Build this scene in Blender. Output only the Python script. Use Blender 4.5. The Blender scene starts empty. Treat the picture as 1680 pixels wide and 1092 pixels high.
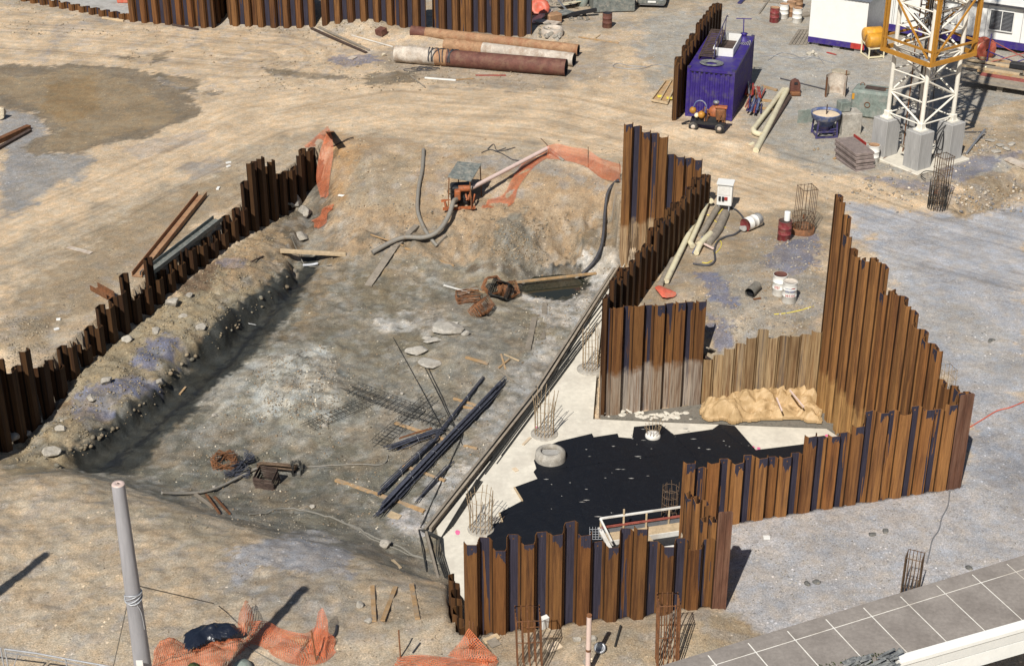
import bpy, bmesh, math, random
import numpy as np
from mathutils import Vector, Matrix
random.seed(7); RNG = np.random.default_rng(11)
TH = math.radians(28.0); CS, SN = math.cos(TH), math.sin(TH); F = 2650.0; CH = 29.0
scn = bpy.context.scene; COL = scn.collection
cam = bpy.data.cameras.new('camera'); camo = bpy.data.objects.new('camera', cam); COL.objects.link(camo)
camo.location = (0, 0, CH); camo.rotation_euler = (math.radians(90) - TH, 0, 0)
cam.sensor_width = 36; cam.lens = 36 * F / 1680; cam.clip_end = 3000; cam.clip_start = .5
scn.camera = camo
W = bpy.data.worlds.new('World'); scn.world = W; W.use_nodes = True
nt = W.node_tree; sky = nt.nodes.new('ShaderNodeTexSky'); sky.sky_type = 'NISHITA'; sky.sun_disc = False
SUN = Vector((-.36, -.93, 1.07)).normalized()
sky.sun_elevation = math.asin(SUN.z); sky.sun_rotation = math.atan2(SUN.x, SUN.y)
nt.links.new(sky.outputs[0], nt.nodes['Background'].inputs[0]); nt.nodes['Background'].inputs[1].default_value = .05
sl = bpy.data.lights.new('sun', 'SUN'); sl.energy = 5.0; sl.angle = math.radians(.53); sl.color = (1, .95, .87)
so = bpy.data.objects.new('sun', sl); COL.objects.link(so); so.rotation_euler = (-SUN).to_track_quat('-Z', 'Y').to_euler()
scn.view_settings.view_transform = 'Standard'; scn.view_settings.look = 'None'; scn.view_settings.exposure = 0.12; scn.view_settings.gamma = 1
scn.cycles.max_bounces = 5; scn.cycles.transparent_max_bounces = 12; scn.cycles.caustics_reflective = False; scn.cycles.caustics_refractive = False

# ---------- points of the place ----------
def G(px, py, z=0.0):
    u = (px - 840) / F; v = (546 - py) / F
    d = Vector((u, CS + v * SN, -SN + v * CS)); t = (z - CH) / d.z
    return Vector((d.x * t, d.y * t, z))
def ztop(py, Y):
    v = (546 - py) / F; t = Y / (CS + v * SN); return CH + t * (-SN + v * CS)
def PX(p):
    zc = p[1] * CS + (CH - p[2]) * SN
    return 840 + F * p[0] / zc, 546 - F * (p[1] * SN + (p[2] - CH) * CS) / zc
def XYpy(px, py, Y):      # point at depth Y seen at px, py
    z = ztop(py, Y); zc = Y * CS + (CH - z) * SN
    return Vector(((px - 840) / F * zc, Y, z))

# ---------- numpy noise ----------
_lat = RNG.random((256, 256))
def vnoise(x, y):
    xi = np.floor(x).astype(int); yi = np.floor(y).astype(int); fx = x - xi; fy = y - yi
    fx = fx * fx * (3 - 2 * fx); fy = fy * fy * (3 - 2 * fy)
    a = _lat[xi & 255, yi & 255]; b = _lat[(xi + 1) & 255, yi & 255]; c = _lat[xi & 255, (yi + 1) & 255]; d = _lat[(xi + 1) & 255, (yi + 1) & 255]
    return (a * (1 - fx) + b * fx) * (1 - fy) + (c * (1 - fx) + d * fx) * fy
def fbm(x, y, o=4):
    s = 0; a = .5; t = 0
    for k in range(o):
        s = s + a * vnoise(x * 2 ** k + 17.3 * k, y * 2 ** k + 5.1 * k); t += a; a *= .5
    return s / t * 2 - 1
def sdist(poly, X, Y):    # signed distance, positive inside
    d = np.full(X.shape, 1e9); ins = np.zeros(X.shape, bool); n = len(poly)
    for i in range(n):
        x0, y0 = poly[i][0], poly[i][1]; x1, y1 = poly[(i + 1) % n][0], poly[(i + 1) % n][1]
        ex, ey = x1 - x0, y1 - y0; L = ex * ex + ey * ey + 1e-12
        t = np.clip(((X - x0) * ex + (Y - y0) * ey) / L, 0, 1)
        d = np.minimum(d, (X - x0 - t * ex) ** 2 + (Y - y0 - t * ey) ** 2)
        c = ((y0 > Y) != (y1 > Y)); xx = x0 + (Y - y0) * ex / (ey if abs(ey) > 1e-9 else 1e-9)
        ins ^= c & (X < xx)
    d = np.sqrt(d); return np.where(ins, d, -d)
def pdist(pl, X, Y):
    d = np.full(X.shape, 1e9); al = np.zeros(X.shape); sd = np.zeros(X.shape); acc = 0
    for i in range(len(pl) - 1):
        x0, y0 = pl[i][0], pl[i][1]; x1, y1 = pl[i + 1][0], pl[i + 1][1]; ex, ey = x1 - x0, y1 - y0; L = math.hypot(ex, ey)
        t = np.clip(((X - x0) * ex + (Y - y0) * ey) / L / L, 0, 1)
        q = np.hypot(X - x0 - t * ex, Y - y0 - t * ey); m = q < d
        d = np.where(m, q, d); al = np.where(m, acc + t * L, al); sd = np.where(m, np.sign((X - x0) * ey - (Y - y0) * ex) * q, sd); acc += L
    return d, al, sd
def sst(a, b, x):
    t = np.clip((x - a) / (b - a), 0, 1); return t * t * (3 - 2 * t)

# ---------- plan of the walls ----------
Lw = [(-19.9, 43.5), (-17.0, 52.2), (-13.9, 61.4), (-12.2, 66.2), (-9.55, 73.2)]
Fw = [(8.85, 67.0), (3.35, 53.1)]; Gw = [(4.9, 66.6), (8.85, 67.0)]; Ew = [(3.35, 53.1), (7.3, 54.1)]; Dw = [(7.3, 54.15), (11.75, 53.97)]
Cw = [(11.72, 54.0), (14.4, 43.9)]; Bw = [(5.2, 41.45), (14.4, 43.95)]; Kw = [(5.3, 41.3), (6.05, 37.6)]; Aw = [(-1.32, 36.35), (5.75, 37.4)]; Nw = [(-1.75, 39.1), (-1.5, 36.5)]
g2 = lambda px, py, z=0: tuple(G(px, py, z))[:2]
pit = [(-21.2, 41)] + [(x - .2, y + .05) for x, y in Lw] + [g2(545, 222)] + [g2(600, 235), g2(680, 240), g2(760, 250), g2(850, 255), g2(920, 262), g2(1000, 280)] + [(4.8, 66.85), (8.7, 67.25), (8.85 - .06, 67.0), (3.35 - .16, 53.1), (3.3, 53.35), (7.3, 54.4), (12.25, 54.2), (14.55, 43.95), Bw[0], Kw[1], (-1.32, 36.4), Nw[1], Nw[0]] + \
      [g2(745, 1030), g2(690, 1050), g2(600, 1060), g2(450, 1065), g2(300, 1065), g2(150, 1055), g2(0, 1030), g2(-60, 1000)]
cpl = [(20,711,-2.4),(75,668,-1.8),(131,608,-1.15),(190,554,-1.15),(244,513,-1.2),(297,468,-1.15),(344,434,-1.15),(388,391,-1.3),(448,353,-1.8),(500,325,-2.0),(527,300,-1.7),(-40,760,-2.2),
 (10,760,-1.7),(91,758,-1.8),(143,726,-1.8),(188,691,-1.8),(245,652,-1.8),(274,612,-1.8),(291,589,-1.8),(354,560,-1.8),(400,506,-1.8),(457,469,-1.8),(474,446,-1.8),(465,420,-1.8),(485,385,-1.8),(500,345,-1.9),
 (120,700,-1.45),(200,630,-1.2),(280,560,-1.15),(340,500,-1.15),(400,440,-1.2),(430,400,-1.3)]
cp = [(20,775,-1.2),(60,782,-.8),(112,778,-.9),(128,770,-2.2),(188,728,-2.4),(257,671,-2.4),(297,631,-2.4),(342,591,-2.4),(371,551,-2.4),(411,522,-2.4),(474,471,-2.4),(500,430,-2.35),(515,395,-2.2),(524,350,-1.9),(527,300,-1.6),(75,668,-2.3),(244,513,-2.3),(388,391,-2.2),(470,340,-2.1),
 (165,772,-2.5),(215,725,-2.45),(300,655,-2.45),(365,592,-2.45),(425,530,-2.45),(500,452,-2.5),
 (260,790,-2.45),(290,730,-2.5),(335,690,-2.45),(400,620,-2.4),(450,560,-2.35),(500,495,-2.3),(560,435,-2.2),
 (350,760,-2.6),(420,700,-2.55),(490,640,-2.0),(460,600,-2.3),(530,640,-2.1),(560,590,-2.6),(560,700,-2.75),(620,620,-2.75),(700,650,-2.75),(650,750,-2.75),(600,820,-2.75),(700,560,-2.65),(765,565,-2.3),(850,600,-2.75),(650,500,-2.6),(720,470,-2.6),(600,470,-2.4),(800,500,-2.7),(880,520,-2.8),(960,490,-2.85),(1005,440,-2.7),(930,425,-2.9),(905,465,-3.15),(870,463,-3.1),(945,460,-3.1),(760,700,-2.75),(700,800,-2.75),(560,760,-2.8),(480,760,-2.85),(400,800,-2.8),
 (760,437,-2.5),(850,440,-2.5),(700,425,-2.15),(640,415,-1.9),(580,415,-2.0),(960,410,-2.2),(1008,400,-2.1),
 (600,320,-.75),(640,330,-.85),(700,340,-1.0),(770,345,-.9),(850,340,-1.0),(930,330,-.9),(1000,330,-.9),(560,330,-1.1),(562,270,-.5),(640,270,-.25),(740,290,-.35),(850,290,-.35),(920,292,-.3),(540,260,-.3),(880,380,-1.5),(830,390,-1.5),(720,385,-1.5),(930,380,-1.6),
 (600,235,0),(680,240,0),(760,250,0),(850,255,0),(920,262,0),(1000,280,0),(545,225,0),(1012,300,-.2),
 (-20,880,0),(0,1010,0),(150,1035,0),(300,1045,0),(450,1045,0),(600,1040,0),(690,1030,0),(745,1015,0),(30,860,-.45),(30,930,-.2),
 (150,790,-1.0),(200,803,-.98),(262,826,-.95),(330,850,-.95),(400,870,-.95),(455,888,-.95),(520,900,-.95),(590,916,-.95),(640,935,-.9),(700,962,-.75),(735,985,-.45),(100,850,-.5),(200,880,-.42),(330,910,-.38),(450,940,-.32),(560,950,-.36),(650,980,-.3),(200,960,-.15),(330,990,-.12),(450,1000,-.1),(560,1000,-.1),
 (200,784,-2.2),(262,806,-2.15),(330,832,-2.1),(400,848,-2.1),(455,864,-2.15),(520,876,-2.2),(590,890,-2.3),(640,908,-2.6),(700,938,-2.65),(718,955,-2.6),
 (990,720,-2.92),(760,900,-2.92),(880,720,-2.92),(1100,700,-2.92),(1300,710,-2.92),(950,850,-2.92),(1000,560,-2.9),(940,600,-2.9),(1010,470,-2.85),(1340,700,-2.9),(1160,690,-2.9),(830,800,-2.92)]
CPW = np.array([[*G(a, b, c)] for a, b, c in cp]); CPL = np.array([[*G(a, b, c)] for a, b, c in cpl])
def rbf(P, X, Y):
    n = len(P); D = np.hypot(P[:, None, 0] - P[None, :, 0], P[:, None, 1] - P[None, :, 1]) + np.eye(n) * -.02
    A = np.zeros((n + 3, n + 3)); A[:n, :n] = D; A[:n, n] = 1; A[:n, n + 1:] = P[:, :2]; A[n, :n] = 1; A[n + 1:, :n] = P[:, :2].T
    w = np.linalg.solve(A, np.concatenate([P[:, 2], [0, 0, 0]]))
    Z = w[n] + w[n + 1] * X + w[n + 2] * Y
    for i in range(n): Z = Z + w[i] * np.hypot(X - P[i, 0], Y - P[i, 1])
    return Z
STEP = .125
xs = np.arange(-34, 38.01, STEP); ys = np.arange(31, 103, STEP)
xs = np.concatenate([[-600, -250, -120, -70, -50, -40], xs, [44, 55, 75, 120, 250, 600]]); ys = np.concatenate([[-200, -60, 0, 15, 24], ys, [110, 125, 160, 250, 500, 1200]])
GX, GY = np.meshgrid(xs, ys)
sd = sdist(pit, GX, GY)
slabpit = [(8.0, 66.0), (3.0, 54), (7.3, 56), (13, 56), (15.5, 43.9), Bw[0], Kw[1], (-1.32, 36.4), Nw[1], (-1.75, 39.1), g2(745, 945, -2.75), g2(722, 868, -2.75), g2(1020, 430, -2.75)]
bb = (GX > -23) & (GX < 16) & (GY > 35) & (GY < 80)
zp = np.zeros(GX.shape); zp[bb] = rbf(CPW, GX[bb], GY[bb]); zp = np.minimum(zp, .02)
zp = np.where(sdist(slabpit, GX, GY) > 0, -2.93, zp)
n1 = fbm(GX * .35, GY * .35, 4); n2 = fbm(GX * 1.6 + 9, GY * 1.6, 4); n3 = fbm(GX * 4.5, GY * 4.5 + 3, 2)
# outside the pit
zo = .05 * n1 + .012 * n2
Hb = [(1150,560,-.85,1.6),(1210,552,-.6,1.2),(1290,540,-.1,1.5),(1210,640,-.9,1.3),  # dip by the low wall
      (450,20,.9,1.5),(480,22,.9,1.6),(520,30,.7,1.5),(570,40,.8,1.6),(400,30,.5,1.2),(620,50,.6,1.5),(700,62,.5,1.5),(780,68,.35,1.5),
      (1140,1035,.35,1.0),(420,935,.35,1.6),(500,945,.3,1.5),(380,1010,.25,1.6),(1000,1060,.15,1.5),
      (900,55,.5,1.2),(1300,415,.3,1.3),(1250,440,.2,1.5),(1190,470,.2,1.5),(1120,215,.3,1.3),(1210,240,.25,1.5),(1570,300,.25,1.8),(1450,290,.2,1.6),(1640,250,.3,2.0),(10,560,.35,1.4)]
for a, b, h, r in Hb:
    p = G(a, b); zo = zo + h * np.exp(-((GX - p.x) ** 2 + (GY - p.y) ** 2) / r ** 2)
tr = [g2(1580,348), g2(1610,335), g2(1650,318), g2(1700,290), g2(1670,283), g2(1640,300), g2(1600,318), g2(1570,335)]
trs = sdist(tr, GX, GY); zo = zo - .6 * sst(-.5, .5, trs + .3 * n2) + .12 * n2 * sst(-2, -.2, trs) + .08 * n3 * sst(-1.5, 0, trs)
rim = sst(0, 1.2, sd)
rough = .05 * n2 + .045 * n3 + .03 * (vnoise(GX * 8.1, GY * 8.1) - .5)
zin = zp + rough * rim * 1.4
ledge = [g2(a, b, c) for a, b, c in [(-60,740,-2.2),(20,690,-2.4),(75,650,-1.8),(131,590,-1),(244,500,-1.2),(344,420,-1.2),(448,335,-1.8),(515,285,-1.5),(500,345,-1.9),(485,385,-1.8),(465,420,-1.8),(474,446,-1.8),(457,469,-1.8),(400,506,-1.8),(354,560,-1.8),(291,589,-1.8),(274,612,-1.8),(245,652,-1.8),(188,691,-1.8),(143,726,-1.8),(91,758,-1.8),(10,762,-1.7),(-60,790,-2)]]
zl = np.zeros(GX.shape); zl[bb] = rbf(CPL, GX[bb], GY[bb]); zl = np.minimum(zl, -.3) + .17 * n2 + .13 * n3 + .05 * (vnoise(GX * 7, GY * 7) - .5)
nb = fbm(GX * 1.3 + 31, GY * 1.3, 3)
lmk = sst(-.34, .12, sdist(ledge, GX, GY) - .04 + .24 * nb + .05 * n3) ; lmk = lmk * sst(-17.6, -16.6, GX + 0 * GY + .0 ) if False else lmk
zin = np.where(lmk > 0, np.maximum(zin, zin * (1 - lmk) + zl * lmk), zin)
mound = [g2(400,640,-2.5), g2(450,580,-2.4), g2(540,570,-2.4), g2(570,640,-2.5), g2(520,700,-2.7), g2(400,690,-2.6)]
lm = sst(-.2, .8, sdist(ledge, GX, GY)); mm = sst(-.3, .8, sdist(mound, GX, GY))
zin = zin + mm * (.12 * n2 + .08 * n3)
fr = [g2(560,345,-1), g2(1015,330,-1), g2(1015,410,-2), g2(760,440,-2.4), g2(560,420,-2)]
zin = zin + sst(-.3, 1, sdist(fr, GX, GY)) * (.18 * n2 + .09 * n3); fr2 = [g2(880,345,-1), g2(1015,335,-1), g2(1015,410,-2), g2(880,430,-2.3), g2(820,420,-2), g2(820,360,-1.2)]; zin = zin - sst(-.3, .6, sdist(fr2, GX, GY)) * .5 * np.abs(fbm(GX * 1.4 + 4, GY * 1.4, 3))
pud = [g2(845,470,-3), g2(880,485,-3), g2(935,485,-3), g2(968,455,-3), g2(940,445,-3), g2(870,447,-3)]
slabm = sst(-.25, .15, sdist(slabpit, GX, GY)); zin = zin * (1 - slabm) + (-2.93) * slabm
dtr, _, _ = pdist([g2(130,775,-2.8), g2(215,728,-2.8), g2(300,660,-2.8), g2(365,597,-2.8), g2(425,533,-2.8), g2(475,478,-2.8), g2(510,443,-2.8)], GX, GY)
zin = zin - .14 * sst(.8, .3, dtr + .12 * n2)
zin = zin - .35 * sst(.0, .5, sdist(pud, GX, GY) + .1 * n2)
far = (GX < -34.1) | (GX > 38.1) | (GY < 30) | (GY > 103.5)
HZ = np.where(sd > 0, zin, zo); HZ = np.where(far, 0, HZ)
def H(x, y):
    i = int(np.searchsorted(xs, x)) - 1; j = int(np.searchsorted(ys, y)) - 1
    i = min(max(i, 0), len(xs) - 2); j = min(max(j, 0), len(ys) - 2)
    fx = (x - xs[i]) / (xs[i + 1] - xs[i]); fy = (y - ys[j]) / (ys[j + 1] - ys[j])
    return float((HZ[j, i] * (1 - fx) + HZ[j, i + 1] * fx) * (1 - fy) + (HZ[j + 1, i] * (1 - fx) + HZ[j + 1, i + 1] * fx) * fy)
def T(px, py, up=0.0):     # point of the terrain seen at px, py
    u = (px - 840) / F; v = (546 - py) / F; d = Vector((u, CS + v * SN, -SN + v * CS))
    t = (1.6 - CH) / d.z; s = .15
    for k in range(200):
        p = Vector((0, 0, CH)) + d * t
        if p.z < H(p.x, p.y) + .0: break
        t += s
    lo, hi = t - s, t
    for k in range(12):
        m = (lo + hi) / 2; p = Vector((0, 0, CH)) + d * m
        if p.z < H(p.x, p.y): hi = m
        else: lo = m
    p = Vector((0, 0, CH)) + d * hi; p.z = H(p.x, p.y) + up; return p
def TV(a, b):
    u = (a - 840) / F; v = (546 - b) / F; dx, dy, dz = u, CS + v * SN, -SN + v * CS; t = (1.6 - CH) / dz
    def hv(x, y):
        i = np.clip(np.searchsorted(xs, x) - 1, 0, len(xs) - 2); j = np.clip(np.searchsorted(ys, y) - 1, 0, len(ys) - 2); fx = (x - xs[i]) / (xs[i + 1] - xs[i]); fy = (y - ys[j]) / (ys[j + 1] - ys[j])
        return (HZ[j, i] * (1 - fx) + HZ[j, i + 1] * fx) * (1 - fy) + (HZ[j + 1, i] * (1 - fx) + HZ[j + 1, i + 1] * fx) * fy
    done = np.zeros(a.shape, bool)
    for k in range(130):
        h = hv(dx * t, dy * t); done |= (CH + dz * t) < h
        if done.all(): break
        t = np.where(done, t, t + .12)
    x, y = dx * t, dy * t; return x, y, hv(x, y)
def TP(pts): return [tuple(T(a, b))[:2] for a, b in pts]

# ---------- ground colour regions ----------
TAN = (.56, .44, .305); BRN = (.30, .205, .115); ORG = (.355, .26, .165); GRV = (.385, .388, .408); BLU = (.165, .175, .245); MUD = (.040, .042, .038)
FLR = (.245, .230, .19); DST = (.58, .55, .50); PUD = (.235, .175, .10); DMP = (.12, .098, .07); GTAN = (.43, .355, .26); PBL = (.435, .425, .43); CLG = (.20, .185, .14); WETG = (.06, .066, .05); YRD = (.37, .345, .30); BRK = (.09, .065, .045)
col = np.zeros(GX.shape + (3,)); col[:] = TAN; wet = np.zeros(GX.shape)
ev = fbm(GX * .9 + 3, GY * .9 + 40, 5); ef = fbm(GX * 3 + 3, GY * 3, 3); eh = vnoise(GX * 7.3, GY * 7.3 + 2) * 2 - 1
def paint(pts, c, soft=.5, edge=.5, op=1.0, w=0.0, fine=.0, z=None):
    global col, wet
    P = TP(pts) if z is None else [g2(a, b, z) for a, b in pts]
    s = sdist(P, GX, GY) + edge * 1.25 * ev + edge * .5 * ef + .22 * eh; m = sst(-soft * .38, soft * .38, s) * op
    if fine: m = m * np.clip(1 - fine + fine * (1 + 2.2 * ef), 0, 1)
    col = col * (1 - m[..., None]) + np.array(c) * m[..., None]; wet = wet * (1 - m) + w * m
# broad zones
paint([(0,395),(150,350),(400,240),(540,205),(700,235),(900,235),(1020,260),(1020,300),(900,440),(560,440),(440,300),(380,330),(100,590),(0,600)], GTAN, 1.2, 1.2)
paint([(0,255),(60,240),(150,260),(120,300),(0,360)], (.30,.285,.265), .8, .8)
paint([(0,180),(60,190),(90,235),(30,300),(0,310)], (.30,.29,.28), .5, .5)
paint([(250,330),(400,270),(420,330),(300,400),(150,500),(60,560),(0,560),(0,480)], (.30,.235,.155), 1.2, 1.5, .8)
paint([(0,-20),(1700,-20),(1700,40),(1050,45),(860,75),(500,55),(200,40),(0,5)], (.34,.295,.23), 1.5, 1.0, .8)
paint([(640,70),(900,110),(1000,60),(1010,110),(930,150),(700,140),(600,100)], (.33,.28,.22), 1.0, 1.0, .8)
paint([(1040,30),(1400,-10),(1700,-10),(1700,300),(1560,300),(1400,290),(1250,250),(1210,160),(1130,120),(1060,150)], YRD, 2.0, 1.2)
paint([(1230,60),(1420,80),(1450,170),(1300,190),(1240,140)], (.36,.35,.325), 1.2, 1.0, .8)
paint([(1590,110),(1700,130),(1700,190),(1600,180)], (.34,.32,.28), .6, .5, .8)
paint([(1600,180),(1700,160),(1700,260),(1560,260)], (.38,.29,.185), .6, .5, .8)
paint([(1380,330),(1500,350),(1700,330),(1700,960),(1400,970),(1180,1060),(1190,900),(1560,800),(1590,700),(1440,440)], GRV, 1.2, 1.0)
paint([(1180,850),(1330,822),(1570,790),(1720,780),(1720,930),(1200,1075),(1190,1000)], PBL, .8, .35, .92)
paint([(1380,400),(1480,420),(1700,600),(1700,640),(1590,600),(1500,500),(1400,440)], (.42,.40,.365), 1.0, 1.2, .3, fine=.6)
paint([(1590,700),(1700,740),(1700,840),(1600,800)], (.29,.295,.32), 1.5, .8, .7)
paint([(1480,520),(1620,600),(1680,560),(1600,500)], (.40,.37,.33), .8, 1.2, .35, fine=.6)
paint([(1100,740),(1110,790),(1190,900),(1190,1000),(1240,1092),(0,1092),(0,860),(200,880),(560,960),(760,960)], GTAN, .8, .8, 1, z=0)
paint([(0,860),(200,850),(330,900),(250,1000),(100,1092),(0,1092)], (.52,.42,.30), 1.5, 1.6, .8, z=0)
paint([(770,1045),(1180,1015),(1250,1040),(1150,1092),(700,1092)], (.36,.29,.20), .8, .6, .9, z=0)
paint([(440,1050),(700,1040),(840,1092),(420,1092)], (.28,.27,.235), .6, .5, .8, z=0)
# island
paint([(1160,345),(1045,500),(1150,575),(1340,560),(1375,320),(1300,340)], (.33,.265,.185), .8, .8, z=0)
paint([(1180,440),(1330,400),(1350,520),(1200,560),(1160,500)], (.31,.285,.245), .6, .7, .8, z=0)
paint([(1555,345),(1580,360),(1640,345),(1700,310),(1700,262),(1640,280),(1580,300)], (.30,.23,.15), .5, .5, .9)
# pit
paint([(0,700),(120,620),(250,520),(345,435),(440,370),(500,330),(545,225),(620,235),(1015,290),(1020,440),(760,950),(560,970),(300,880),(120,790),(0,790)], FLR, .3, .3)
paint([(0,705),(131,612),(244,517),(344,438),(430,372),(500,340),(500,400),(455,450),(400,505),(362,545),(265,645),(170,710),(110,770),(0,800)], (.33,.275,.185), .3, .3)
paint([(340,440),(430,375),(500,345),(500,420),(440,470),(370,470)], (.36,.265,.165), .5, .5, .9)
paint([(290,470),(340,430),(370,440),(330,480),(300,490)], (.15,.10,.065), .3, .4, .85)
paint([(90,660),(125,655),(110,690),(85,690)], (.16,.11,.07), .3, .3, .8)
paint([(90,740),(150,700),(170,700),(130,735)], (.15,.12,.08), .3, .4, .8)
paint([(330,560),(380,530),(440,480),(450,490),(390,550),(345,590)], (.17,.115,.07), .3, .3, .8)
paint([(130,770),(170,712),(265,648),(362,548),(400,508),(455,452),(500,420),(540,430),(500,490),(440,560),(350,650),(230,780)], (.22,.185,.13), .3, .3)
paint([(380,540),(470,460),(500,440),(470,500),(400,560)], (.16,.10,.06), .3, .3, .8)
paint([(100,755),(114,763),(188,715),(257,658),(297,618),(342,580),(371,541),(411,512),(474,461),(500,425),(524,425),(520,445),(482,515),(420,588),(345,660),(275,718),(225,782),(150,790)], MUD, .3, .10, 1, w=.5, z=-2.5)
paint([(225,782),(275,718),(345,660),(420,588),(482,515),(500,520),(440,600),(370,665),(300,730),(260,790)], (.12,.115,.092), .5, .4, .8, z=-2.5)
paint([(540,215),(1015,285),(1020,430),(900,450),(750,440),(620,420),(540,440),(520,400),(530,300)], ORG, .6, .5, .9)
paint([(600,250),(700,245),(660,350),(570,340),(560,260)], (.32,.265,.19), .6, .6, .8)
paint([(545,225),(600,240),(560,330),(545,300)], (.38,.24,.12), .4, .4, .8)
paint([(770,255),(900,262),(1010,300),(960,300),(850,280),(760,275)], (.28,.27,.25), .4, .4, .7)
paint([(810,360),(850,345),(885,370),(880,430),(820,440),(800,420)], (.20,.19,.16), .35, .5, .9, fine=.7)
paint([(940,380),(1010,340),(1012,410),(960,410)], (.13,.11,.08), .35, .5, .7, fine=.8)
paint([(450,350),(500,335),(515,380),(490,420),(460,380)], DMP, .4, .4, .8)
paint([(510,270),(545,300),(530,390),(505,370)], BRK, .3, .3, .7)
paint([(540,425),(620,415),(700,450),(640,500),(560,470),(520,520),(460,570),(500,490)], (.26,.20,.125), .6, .7, .9)
paint([(680,430),(900,470),(980,500),(900,560),(760,480)], (.27,.225,.15), .7, .7, .6)
paint([(570,440),(700,470),(760,540),(700,640),(560,600),(500,560)], (.20,.175,.125), .8, .7, .8)
paint([(340,660),(430,580),(540,560),(590,600),(580,680),(480,710),(380,700)], (.27,.27,.235), .5, .6, .9, fine=.5)
paint([(420,600),(530,570),(560,620),(540,680),(440,690),(400,650)], (.52,.52,.48), .5, .8, .85, fine=1.0)
paint([(330,650),(420,590),(440,600),(360,690)], (.40,.385,.34), .3, .4, .85)
paint([(200,780),(330,740),(560,720),(700,780),(720,880),(600,880),(430,850),(250,815)], (.165,.16,.13), .6, .7, .9)
paint([(560,560),(720,620),(800,700),(700,760),(580,700)], (.24,.225,.185), .6, .8, .8)
paint([(620,660),(720,640),(760,720),(660,740)], (.33,.315,.28), .4, .6, .8, fine=.3)
paint([(620,520),(700,510),(740,530),(680,550),(620,540)], DST, .35, .7, .95, fine=.7)
paint([(860,470),(990,440),(1010,470),(960,540),(900,540)], (.50,.48,.45), .4, .7, .9, fine=.6)
paint([(950,420),(1000,405),(1025,430),(990,470),(950,460)], DST, .3, .4, .9, fine=.3)
paint([(830,620),(900,560),(960,560),(850,720),(760,830),(720,800)], (.43,.415,.39), .4, .9, .9, fine=.7)
paint([(700,790),(770,740),(800,760),(740,850),(660,860)], (.50,.485,.46), .3, .7, .85, fine=.6)
paint([(640,840),(690,840),(700,870),(650,880)], (.52,.50,.49), .2, .3, .9)
paint([(670,915),(700,912),(705,930),(675,932)], (.50,.48,.45), .2, .3, .8)
paint([(760,530),(800,545),(830,600),(800,640),(740,620),(730,570)], (.25,.235,.20), .4, .4, .8)
paint([(855,435),(940,428),(960,445),(940,460),(870,462)], (.07,.065,.055), .25, .2)
paint([(770,432),(850,440),(850,455),(760,445)], (.11,.085,.06), .2, .2, .9)
paint([(845,465),(965,452),(970,470),(935,492),(870,485)], (.04,.042,.034), .2, .1, 1, w=.7)
paint([(440,870),(560,880),(640,900),(560,960),(420,950),(330,980),(380,930)], (.37,.37,.385), .6, .9, .85)
paint([(560,850),(640,880),(700,930),(640,935),(540,900)], (.15,.145,.12), .4, .6, .8)
paint([(390,960),(470,930),(580,950),(600,1010),(480,1040),(380,1010)], (.29,.255,.205), .7, .5, .9, z=0)
paint([(380,950),(400,920),(540,905),(560,920),(430,935),(400,1010),(370,1010)], (.235,.24,.265), .4, .4, .8, z=0)
paint([(600,990),(700,980),(750,1040),(600,1050)], (.27,.22,.15), .4, .4, .8, z=0)
paint([(160,768),(222,722),(305,650),(372,588),(432,524),(482,470),(506,442),(510,446),(486,476),(438,530),(378,594),(312,656),(230,728),(172,774)], (.02,.022,.024), .12, .08, .9, w=.85, z=-2.45)
# dry tan shoulder on the near side of the pit
paint([(-30,778),(60,776),(112,774),(150,782),(200,796),(262,818),(330,842),(400,862),(455,880),(520,892),(590,908),(640,925),(700,955),(735,975),(760,1050),(760,1110),(-30,1110)], (.46,.385,.285), .4, .35, .95)
paint([(130,790),(260,830),(420,880),(470,930),(300,900),(150,850)], (.31,.27,.20), .7, .8, .7)
paint([(420,885),(500,880),(570,905),(600,960),(520,950),(430,930),(390,960),(380,920)], (.34,.345,.37), .4, .5, .85)
paint([(395,965),(440,935),(560,935),(610,985),(560,1030),(430,1030)], (.335,.295,.24), .5, .5, .85)
paint([(0,800),(100,790),(200,850),(240,1000),(140,1090),(0,1090)], (.56,.46,.335), 1.2, 1.3, .6)
paint([(560,850),(640,870),(700,905),(735,950),(700,945),(640,915),(560,885)], (.19,.175,.14), .3, .5, .8)
# blue spoil patches
for P, o in [([(230,570),(280,545),(300,580),(290,600),(250,610),(220,600)], .95), ([(110,680),(140,640),(240,625),(265,635),(180,690),(130,700)], .95),
          ([(360,425),(395,425),(400,440),(370,445)], .6), ([(540,95),(590,88),(630,100),(560,112)], .7), ([(1140,447),(1165,445),(1215,500),(1210,506),(1170,495)], .9),
          ([(1160,515),(1195,530),(1210,565),(1180,575),(1150,545)], .8), ([(1260,410),(1340,380),(1350,440),(1300,450),(1250,430)], .75), ([(1540,265),(1680,250),(1620,280),(1560,300)], .7),
          ([(1390,290),(1560,300),(1580,340),(1450,300)], .6), ([(200,240),(330,215),(350,225),(230,262)], .35), ([(300,270),(360,255),(380,270),(310,300)], .4), ([(1650,350),(1700,330),(1700,360)], .5),
          ([(1240,180),(1265,180),(1260,195)], .4), ([(70,105),(140,25),(180,28),(190,40),(90,40)], .35)]:
    paint(P, BLU if o > .5 else (.24,.25,.28), .22, .35, o, fine=.35)
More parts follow.
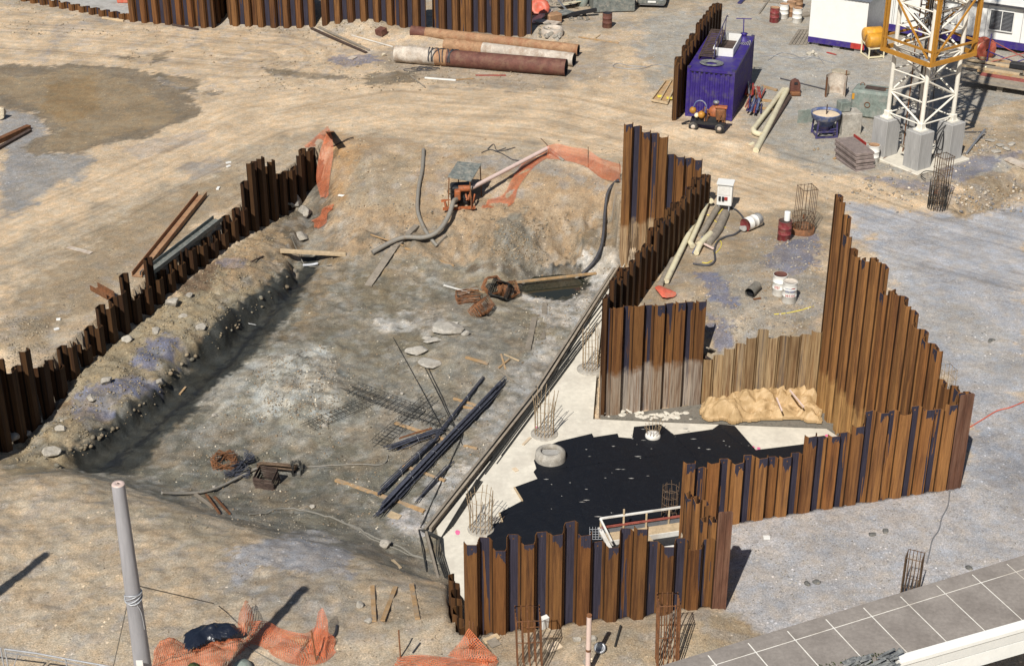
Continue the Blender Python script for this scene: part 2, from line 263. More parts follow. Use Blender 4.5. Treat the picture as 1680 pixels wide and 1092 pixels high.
# wet puddle on the road and its damp rim
paint([(-20,105),(60,108),(130,105),(230,112),(300,140),(330,185),(290,205),(200,235),(130,250),(60,255),(40,240),(90,215),(60,185),(-20,170)], (.20,.165,.12), .3, .5, .95, w=.25)
paint([(-20,120),(40,125),(140,112),(250,150),(290,180),(270,205),(180,225),(130,245),(70,248),(100,210),(60,175),(-20,150)], (.27,.21,.135), .3, .5, .95, w=.62)
paint([(75,140),(150,125),(165,180),(110,200),(70,180)], (.25,.175,.09), .4, .3, .85, w=.75)
for P in [[(240,90),(275,85),(280,100),(245,105)], [(435,112),(470,115),(560,125),(600,130),(520,130),(440,125)], [(600,120),(680,118),(690,135),(600,140)], [(335,150),(360,152),(358,157),(336,154)],
          [(180,88),(230,95),(220,100),(180,95)], [(230,863),(252,868),(250,873),(232,868)], [(257,884),(268,884),(268,890),(258,890)], [(275,882),(283,881),(283,887),(276,887)], [(284,867),(292,868),(290,873),(284,872)], [(260,120),(330,130),(320,150),(260,140)]]:
    paint(P, (.15,.125,.09), .25, .25, .85)
# mottling: crisp-edged blotches of drier, damper and stonier soil
rng = np.random.default_rng(5)
for (f, th, w_, c, op, zone) in [(.8, .30, .05, (.60, .50, .38), .45, 0), (1.1, .30, .05, (.35, .295, .225), .5, 0), (1.9, .34, .06, (.33, .325, .33), .45, 0), (.7, .34, .05, (.43, .335, .23), .5, 0),
      (1.0, .26, .06, (.33, .31, .27), .35, 1), (1.5, .30, .06, (.125, .118, .095), .42, 1), (2.6, .34, .06, (.42, .41, .38), .32, 1), (.8, .30, .06, (.25, .20, .14), .4, 1), (3.4, .3, .08, (.10, .095, .08), .35, 1)]:
    o1, o2 = rng.random(2) * 100; q = fbm(GX * f + o1, GY * f + o2, 5); mk = sst(th - w_, th + w_, q * 1.5) * op
    inp = sst(-1.2, -1.5, HZ) if zone else sst(-1.2, -.6, HZ); tk_ = 1.0
    if not zone:
        dr_, _, _ = pdist(TP([(-30,420),(150,345),(300,275),(450,205),(650,170),(900,190),(1050,225),(1300,300)]), GX, GY); inp = inp * (.08 + .62 * sst(3, 7.5, dr_))
        inp = inp * np.where((col[..., 2] > col[..., 0] * .78), .07, 1)
    mk = mk * inp * (wet < .2); col = col * (1 - mk[..., None]) + np.array(c) * mk[..., None]
for k in range(2): pass
# ---------- build the sheet ----------
nx, ny = len(xs), len(ys)
co = np.stack([GX, GY, HZ], -1).reshape(-1, 3)
idx = np.arange(nx * ny).reshape(ny, nx)
fc = np.stack([idx[:-1, :-1], idx[:-1, 1:], idx[1:, 1:], idx[1:, :-1]], -1).reshape(-1, 4)
me = bpy.data.meshes.new('ground'); me.vertices.add(len(co)); me.vertices.foreach_set('co', co.ravel().astype(np.float32))
me.loops.add(fc.size); me.loops.foreach_set('vertex_index', fc.ravel().astype(np.int32)); me.polygons.add(len(fc))
me.polygons.foreach_set('loop_start', (np.arange(len(fc)) * 4).astype(np.int32)); me.polygons.foreach_set('loop_total', np.full(len(fc), 4, np.int32)); me.update(); me.validate()
me.polygons.foreach_set('use_smooth', np.ones(len(fc), bool))
at = me.color_attributes.new('ground_colour', 'FLOAT_COLOR', 'POINT'); at.data.foreach_set('color', np.concatenate([col, wet[..., None]], -1).reshape(-1).astype(np.float32))
rl = TP([(-30,420),(150,345),(300,275),(450,205),(650,170),(900,190),(1050,225),(1300,300),(1500,370),(1690,420)])
rl2 = TP([(-30,60),(200,75),(420,95)])
d1, al1, s1 = pdist([(-28, 60)] + rl, GX, GY); d2, al2, s2 = pdist(rl2, GX, GY); um = d2 < d1 * .6
tk = np.stack([np.where(um, s2 + 40, s1), np.where(um, al2, al1), np.clip(sst(6.5, 2.5, np.where(um, d2, d1)) * (HZ > -.3), 0, 1)], -1)
at2 = me.attributes.new('track', 'FLOAT_VECTOR', 'POINT'); at2.data.foreach_set('vector', tk.reshape(-1).astype(np.float32))
ground = bpy.data.objects.new('ground', me); COL.objects.link(ground); ground['kind'] = 'structure'; ground['label'] = 'tan and grey dirt ground of the building site with a dug out pit'

# ---------- materials ----------
MATS = {}
def newmat(name):
    m = bpy.data.materials.new(name); m.use_nodes = True; return m, m.node_tree, m.node_tree.nodes['Principled BSDF']
def N(t, ty, **k):
    n = t.nodes.new(ty)
    for a, b in k.items(): setattr(n, a, b)
    return n
def noise(t, vec, scale, detail=4, rough=.55):
    n = N(t, 'ShaderNodeTexNoise'); n.inputs['Scale'].default_value = scale; n.inputs['Detail'].default_value = detail; n.inputs['Roughness'].default_value = rough
    if vec: t.links.new(vec, n.inputs['Vector'])
    return n.outputs['Fac']
def ramp(t, fac, *st):
    r = N(t, 'ShaderNodeValToRGB'); e = r.color_ramp.elements
    while len(e) < len(st): e.new(.5)
    for i, (p, c) in enumerate(st):
        e[i].position = p; e[i].color = (*c, 1) if len(c) == 3 else c
    t.links.new(fac, r.inputs[0]); return r.outputs[0]
def gr(v): return (v, v, v)
def mixc(t, a, b, fac, mode='MIX'):
    m = N(t, 'ShaderNodeMix', data_type='RGBA', blend_type=mode)
    for s, v in ((m.inputs[6], a), (m.inputs[7], b)):
        if isinstance(v, tuple): s.default_value = (*v, 1)
        else: t.links.new(v, s)
    if isinstance(fac, (int, float)): m.inputs[0].default_value = fac
    else: t.links.new(fac, m.inputs[0])
    return m.outputs[2]
def mth(t, op, a, b=None, c=None):
    m = N(t, 'ShaderNodeMath', operation=op)
    for i, v in enumerate((a, b, c)):
        if v is None: continue
        if isinstance(v, (int, float)): m.inputs[i].default_value = v
        else: t.links.new(v, m.inputs[i])
    return m.outputs[0]
def bump(t, bs, h, dist=.02, st=1.0):
    b = N(t, 'ShaderNodeBump'); b.inputs['Distance'].default_value = dist; b.inputs['Strength'].default_value = st
    t.links.new(h, b.inputs['Height']); t.links.new(b.outputs[0], bs.inputs['Normal'])
def mapped(t, sc, src='Object'):
    tc = N(t, 'ShaderNodeTexCoord'); mp = N(t, 'ShaderNodeMapping'); mp.inputs['Scale'].default_value = sc
    t.links.new(tc.outputs[src], mp.inputs[0]); return mp.outputs[0]
def ground_mat():
    m, t, bs = newmat('dirt'); g = N(t, 'ShaderNodeNewGeometry'); P = g.outputs['Position']
    a = N(t, 'ShaderNodeAttribute', attribute_name='ground_colour'); tr = N(t, 'ShaderNodeAttribute', attribute_name='track')
    sp = N(t, 'ShaderNodeSeparateXYZ'); t.links.new(tr.outputs['Vector'], sp.inputs[0])
    cb = N(t, 'ShaderNodeCombineXYZ'); t.links.new(mth(t, 'MULTIPLY', sp.outputs[0], 2.6), cb.inputs[0]); t.links.new(mth(t, 'MULTIPLY', sp.outputs[1], .16), cb.inputs[1])
    st = noise(t, cb.outputs[0], 1.0, 5, .65)
    c = a.outputs['Color']
    cb2 = N(t, 'ShaderNodeCombineXYZ'); t.links.new(mth(t, 'MULTIPLY', sp.outputs[0], 1.3), cb2.inputs[0]); t.links.new(mth(t, 'MULTIPLY', sp.outputs[1], .035), cb2.inputs[1]); st2 = noise(t, cb2.outputs[0], 1.0, 3, .6)
    n1 = noise(t, P, .55, 5, .6); n2 = noise(t, P, 2.6, 8, .78); n3 = noise(t, P, 20, 5, .8); n4 = noise(t, P, 1.7, 5, .65)
    c = mixc(t, c, ramp(t, n1, (.3, gr(.78)), (.7, gr(1.18))), 1, 'MULTIPLY')
    c = mixc(t, c, ramp(t, n2, (.30, gr(.76)), (.5, gr(1.0)), (.70, gr(1.2))), 1, 'MULTIPLY')
    c = mixc(t, c, ramp(t, n3, (.34, gr(.55)), (.5, gr(1)), (.66, gr(1.5))), .85, 'MULTIPLY')
    c = mixc(t, c, ramp(t, n4, (.35, (1.08, .98, .86)), (.65, (.94, 1.0, 1.08))), .8, 'MULTIPLY')
    stc = mixc(t, c, ramp(t, st, (.30, gr(.80)), (.46, gr(.98)), (.60, gr(1.08)), (.75, gr(1.12))), 1, 'MULTIPLY'); stc = mixc(t, stc, ramp(t, st2, (.36, (.80, .79, .78)), (.46, gr(1)), (.6, gr(1.06))), 1, 'MULTIPLY'); c = mixc(t, c, stc, sp.outputs[2])
    sh = noise(t, P, 7.5, 6, .85); c = mixc(t, c, ramp(t, sh, (.40, gr(.62)), (.455, gr(1)), (.56, gr(1)), (.62, gr(1.35))), mth(t, 'MULTIPLY', mth(t, 'SUBTRACT', 1.0, mth(t, 'MULTIPLY', sp.outputs[2], .8)), .5), 'MULTIPLY')
    # stones
    v = N(t, 'ShaderNodeTexVoronoi'); v.inputs['Scale'].default_value = 9; t.links.new(P, v.inputs['Vector'])
    vs = N(t, 'ShaderNodeSeparateColor'); t.links.new(v.outputs['Color'], vs.inputs[0])
    pick = mth(t, 'MULTIPLY', mth(t, 'GREATER_THAN', vs.outputs[0], .62), mth(t, 'LESS_THAN', v.outputs['Distance'], mth(t, 'MULTIPLY', vs.outputs[1], .42)))
    pick = mth(t, 'MULTIPLY', pick, ramp(t, noise(t, P, .8, 3), (.42, gr(.1)), (.62, gr(1.0))))
    pick = mth(t, 'MULTIPLY', pick, mth(t, 'SUBTRACT', 1.0, mth(t, 'MULTIPLY', sp.outputs[2], .75)))
    stone = mixc(t, c, ramp(t, vs.outputs[2], (0, gr(.55)), (.4, gr(.85)), (1, gr(2.3))), 1, 'MULTIPLY')
    c = mixc(t, c, stone, pick)
    t.links.new(c, bs.inputs['Base Color'])
    wt = a.outputs['Alpha']; t.links.new(mth(t, 'SUBTRACT', .93, mth(t, 'MULTIPLY', wt, .72)), bs.inputs['Roughness'])
    bs.inputs['Specular IOR Level'].default_value = .25
    h = mth(t, 'ADD', mth(t, 'MULTIPLY', n2, .07), mth(t, 'MULTIPLY', n3, .05)); h = mth(t, 'ADD', h, mth(t, 'MULTIPLY', pick, .02)); h = mth(t, 'ADD', h, mth(t, 'MULTIPLY', mth(t, 'MULTIPLY', st, sp.outputs[2]), .03))
    h = mth(t, 'MULTIPLY', h, mth(t, 'SUBTRACT', 1.05, wt)); bump(t, bs, h, 1.0, .8)
    return m
me.materials.append(ground_mat())
# ---------- object helpers ----------
def tag(o, label, cat, group=None, kind=None):
    o['label'] = label; o['category'] = cat
    if group: o['group'] = group
    if kind: o['kind'] = kind
    return o
def empty(name, loc, label=None, cat=None, group=None, rz=0):
    o = bpy.data.objects.new(name, None); COL.objects.link(o); o.location = loc; o.rotation_euler = (0, 0, rz); o.empty_display_size = .3
    if label: tag(o, label, cat, group)
    bpy.context.view_layer.update(); return o
class MB:
    def __init__(s): s.v = []; s.f = []; s.c = []; s.sm = []
    def add(s, vs, fs, col=None, smooth=False):
        o = len(s.v); s.v += [tuple(v) for v in vs]
        for f in fs: s.f.append(tuple(i + o for i in f)); s.c.append(col or (1, 1, 1)); s.sm.append(smooth)
        return s
    def box(s, c, d, rz=0, M=None, col=None, taper=1.0, bev=0):
        hx, hy, hz = d[0] / 2, d[1] / 2, d[2] / 2; vs = []
        if bev:
            b = min(bev, hx * .9, hy * .9, hz * .9)
            bm = bmesh.new(); bmesh.ops.create_cube(bm, size=1, matrix=Matrix.Diagonal((d[0], d[1], d[2], 1)))
            bmesh.ops.bevel(bm, geom=bm.edges[:], offset=b, segments=1, affect='EDGES'); bm.verts.index_update()
            R = (M or Matrix.Rotation(rz, 4, 'Z')); vs = [R @ v.co + Vector(c) for v in bm.verts]; fs = [tuple(v.index for v in f.verts) for f in bm.faces]; bm.free()
            return s.add(vs, fs, col)
        R = (M or Matrix.Rotation(rz, 4, 'Z'))
        for z in (-1, 1):
            k = taper if z > 0 else 1
            for x, y in ((-1, -1), (1, -1), (1, 1), (-1, 1)): vs.append(R @ Vector((x * hx * k, y * hy * k, z * hz)) + Vector(c))
        return s.add(vs, [(3, 2, 1, 0), (4, 5, 6, 7), (0, 1, 5, 4), (1, 2, 6, 5), (2, 3, 7, 6), (3, 0, 4, 7)], col)
    def bar(s, a, b, w, h=None, up=(0, 0, 1), col=None):
        a = Vector(a); b = Vector(b); d = (b - a); L = d.length; h = h or w
        if L < 1e-6: return s
        x = d / L; u = Vector(up)
        if abs(x.dot(u)) > .98: u = Vector((1, 0, 0))
        y = u.cross(x).normalized(); z = x.cross(y)
        M = Matrix((x, y, z)).transposed().to_4x4(); return s.box((a + b) / 2, (L, w, h), M=M, col=col)
    def tube(s, pts, r, n=8, col=None, cap=True, r2=None, smooth=True):
        pts = [Vector(p) for p in pts]; k = len(pts); rings = []; prev = None
        for i, p in enumerate(pts):
            d = (pts[min(i + 1, k - 1)] - pts[max(i - 1, 0)]).normalized()
            if prev is None:
                u = Vector((0, 0, 1)) if abs(d.z) < .95 else Vector((1, 0, 0)); x = d.cross(u).normalized()
            else: x = (prev - d * prev.dot(d)).normalized()
            prev = x; y = d.cross(x); rr = r if r2 is None else r + (r2 - r) * i / (k - 1)
            if isinstance(r, (list, tuple)): rr = r[i]
            rings.append([p + (x * math.cos(a) + y * math.sin(a)) * rr for a in [2 * math.pi * j / n for j in range(n)]])
        vs = [v for R in rings for v in R]; fs = []
        for i in range(k - 1):
            for j in range(n): fs.append((i * n + j, i * n + (j + 1) % n, (i + 1) * n + (j + 1) % n, (i + 1) * n + j))
        s.add(vs, fs, col, smooth)
        if cap: s.add(rings[0], [tuple(range(n))], col); s.add(rings[-1], [tuple(reversed(range(n)))], col)
        return s
    def lathe(s, c, prof, n=24, M=None, col=None, smooth=True, arc=2 * math.pi, a0=0):
        c = Vector(c); vs = []; k = len(prof); full = abs(arc - 2 * math.pi) < 1e-6; m = n if full else n + 1
        for r, z in prof:
            for j in range(m):
                a = a0 + arc * j / n; p = Vector((r * math.cos(a), r * math.sin(a), z)); vs.append((M @ p if M else p) + c)
        fs = []
        for i in range(k - 1):
            for j in range(n):
                q = (j + 1) % m; fs.append((i * m + j, i * m + q, (i + 1) * m + q, (i + 1) * m + j))
        return s.add(vs, fs, col, smooth)
    def prism(s, poly, z0, z1, col=None):
        n = len(poly); vs = [(p[0], p[1], z0) for p in poly] + [(p[0], p[1], z1) for p in poly]
        return s.add(vs, [tuple(reversed(range(n))), tuple(range(n, 2 * n))] + [(i, (i + 1) % n, n + (i + 1) % n, n + i) for i in range(n)], col)
    def build(s, name, mat, parent=None, world=True):
        vs = s.v
        if parent is not None and world:
            Mi = parent.matrix_world.inverted() if parent.type == 'EMPTY' or True else Matrix()
            vs = [tuple(Mi @ Vector(v)) for v in vs]
        elif parent is None:
            a = np.array(vs); cen = a.mean(0); cen[2] = a[:, 2].min(); vs = (a - cen).tolist()
        me = bpy.data.meshes.new(name); me.from_pydata(vs, [], s.f); me.update()
        me.polygons.foreach_set('use_smooth', s.sm)
        at = me.color_attributes.new('tint', 'FLOAT_COLOR', 'CORNER')
        lc = []
        for f, c in zip(s.f, s.c):
            if isinstance(c, list):
                for q in c: lc += [q[0], q[1], q[2], 1]
            else: lc += [c[0], c[1], c[2], 1] * len(f)
        at.data.foreach_set('color', lc)
        me.materials.append(M_(mat) if isinstance(mat, str) else mat)
        o = bpy.data.objects.new(name, me); COL.objects.link(o)
        if parent is not None: o.parent = parent
        else: o.location = cen
        bpy.context.view_layer.update() if parent is None else None
        return o
def upd(): bpy.context.view_layer.update()

# ---------- material library ----------
def mk_plain(name, c, rough=.6, var=.15, sc=4, metal=0, dirt=None, dsc=1.5, bmp=.004, tint=False, spec=.4, streak=False):
    m, t, bs = newmat(name)
    P = mapped(t, (1, 1, .12) if streak else (1, 1, 1)); oi = N(t, 'ShaderNodeObjectInfo')
    n = noise(t, P, sc, 5, .65); n2 = noise(t, P, sc * 6, 3)
    cc = mixc(t, c, ramp(t, n, (.3, gr(1 - var * 1.6)), (.7, gr(1 + var * 1.2))), 1, 'MULTIPLY')
    cc = mixc(t, cc, ramp(t, n2, (.3, gr(1 - var * .8)), (.7, gr(1 + var * .8))), 1, 'MULTIPLY')
    cc = mixc(t, cc, ramp(t, oi.outputs['Random'], (0, gr(.9)), (1, gr(1.08))), 1, 'MULTIPLY')
    if tint:
        a = N(t, 'ShaderNodeAttribute', attribute_name='tint'); cc = mixc(t, cc, a.outputs['Color'], 1, 'MULTIPLY')
    if dirt: 
        d = noise(t, P, dsc, 6, .7); cc = mixc(t, cc, dirt, ramp(t, d, (.48, gr(0)), (.66, gr(.85))))
    t.links.new(cc, bs.inputs['Base Color']); bs.inputs['Roughness'].default_value = rough; bs.inputs['Metallic'].default_value = metal; bs.inputs['Specular IOR Level'].default_value = spec
    if bmp: bump(t, bs, n2, bmp, 1)
    return m
def mk_pile(name, stain=None, stc=(.42, .34, .24), dark=1.0, clay=None, navy=1.0, hi=1.0):
    """rusty sheet piling: tint r = share of blue mill scale, g = brightness, low where interlock shade is put into the colour"""
    m, t, bs = newmat(name)
    P = mapped(t, (7, 7, .28)); Pw = N(t, 'ShaderNodeNewGeometry').outputs['Position']; oi = N(t, 'ShaderNodeObjectInfo')
    off = N(t, 'ShaderNodeVectorMath', operation='ADD'); t.links.new(P, off.inputs[0])
    cb = N(t, 'ShaderNodeCombineXYZ'); t.links.new(mth(t, 'MULTIPLY', oi.outputs['Random'], 57), cb.inputs[0]); t.links.new(cb.outputs[0], off.inputs[1]); P = off.outputs[0]
    a = N(t, 'ShaderNodeAttribute', attribute_name='tint'); sp = N(t, 'ShaderNodeSeparateColor'); t.links.new(a.outputs['Color'], sp.inputs[0])
    s = noise(t, P, 1.1, 6, .7); s2 = noise(t, P, 4.2, 4, .7)
    rust = ramp(t, s, (.30, (.050 * hi, .025 * hi, .014 * hi)), (.43, (.115 * hi, .052 * hi, .020 * hi)), (.56, (.205 * hi, .098 * hi, .033 * hi)), (.72, (.125 * hi, .060 * hi, .026 * hi)))
    rust = mixc(t, rust, ramp(t, s2, (.3, gr(.72)), (.7, gr(1.2))), 1, 'MULTIPLY')
    rust = mixc(t, rust, ramp(t, oi.outputs['Random'], (0, (.66, .60, .60)), (.35, (.95, .92, .9)), (.7, (1.1, 1.08, 1.05)), (1, (.85, .72, .65))), 1, 'MULTIPLY')
    scale_c = ramp(t, s2, (.3, (.020 * navy, .018 * navy, .029 * navy)), (.7, (.046 * navy, .042 * navy, .066 * navy)))
    blot = noise(t, P, .75, 3, .5)
    f = mth(t, 'GREATER_THAN', mth(t, 'ADD', sp.outputs[0], mth(t, 'MULTIPLY', mth(t, 'SUBTRACT', blot, .5), 1.1)), .5)
    c = mixc(t, rust, scale_c, f)
    c = mixc(t, c, ramp(t, sp.outputs[1], (0, gr(.12)), (1, gr(1))), 1, 'MULTIPLY')
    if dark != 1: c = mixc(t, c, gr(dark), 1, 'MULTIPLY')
    if stain is not None:
        sz = N(t, 'ShaderNodeSeparateXYZ'); t.links.new(Pw, sz.inputs[0]); w = noise(t, Pw, 1.6, 5, .6); w2 = noise(t, P, 2.2, 4, .6)
        h = mth(t, 'SUBTRACT', mth(t, 'ADD', stain, mth(t, 'MULTIPLY', mth(t, 'SUBTRACT', w, .5), 1.3)), sz.outputs[2])
        k = mth(t, 'MULTIPLY', ramp(t, h, (0.0, gr(0)), (.35, gr(1))), ramp(t, w2, (.36, gr(.25)), (.56, gr(.95))))
        stc = mixc(t, stc, ramp(t, oi.outputs['Random'], (0, (.62, .56, .50)), (.3, gr(1.0)), (.6, (1.1, 1.08, 1.05)), (.8, (.8, .72, .62)), (1, gr(.95))), 1, 'MULTIPLY')
        c = mixc(t, c, mixc(t, stc, ramp(t, s2, (.3, gr(.75)), (.7, gr(1.2))), 1, 'MULTIPLY'), k)
    t.links.new(c, bs.inputs['Base Color']); bs.inputs['Roughness'].default_value = .72; bs.inputs['Specular IOR Level'].default_value = .3
    bump(t, bs, s2, .006, .7); return m
def mk_net(name, c, dens=.62):
    m, t, bs = newmat(name); tc = N(t, 'ShaderNodeTexCoord'); sp = N(t, 'ShaderNodeSeparateXYZ'); t.links.new(tc.outputs['UV'], sp.inputs[0])
    fx = mth(t, 'FRACT', mth(t, 'MULTIPLY', sp.outputs[0], 1)); fy = mth(t, 'FRACT', mth(t, 'MULTIPLY', sp.outputs[1], 1))
    g = mth(t, 'MAXIMUM', mth(t, 'LESS_THAN', fx, .27), mth(t, 'LESS_THAN', fy, .27))
    n = noise(t, mapped(t, (1, 1, 1)), 3, 4); cc = mixc(t, c, ramp(t, n, (.3, gr(.75)), (.7, gr(1.2))), 1, 'MULTIPLY')
    t.links.new(cc, bs.inputs['Base Color']); t.links.new(g, bs.inputs['Alpha']); bs.inputs['Roughness'].default_value = .6
    bs.inputs['Subsurface Weight'].default_value = 0; return m
def mk_rebar(name, c): return mk_plain(name, c, .7, .35, 9, bmp=0)
LIB = dict(
 timber=lambda n: mk_plain(n, (.42, .27, .135), .8, .2, 5, dirt=(.28, .24, .19), dsc=3),
 old_timber=lambda n: mk_plain(n, (.27, .235, .19), .85, .25, 5, dirt=(.17, .145, .115), dsc=2.5),
 pale_timber=lambda n: mk_plain(n, (.50, .385, .245), .8, .15, 5),
 white=lambda n: mk_plain(n, (.74, .73, .69), .45, .05, 3, bmp=0, dirt=(.52, .48, .42), dsc=.9),
 clean_white=lambda n: mk_plain(n, (.80, .80, .77), .5, .03, 2, bmp=0),
 crane_white=lambda n: mk_plain(n, (.74, .71, .63), .4, .06, 4, bmp=0),
 cream=lambda n: mk_plain(n, (.72, .66, .46), .35, .08, 5, bmp=0, dirt=(.45, .38, .28), dsc=2.5),
 purple=lambda n: mk_plain(n, (.042, .024, .195), .5, .12, 2.5, bmp=0, dirt=(.085, .07, .13), dsc=2.6),
 navy=lambda n: mk_plain(n, (.045, .04, .13), .5, .2, 5, dirt=(.12, .10, .12), dsc=4),
 blue_paint=lambda n: mk_plain(n, (.10, .14, .30), .5, .2, 4, dirt=(.3, .28, .25), dsc=4),
 red=lambda n: mk_plain(n, (.38, .03, .025), .55, .15, 4, dirt=(.22, .12, .09), dsc=3),
 maroon=lambda n: mk_plain(n, (.20, .03, .035), .5, .15, 4, dirt=(.22, .12, .09), dsc=4),
 orange_paint=lambda n: mk_plain(n, (.36, .11, .04), .6, .2, 5, dirt=(.16, .08, .05), dsc=6),
 reel_red=lambda n: mk_plain(n, (.60, .13, .08), .5, .15, 5, dirt=(.45, .22, .15), dsc=3),
 yellow=lambda n: mk_plain(n, (.62, .30, .03), .45, .08, 3, bmp=0, dirt=(.38, .19, .04), dsc=2),
 crane_yellow=lambda n: mk_plain(n, (.40, .19, .028), .5, .10, 4, bmp=0),
 lemon=lambda n: mk_plain(n, (.75, .62, .08), .6, .1, 5, bmp=0),
 concrete=lambda n: mk_plain(n, (.38, .37, .35), .85, .14, 2.5, dirt=(.25, .235, .21), dsc=1.2, streak=False),
 cast_concrete=lambda n: mk_plain(n, (.36, .355, .345), .85, .13, 2.6, streak=True, bmp=.003),
 pole_concrete=lambda n: mk_plain(n, (.30, .30, .32), .8, .12, 2.2, streak=True),
 old_concrete=lambda n: mk_plain(n, (.40, .375, .33), .9, .2, 3, dirt=(.24, .21, .17), dsc=2),
 green_concrete=lambda n: mk_plain(n, (.19, .225, .20), .85, .2, 3, dirt=(.30, .29, .26), dsc=2),
 rock=lambda n: mk_plain(n, (.40, .37, .32), .9, .25, 3, dirt=(.24, .21, .16), dsc=2, bmp=.02, tint=True),
 rust=lambda n: mk_plain(n, (.20, .085, .035), .8, .3, 4, dirt=(.09, .05, .03), dsc=2.5),
 rust_red=lambda n: mk_plain(n, (.125, .050, .037), .75, .2, 3, dirt=(.18, .10, .065), dsc=2.2, bmp=.008),
 rust_plate=lambda n: mk_plain(n, (.135, .062, .038), .75, .25, 3, dirt=(.20, .12, .08), dsc=1.6, bmp=.006, streak=True),
 rust_tan=lambda n: mk_plain(n, (.36, .215, .12), .8, .2, 3, dirt=(.26, .11, .055), dsc=1.6, bmp=.008),
 pale_grime=lambda n: mk_plain(n, (.52, .46, .39), .85, .18, 2.5, dirt=(.30, .22, .16), dsc=1.8, bmp=.008),
 rebar=lambda n: mk_rebar(n, (.15, .10, .065)), pale_rebar=lambda n: mk_rebar(n, (.36, .27, .17)), rebar_rust=lambda n: mk_rebar(n, (.24, .105, .045)), rebar_blue=lambda n: mk_rebar(n, (.066, .072, .098)), rebar_dark=lambda n: mk_rebar(n, (.035, .035, .033)),
 black=lambda n: mk_plain(n, (.022, .022, .025), .55, .2, 5), rubber=lambda n: mk_plain(n, (.03, .03, .032), .7, .2, 5, dirt=(.15, .13, .10), dsc=5),
 hose=lambda n: mk_plain(n, (.26, .245, .215), .6, .15, 5, dirt=(.18, .14, .10), dsc=5), dark_hose=lambda n: mk_plain(n, (.06, .06, .068), .6, .2, 5),
 pvc=lambda n: mk_plain(n, (.60, .47, .42), .4, .06, 5, bmp=0), rope=lambda n: mk_plain(n, (.20, .19, .165), .9, .2, 20),
 slab=lambda n: mk_plain(n, (.66, .62, .53), .8, .09, .9, dirt=(.52, .48, .41), dsc=.8, bmp=.002),
 steel=lambda n: mk_plain(n, (.33, .34, .36), .45, .12, 5, metal=.5), galv=lambda n: mk_plain(n, (.42, .44, .47), .5, .15, 5, metal=.3),
 grey_sheet=lambda n: mk_plain(n, (.15, .165, .155), .6, .25, 4, dirt=(.30, .28, .24), dsc=5),
 timber_red=lambda n: mk_plain(n, (.32, .09, .07), .7, .2, 4), brown_dark=lambda n: mk_plain(n, (.075, .05, .04), .8, .3, 5),
 slate=lambda n: mk_plain(n, (.165, .175, .18), .75, .35, 4, dirt=(.24, .24, .22), dsc=4, bmp=.01), moss=lambda n: mk_plain(n, (.05, .07, .02), .95, .4, 8, bmp=.02),
 glass=lambda n: mk_plain(n, (.03, .04, .05), .1, .1, 3, spec=.8, bmp=0), silver=lambda n: mk_plain(n, (.40, .42, .46), .3, .04, 2, metal=.55, bmp=0),
 grime=lambda n: mk_plain(n, (.21, .195, .165), .9, .3, 4, dirt=(.12, .10, .08), dsc=4), pink=lambda n: mk_plain(n, (.75, .16, .33), .7, .1, 5, bmp=0),
 sand_label=lambda n: mk_plain(n, (.62, .5, .36), .8, .1, 5, bmp=0), plank_deck=lambda n: mk_plain(n, (.32, .27, .21), .85, .25, 4, dirt=(.22, .18, .14), dsc=2),
)
def M_(k):
    if k not in MATS: MATS[k] = LIB[k](k)
    return MATS[k]
def memb():
    m, t, bs = newmat('membrane'); P = mapped(t, (1, 1, 1)); n = noise(t, P, 2.0, 6, .7); n2 = noise(t, P, 7, 5, .75)
    c = mixc(t, (.0075, .009, .013), (.020, .025, .034), ramp(t, n2, (.55, gr(0)), (.8, gr(.6)))); c = mixc(t, c, (.03, .034, .038), ramp(t, n, (.66, gr(0)), (.74, gr(.5))))
    t.links.new(c, bs.inputs['Base Color']); t.links.new(ramp(t, n, (.3, gr(.45)), (.7, gr(.75))), bs.inputs['Roughness']); bs.inputs['Specular IOR Level'].default_value = .25; bump(t, bs, noise(t, P, .9, 4, .6), .10, .7); return m
def tarp():
    m, t, bs = newmat('tarp'); P = mapped(t, (1, 1, 1)); n = noise(t, P, 2.5, 5)
    c = mixc(t, (.38, .255, .125), (.53, .375, .205), ramp(t, n, (.35, gr(0)), (.65, gr(1)))); t.links.new(c, bs.inputs['Base Color']); bs.inputs['Roughness'].default_value = .55; bs.inputs['Specular IOR Level'].default_value = .3; return m
def bag():
    m, t, bs = newmat('bag'); bs.inputs['Base Color'].default_value = (.012, .016, .028, 1); bs.inputs['Roughness'].default_value = .28; bs.inputs['Specular IOR Level'].default_value = .5; bump(t, bs, noise(t, mapped(t, (1, 1, 1)), 6, 4), .03, 1); return m
def puddle():
    m, t, bs = newmat('puddle_water'); bs.inputs['Base Color'].default_value = (.022, .024, .017, 1); bs.inputs['Roughness'].default_value = .06; return m
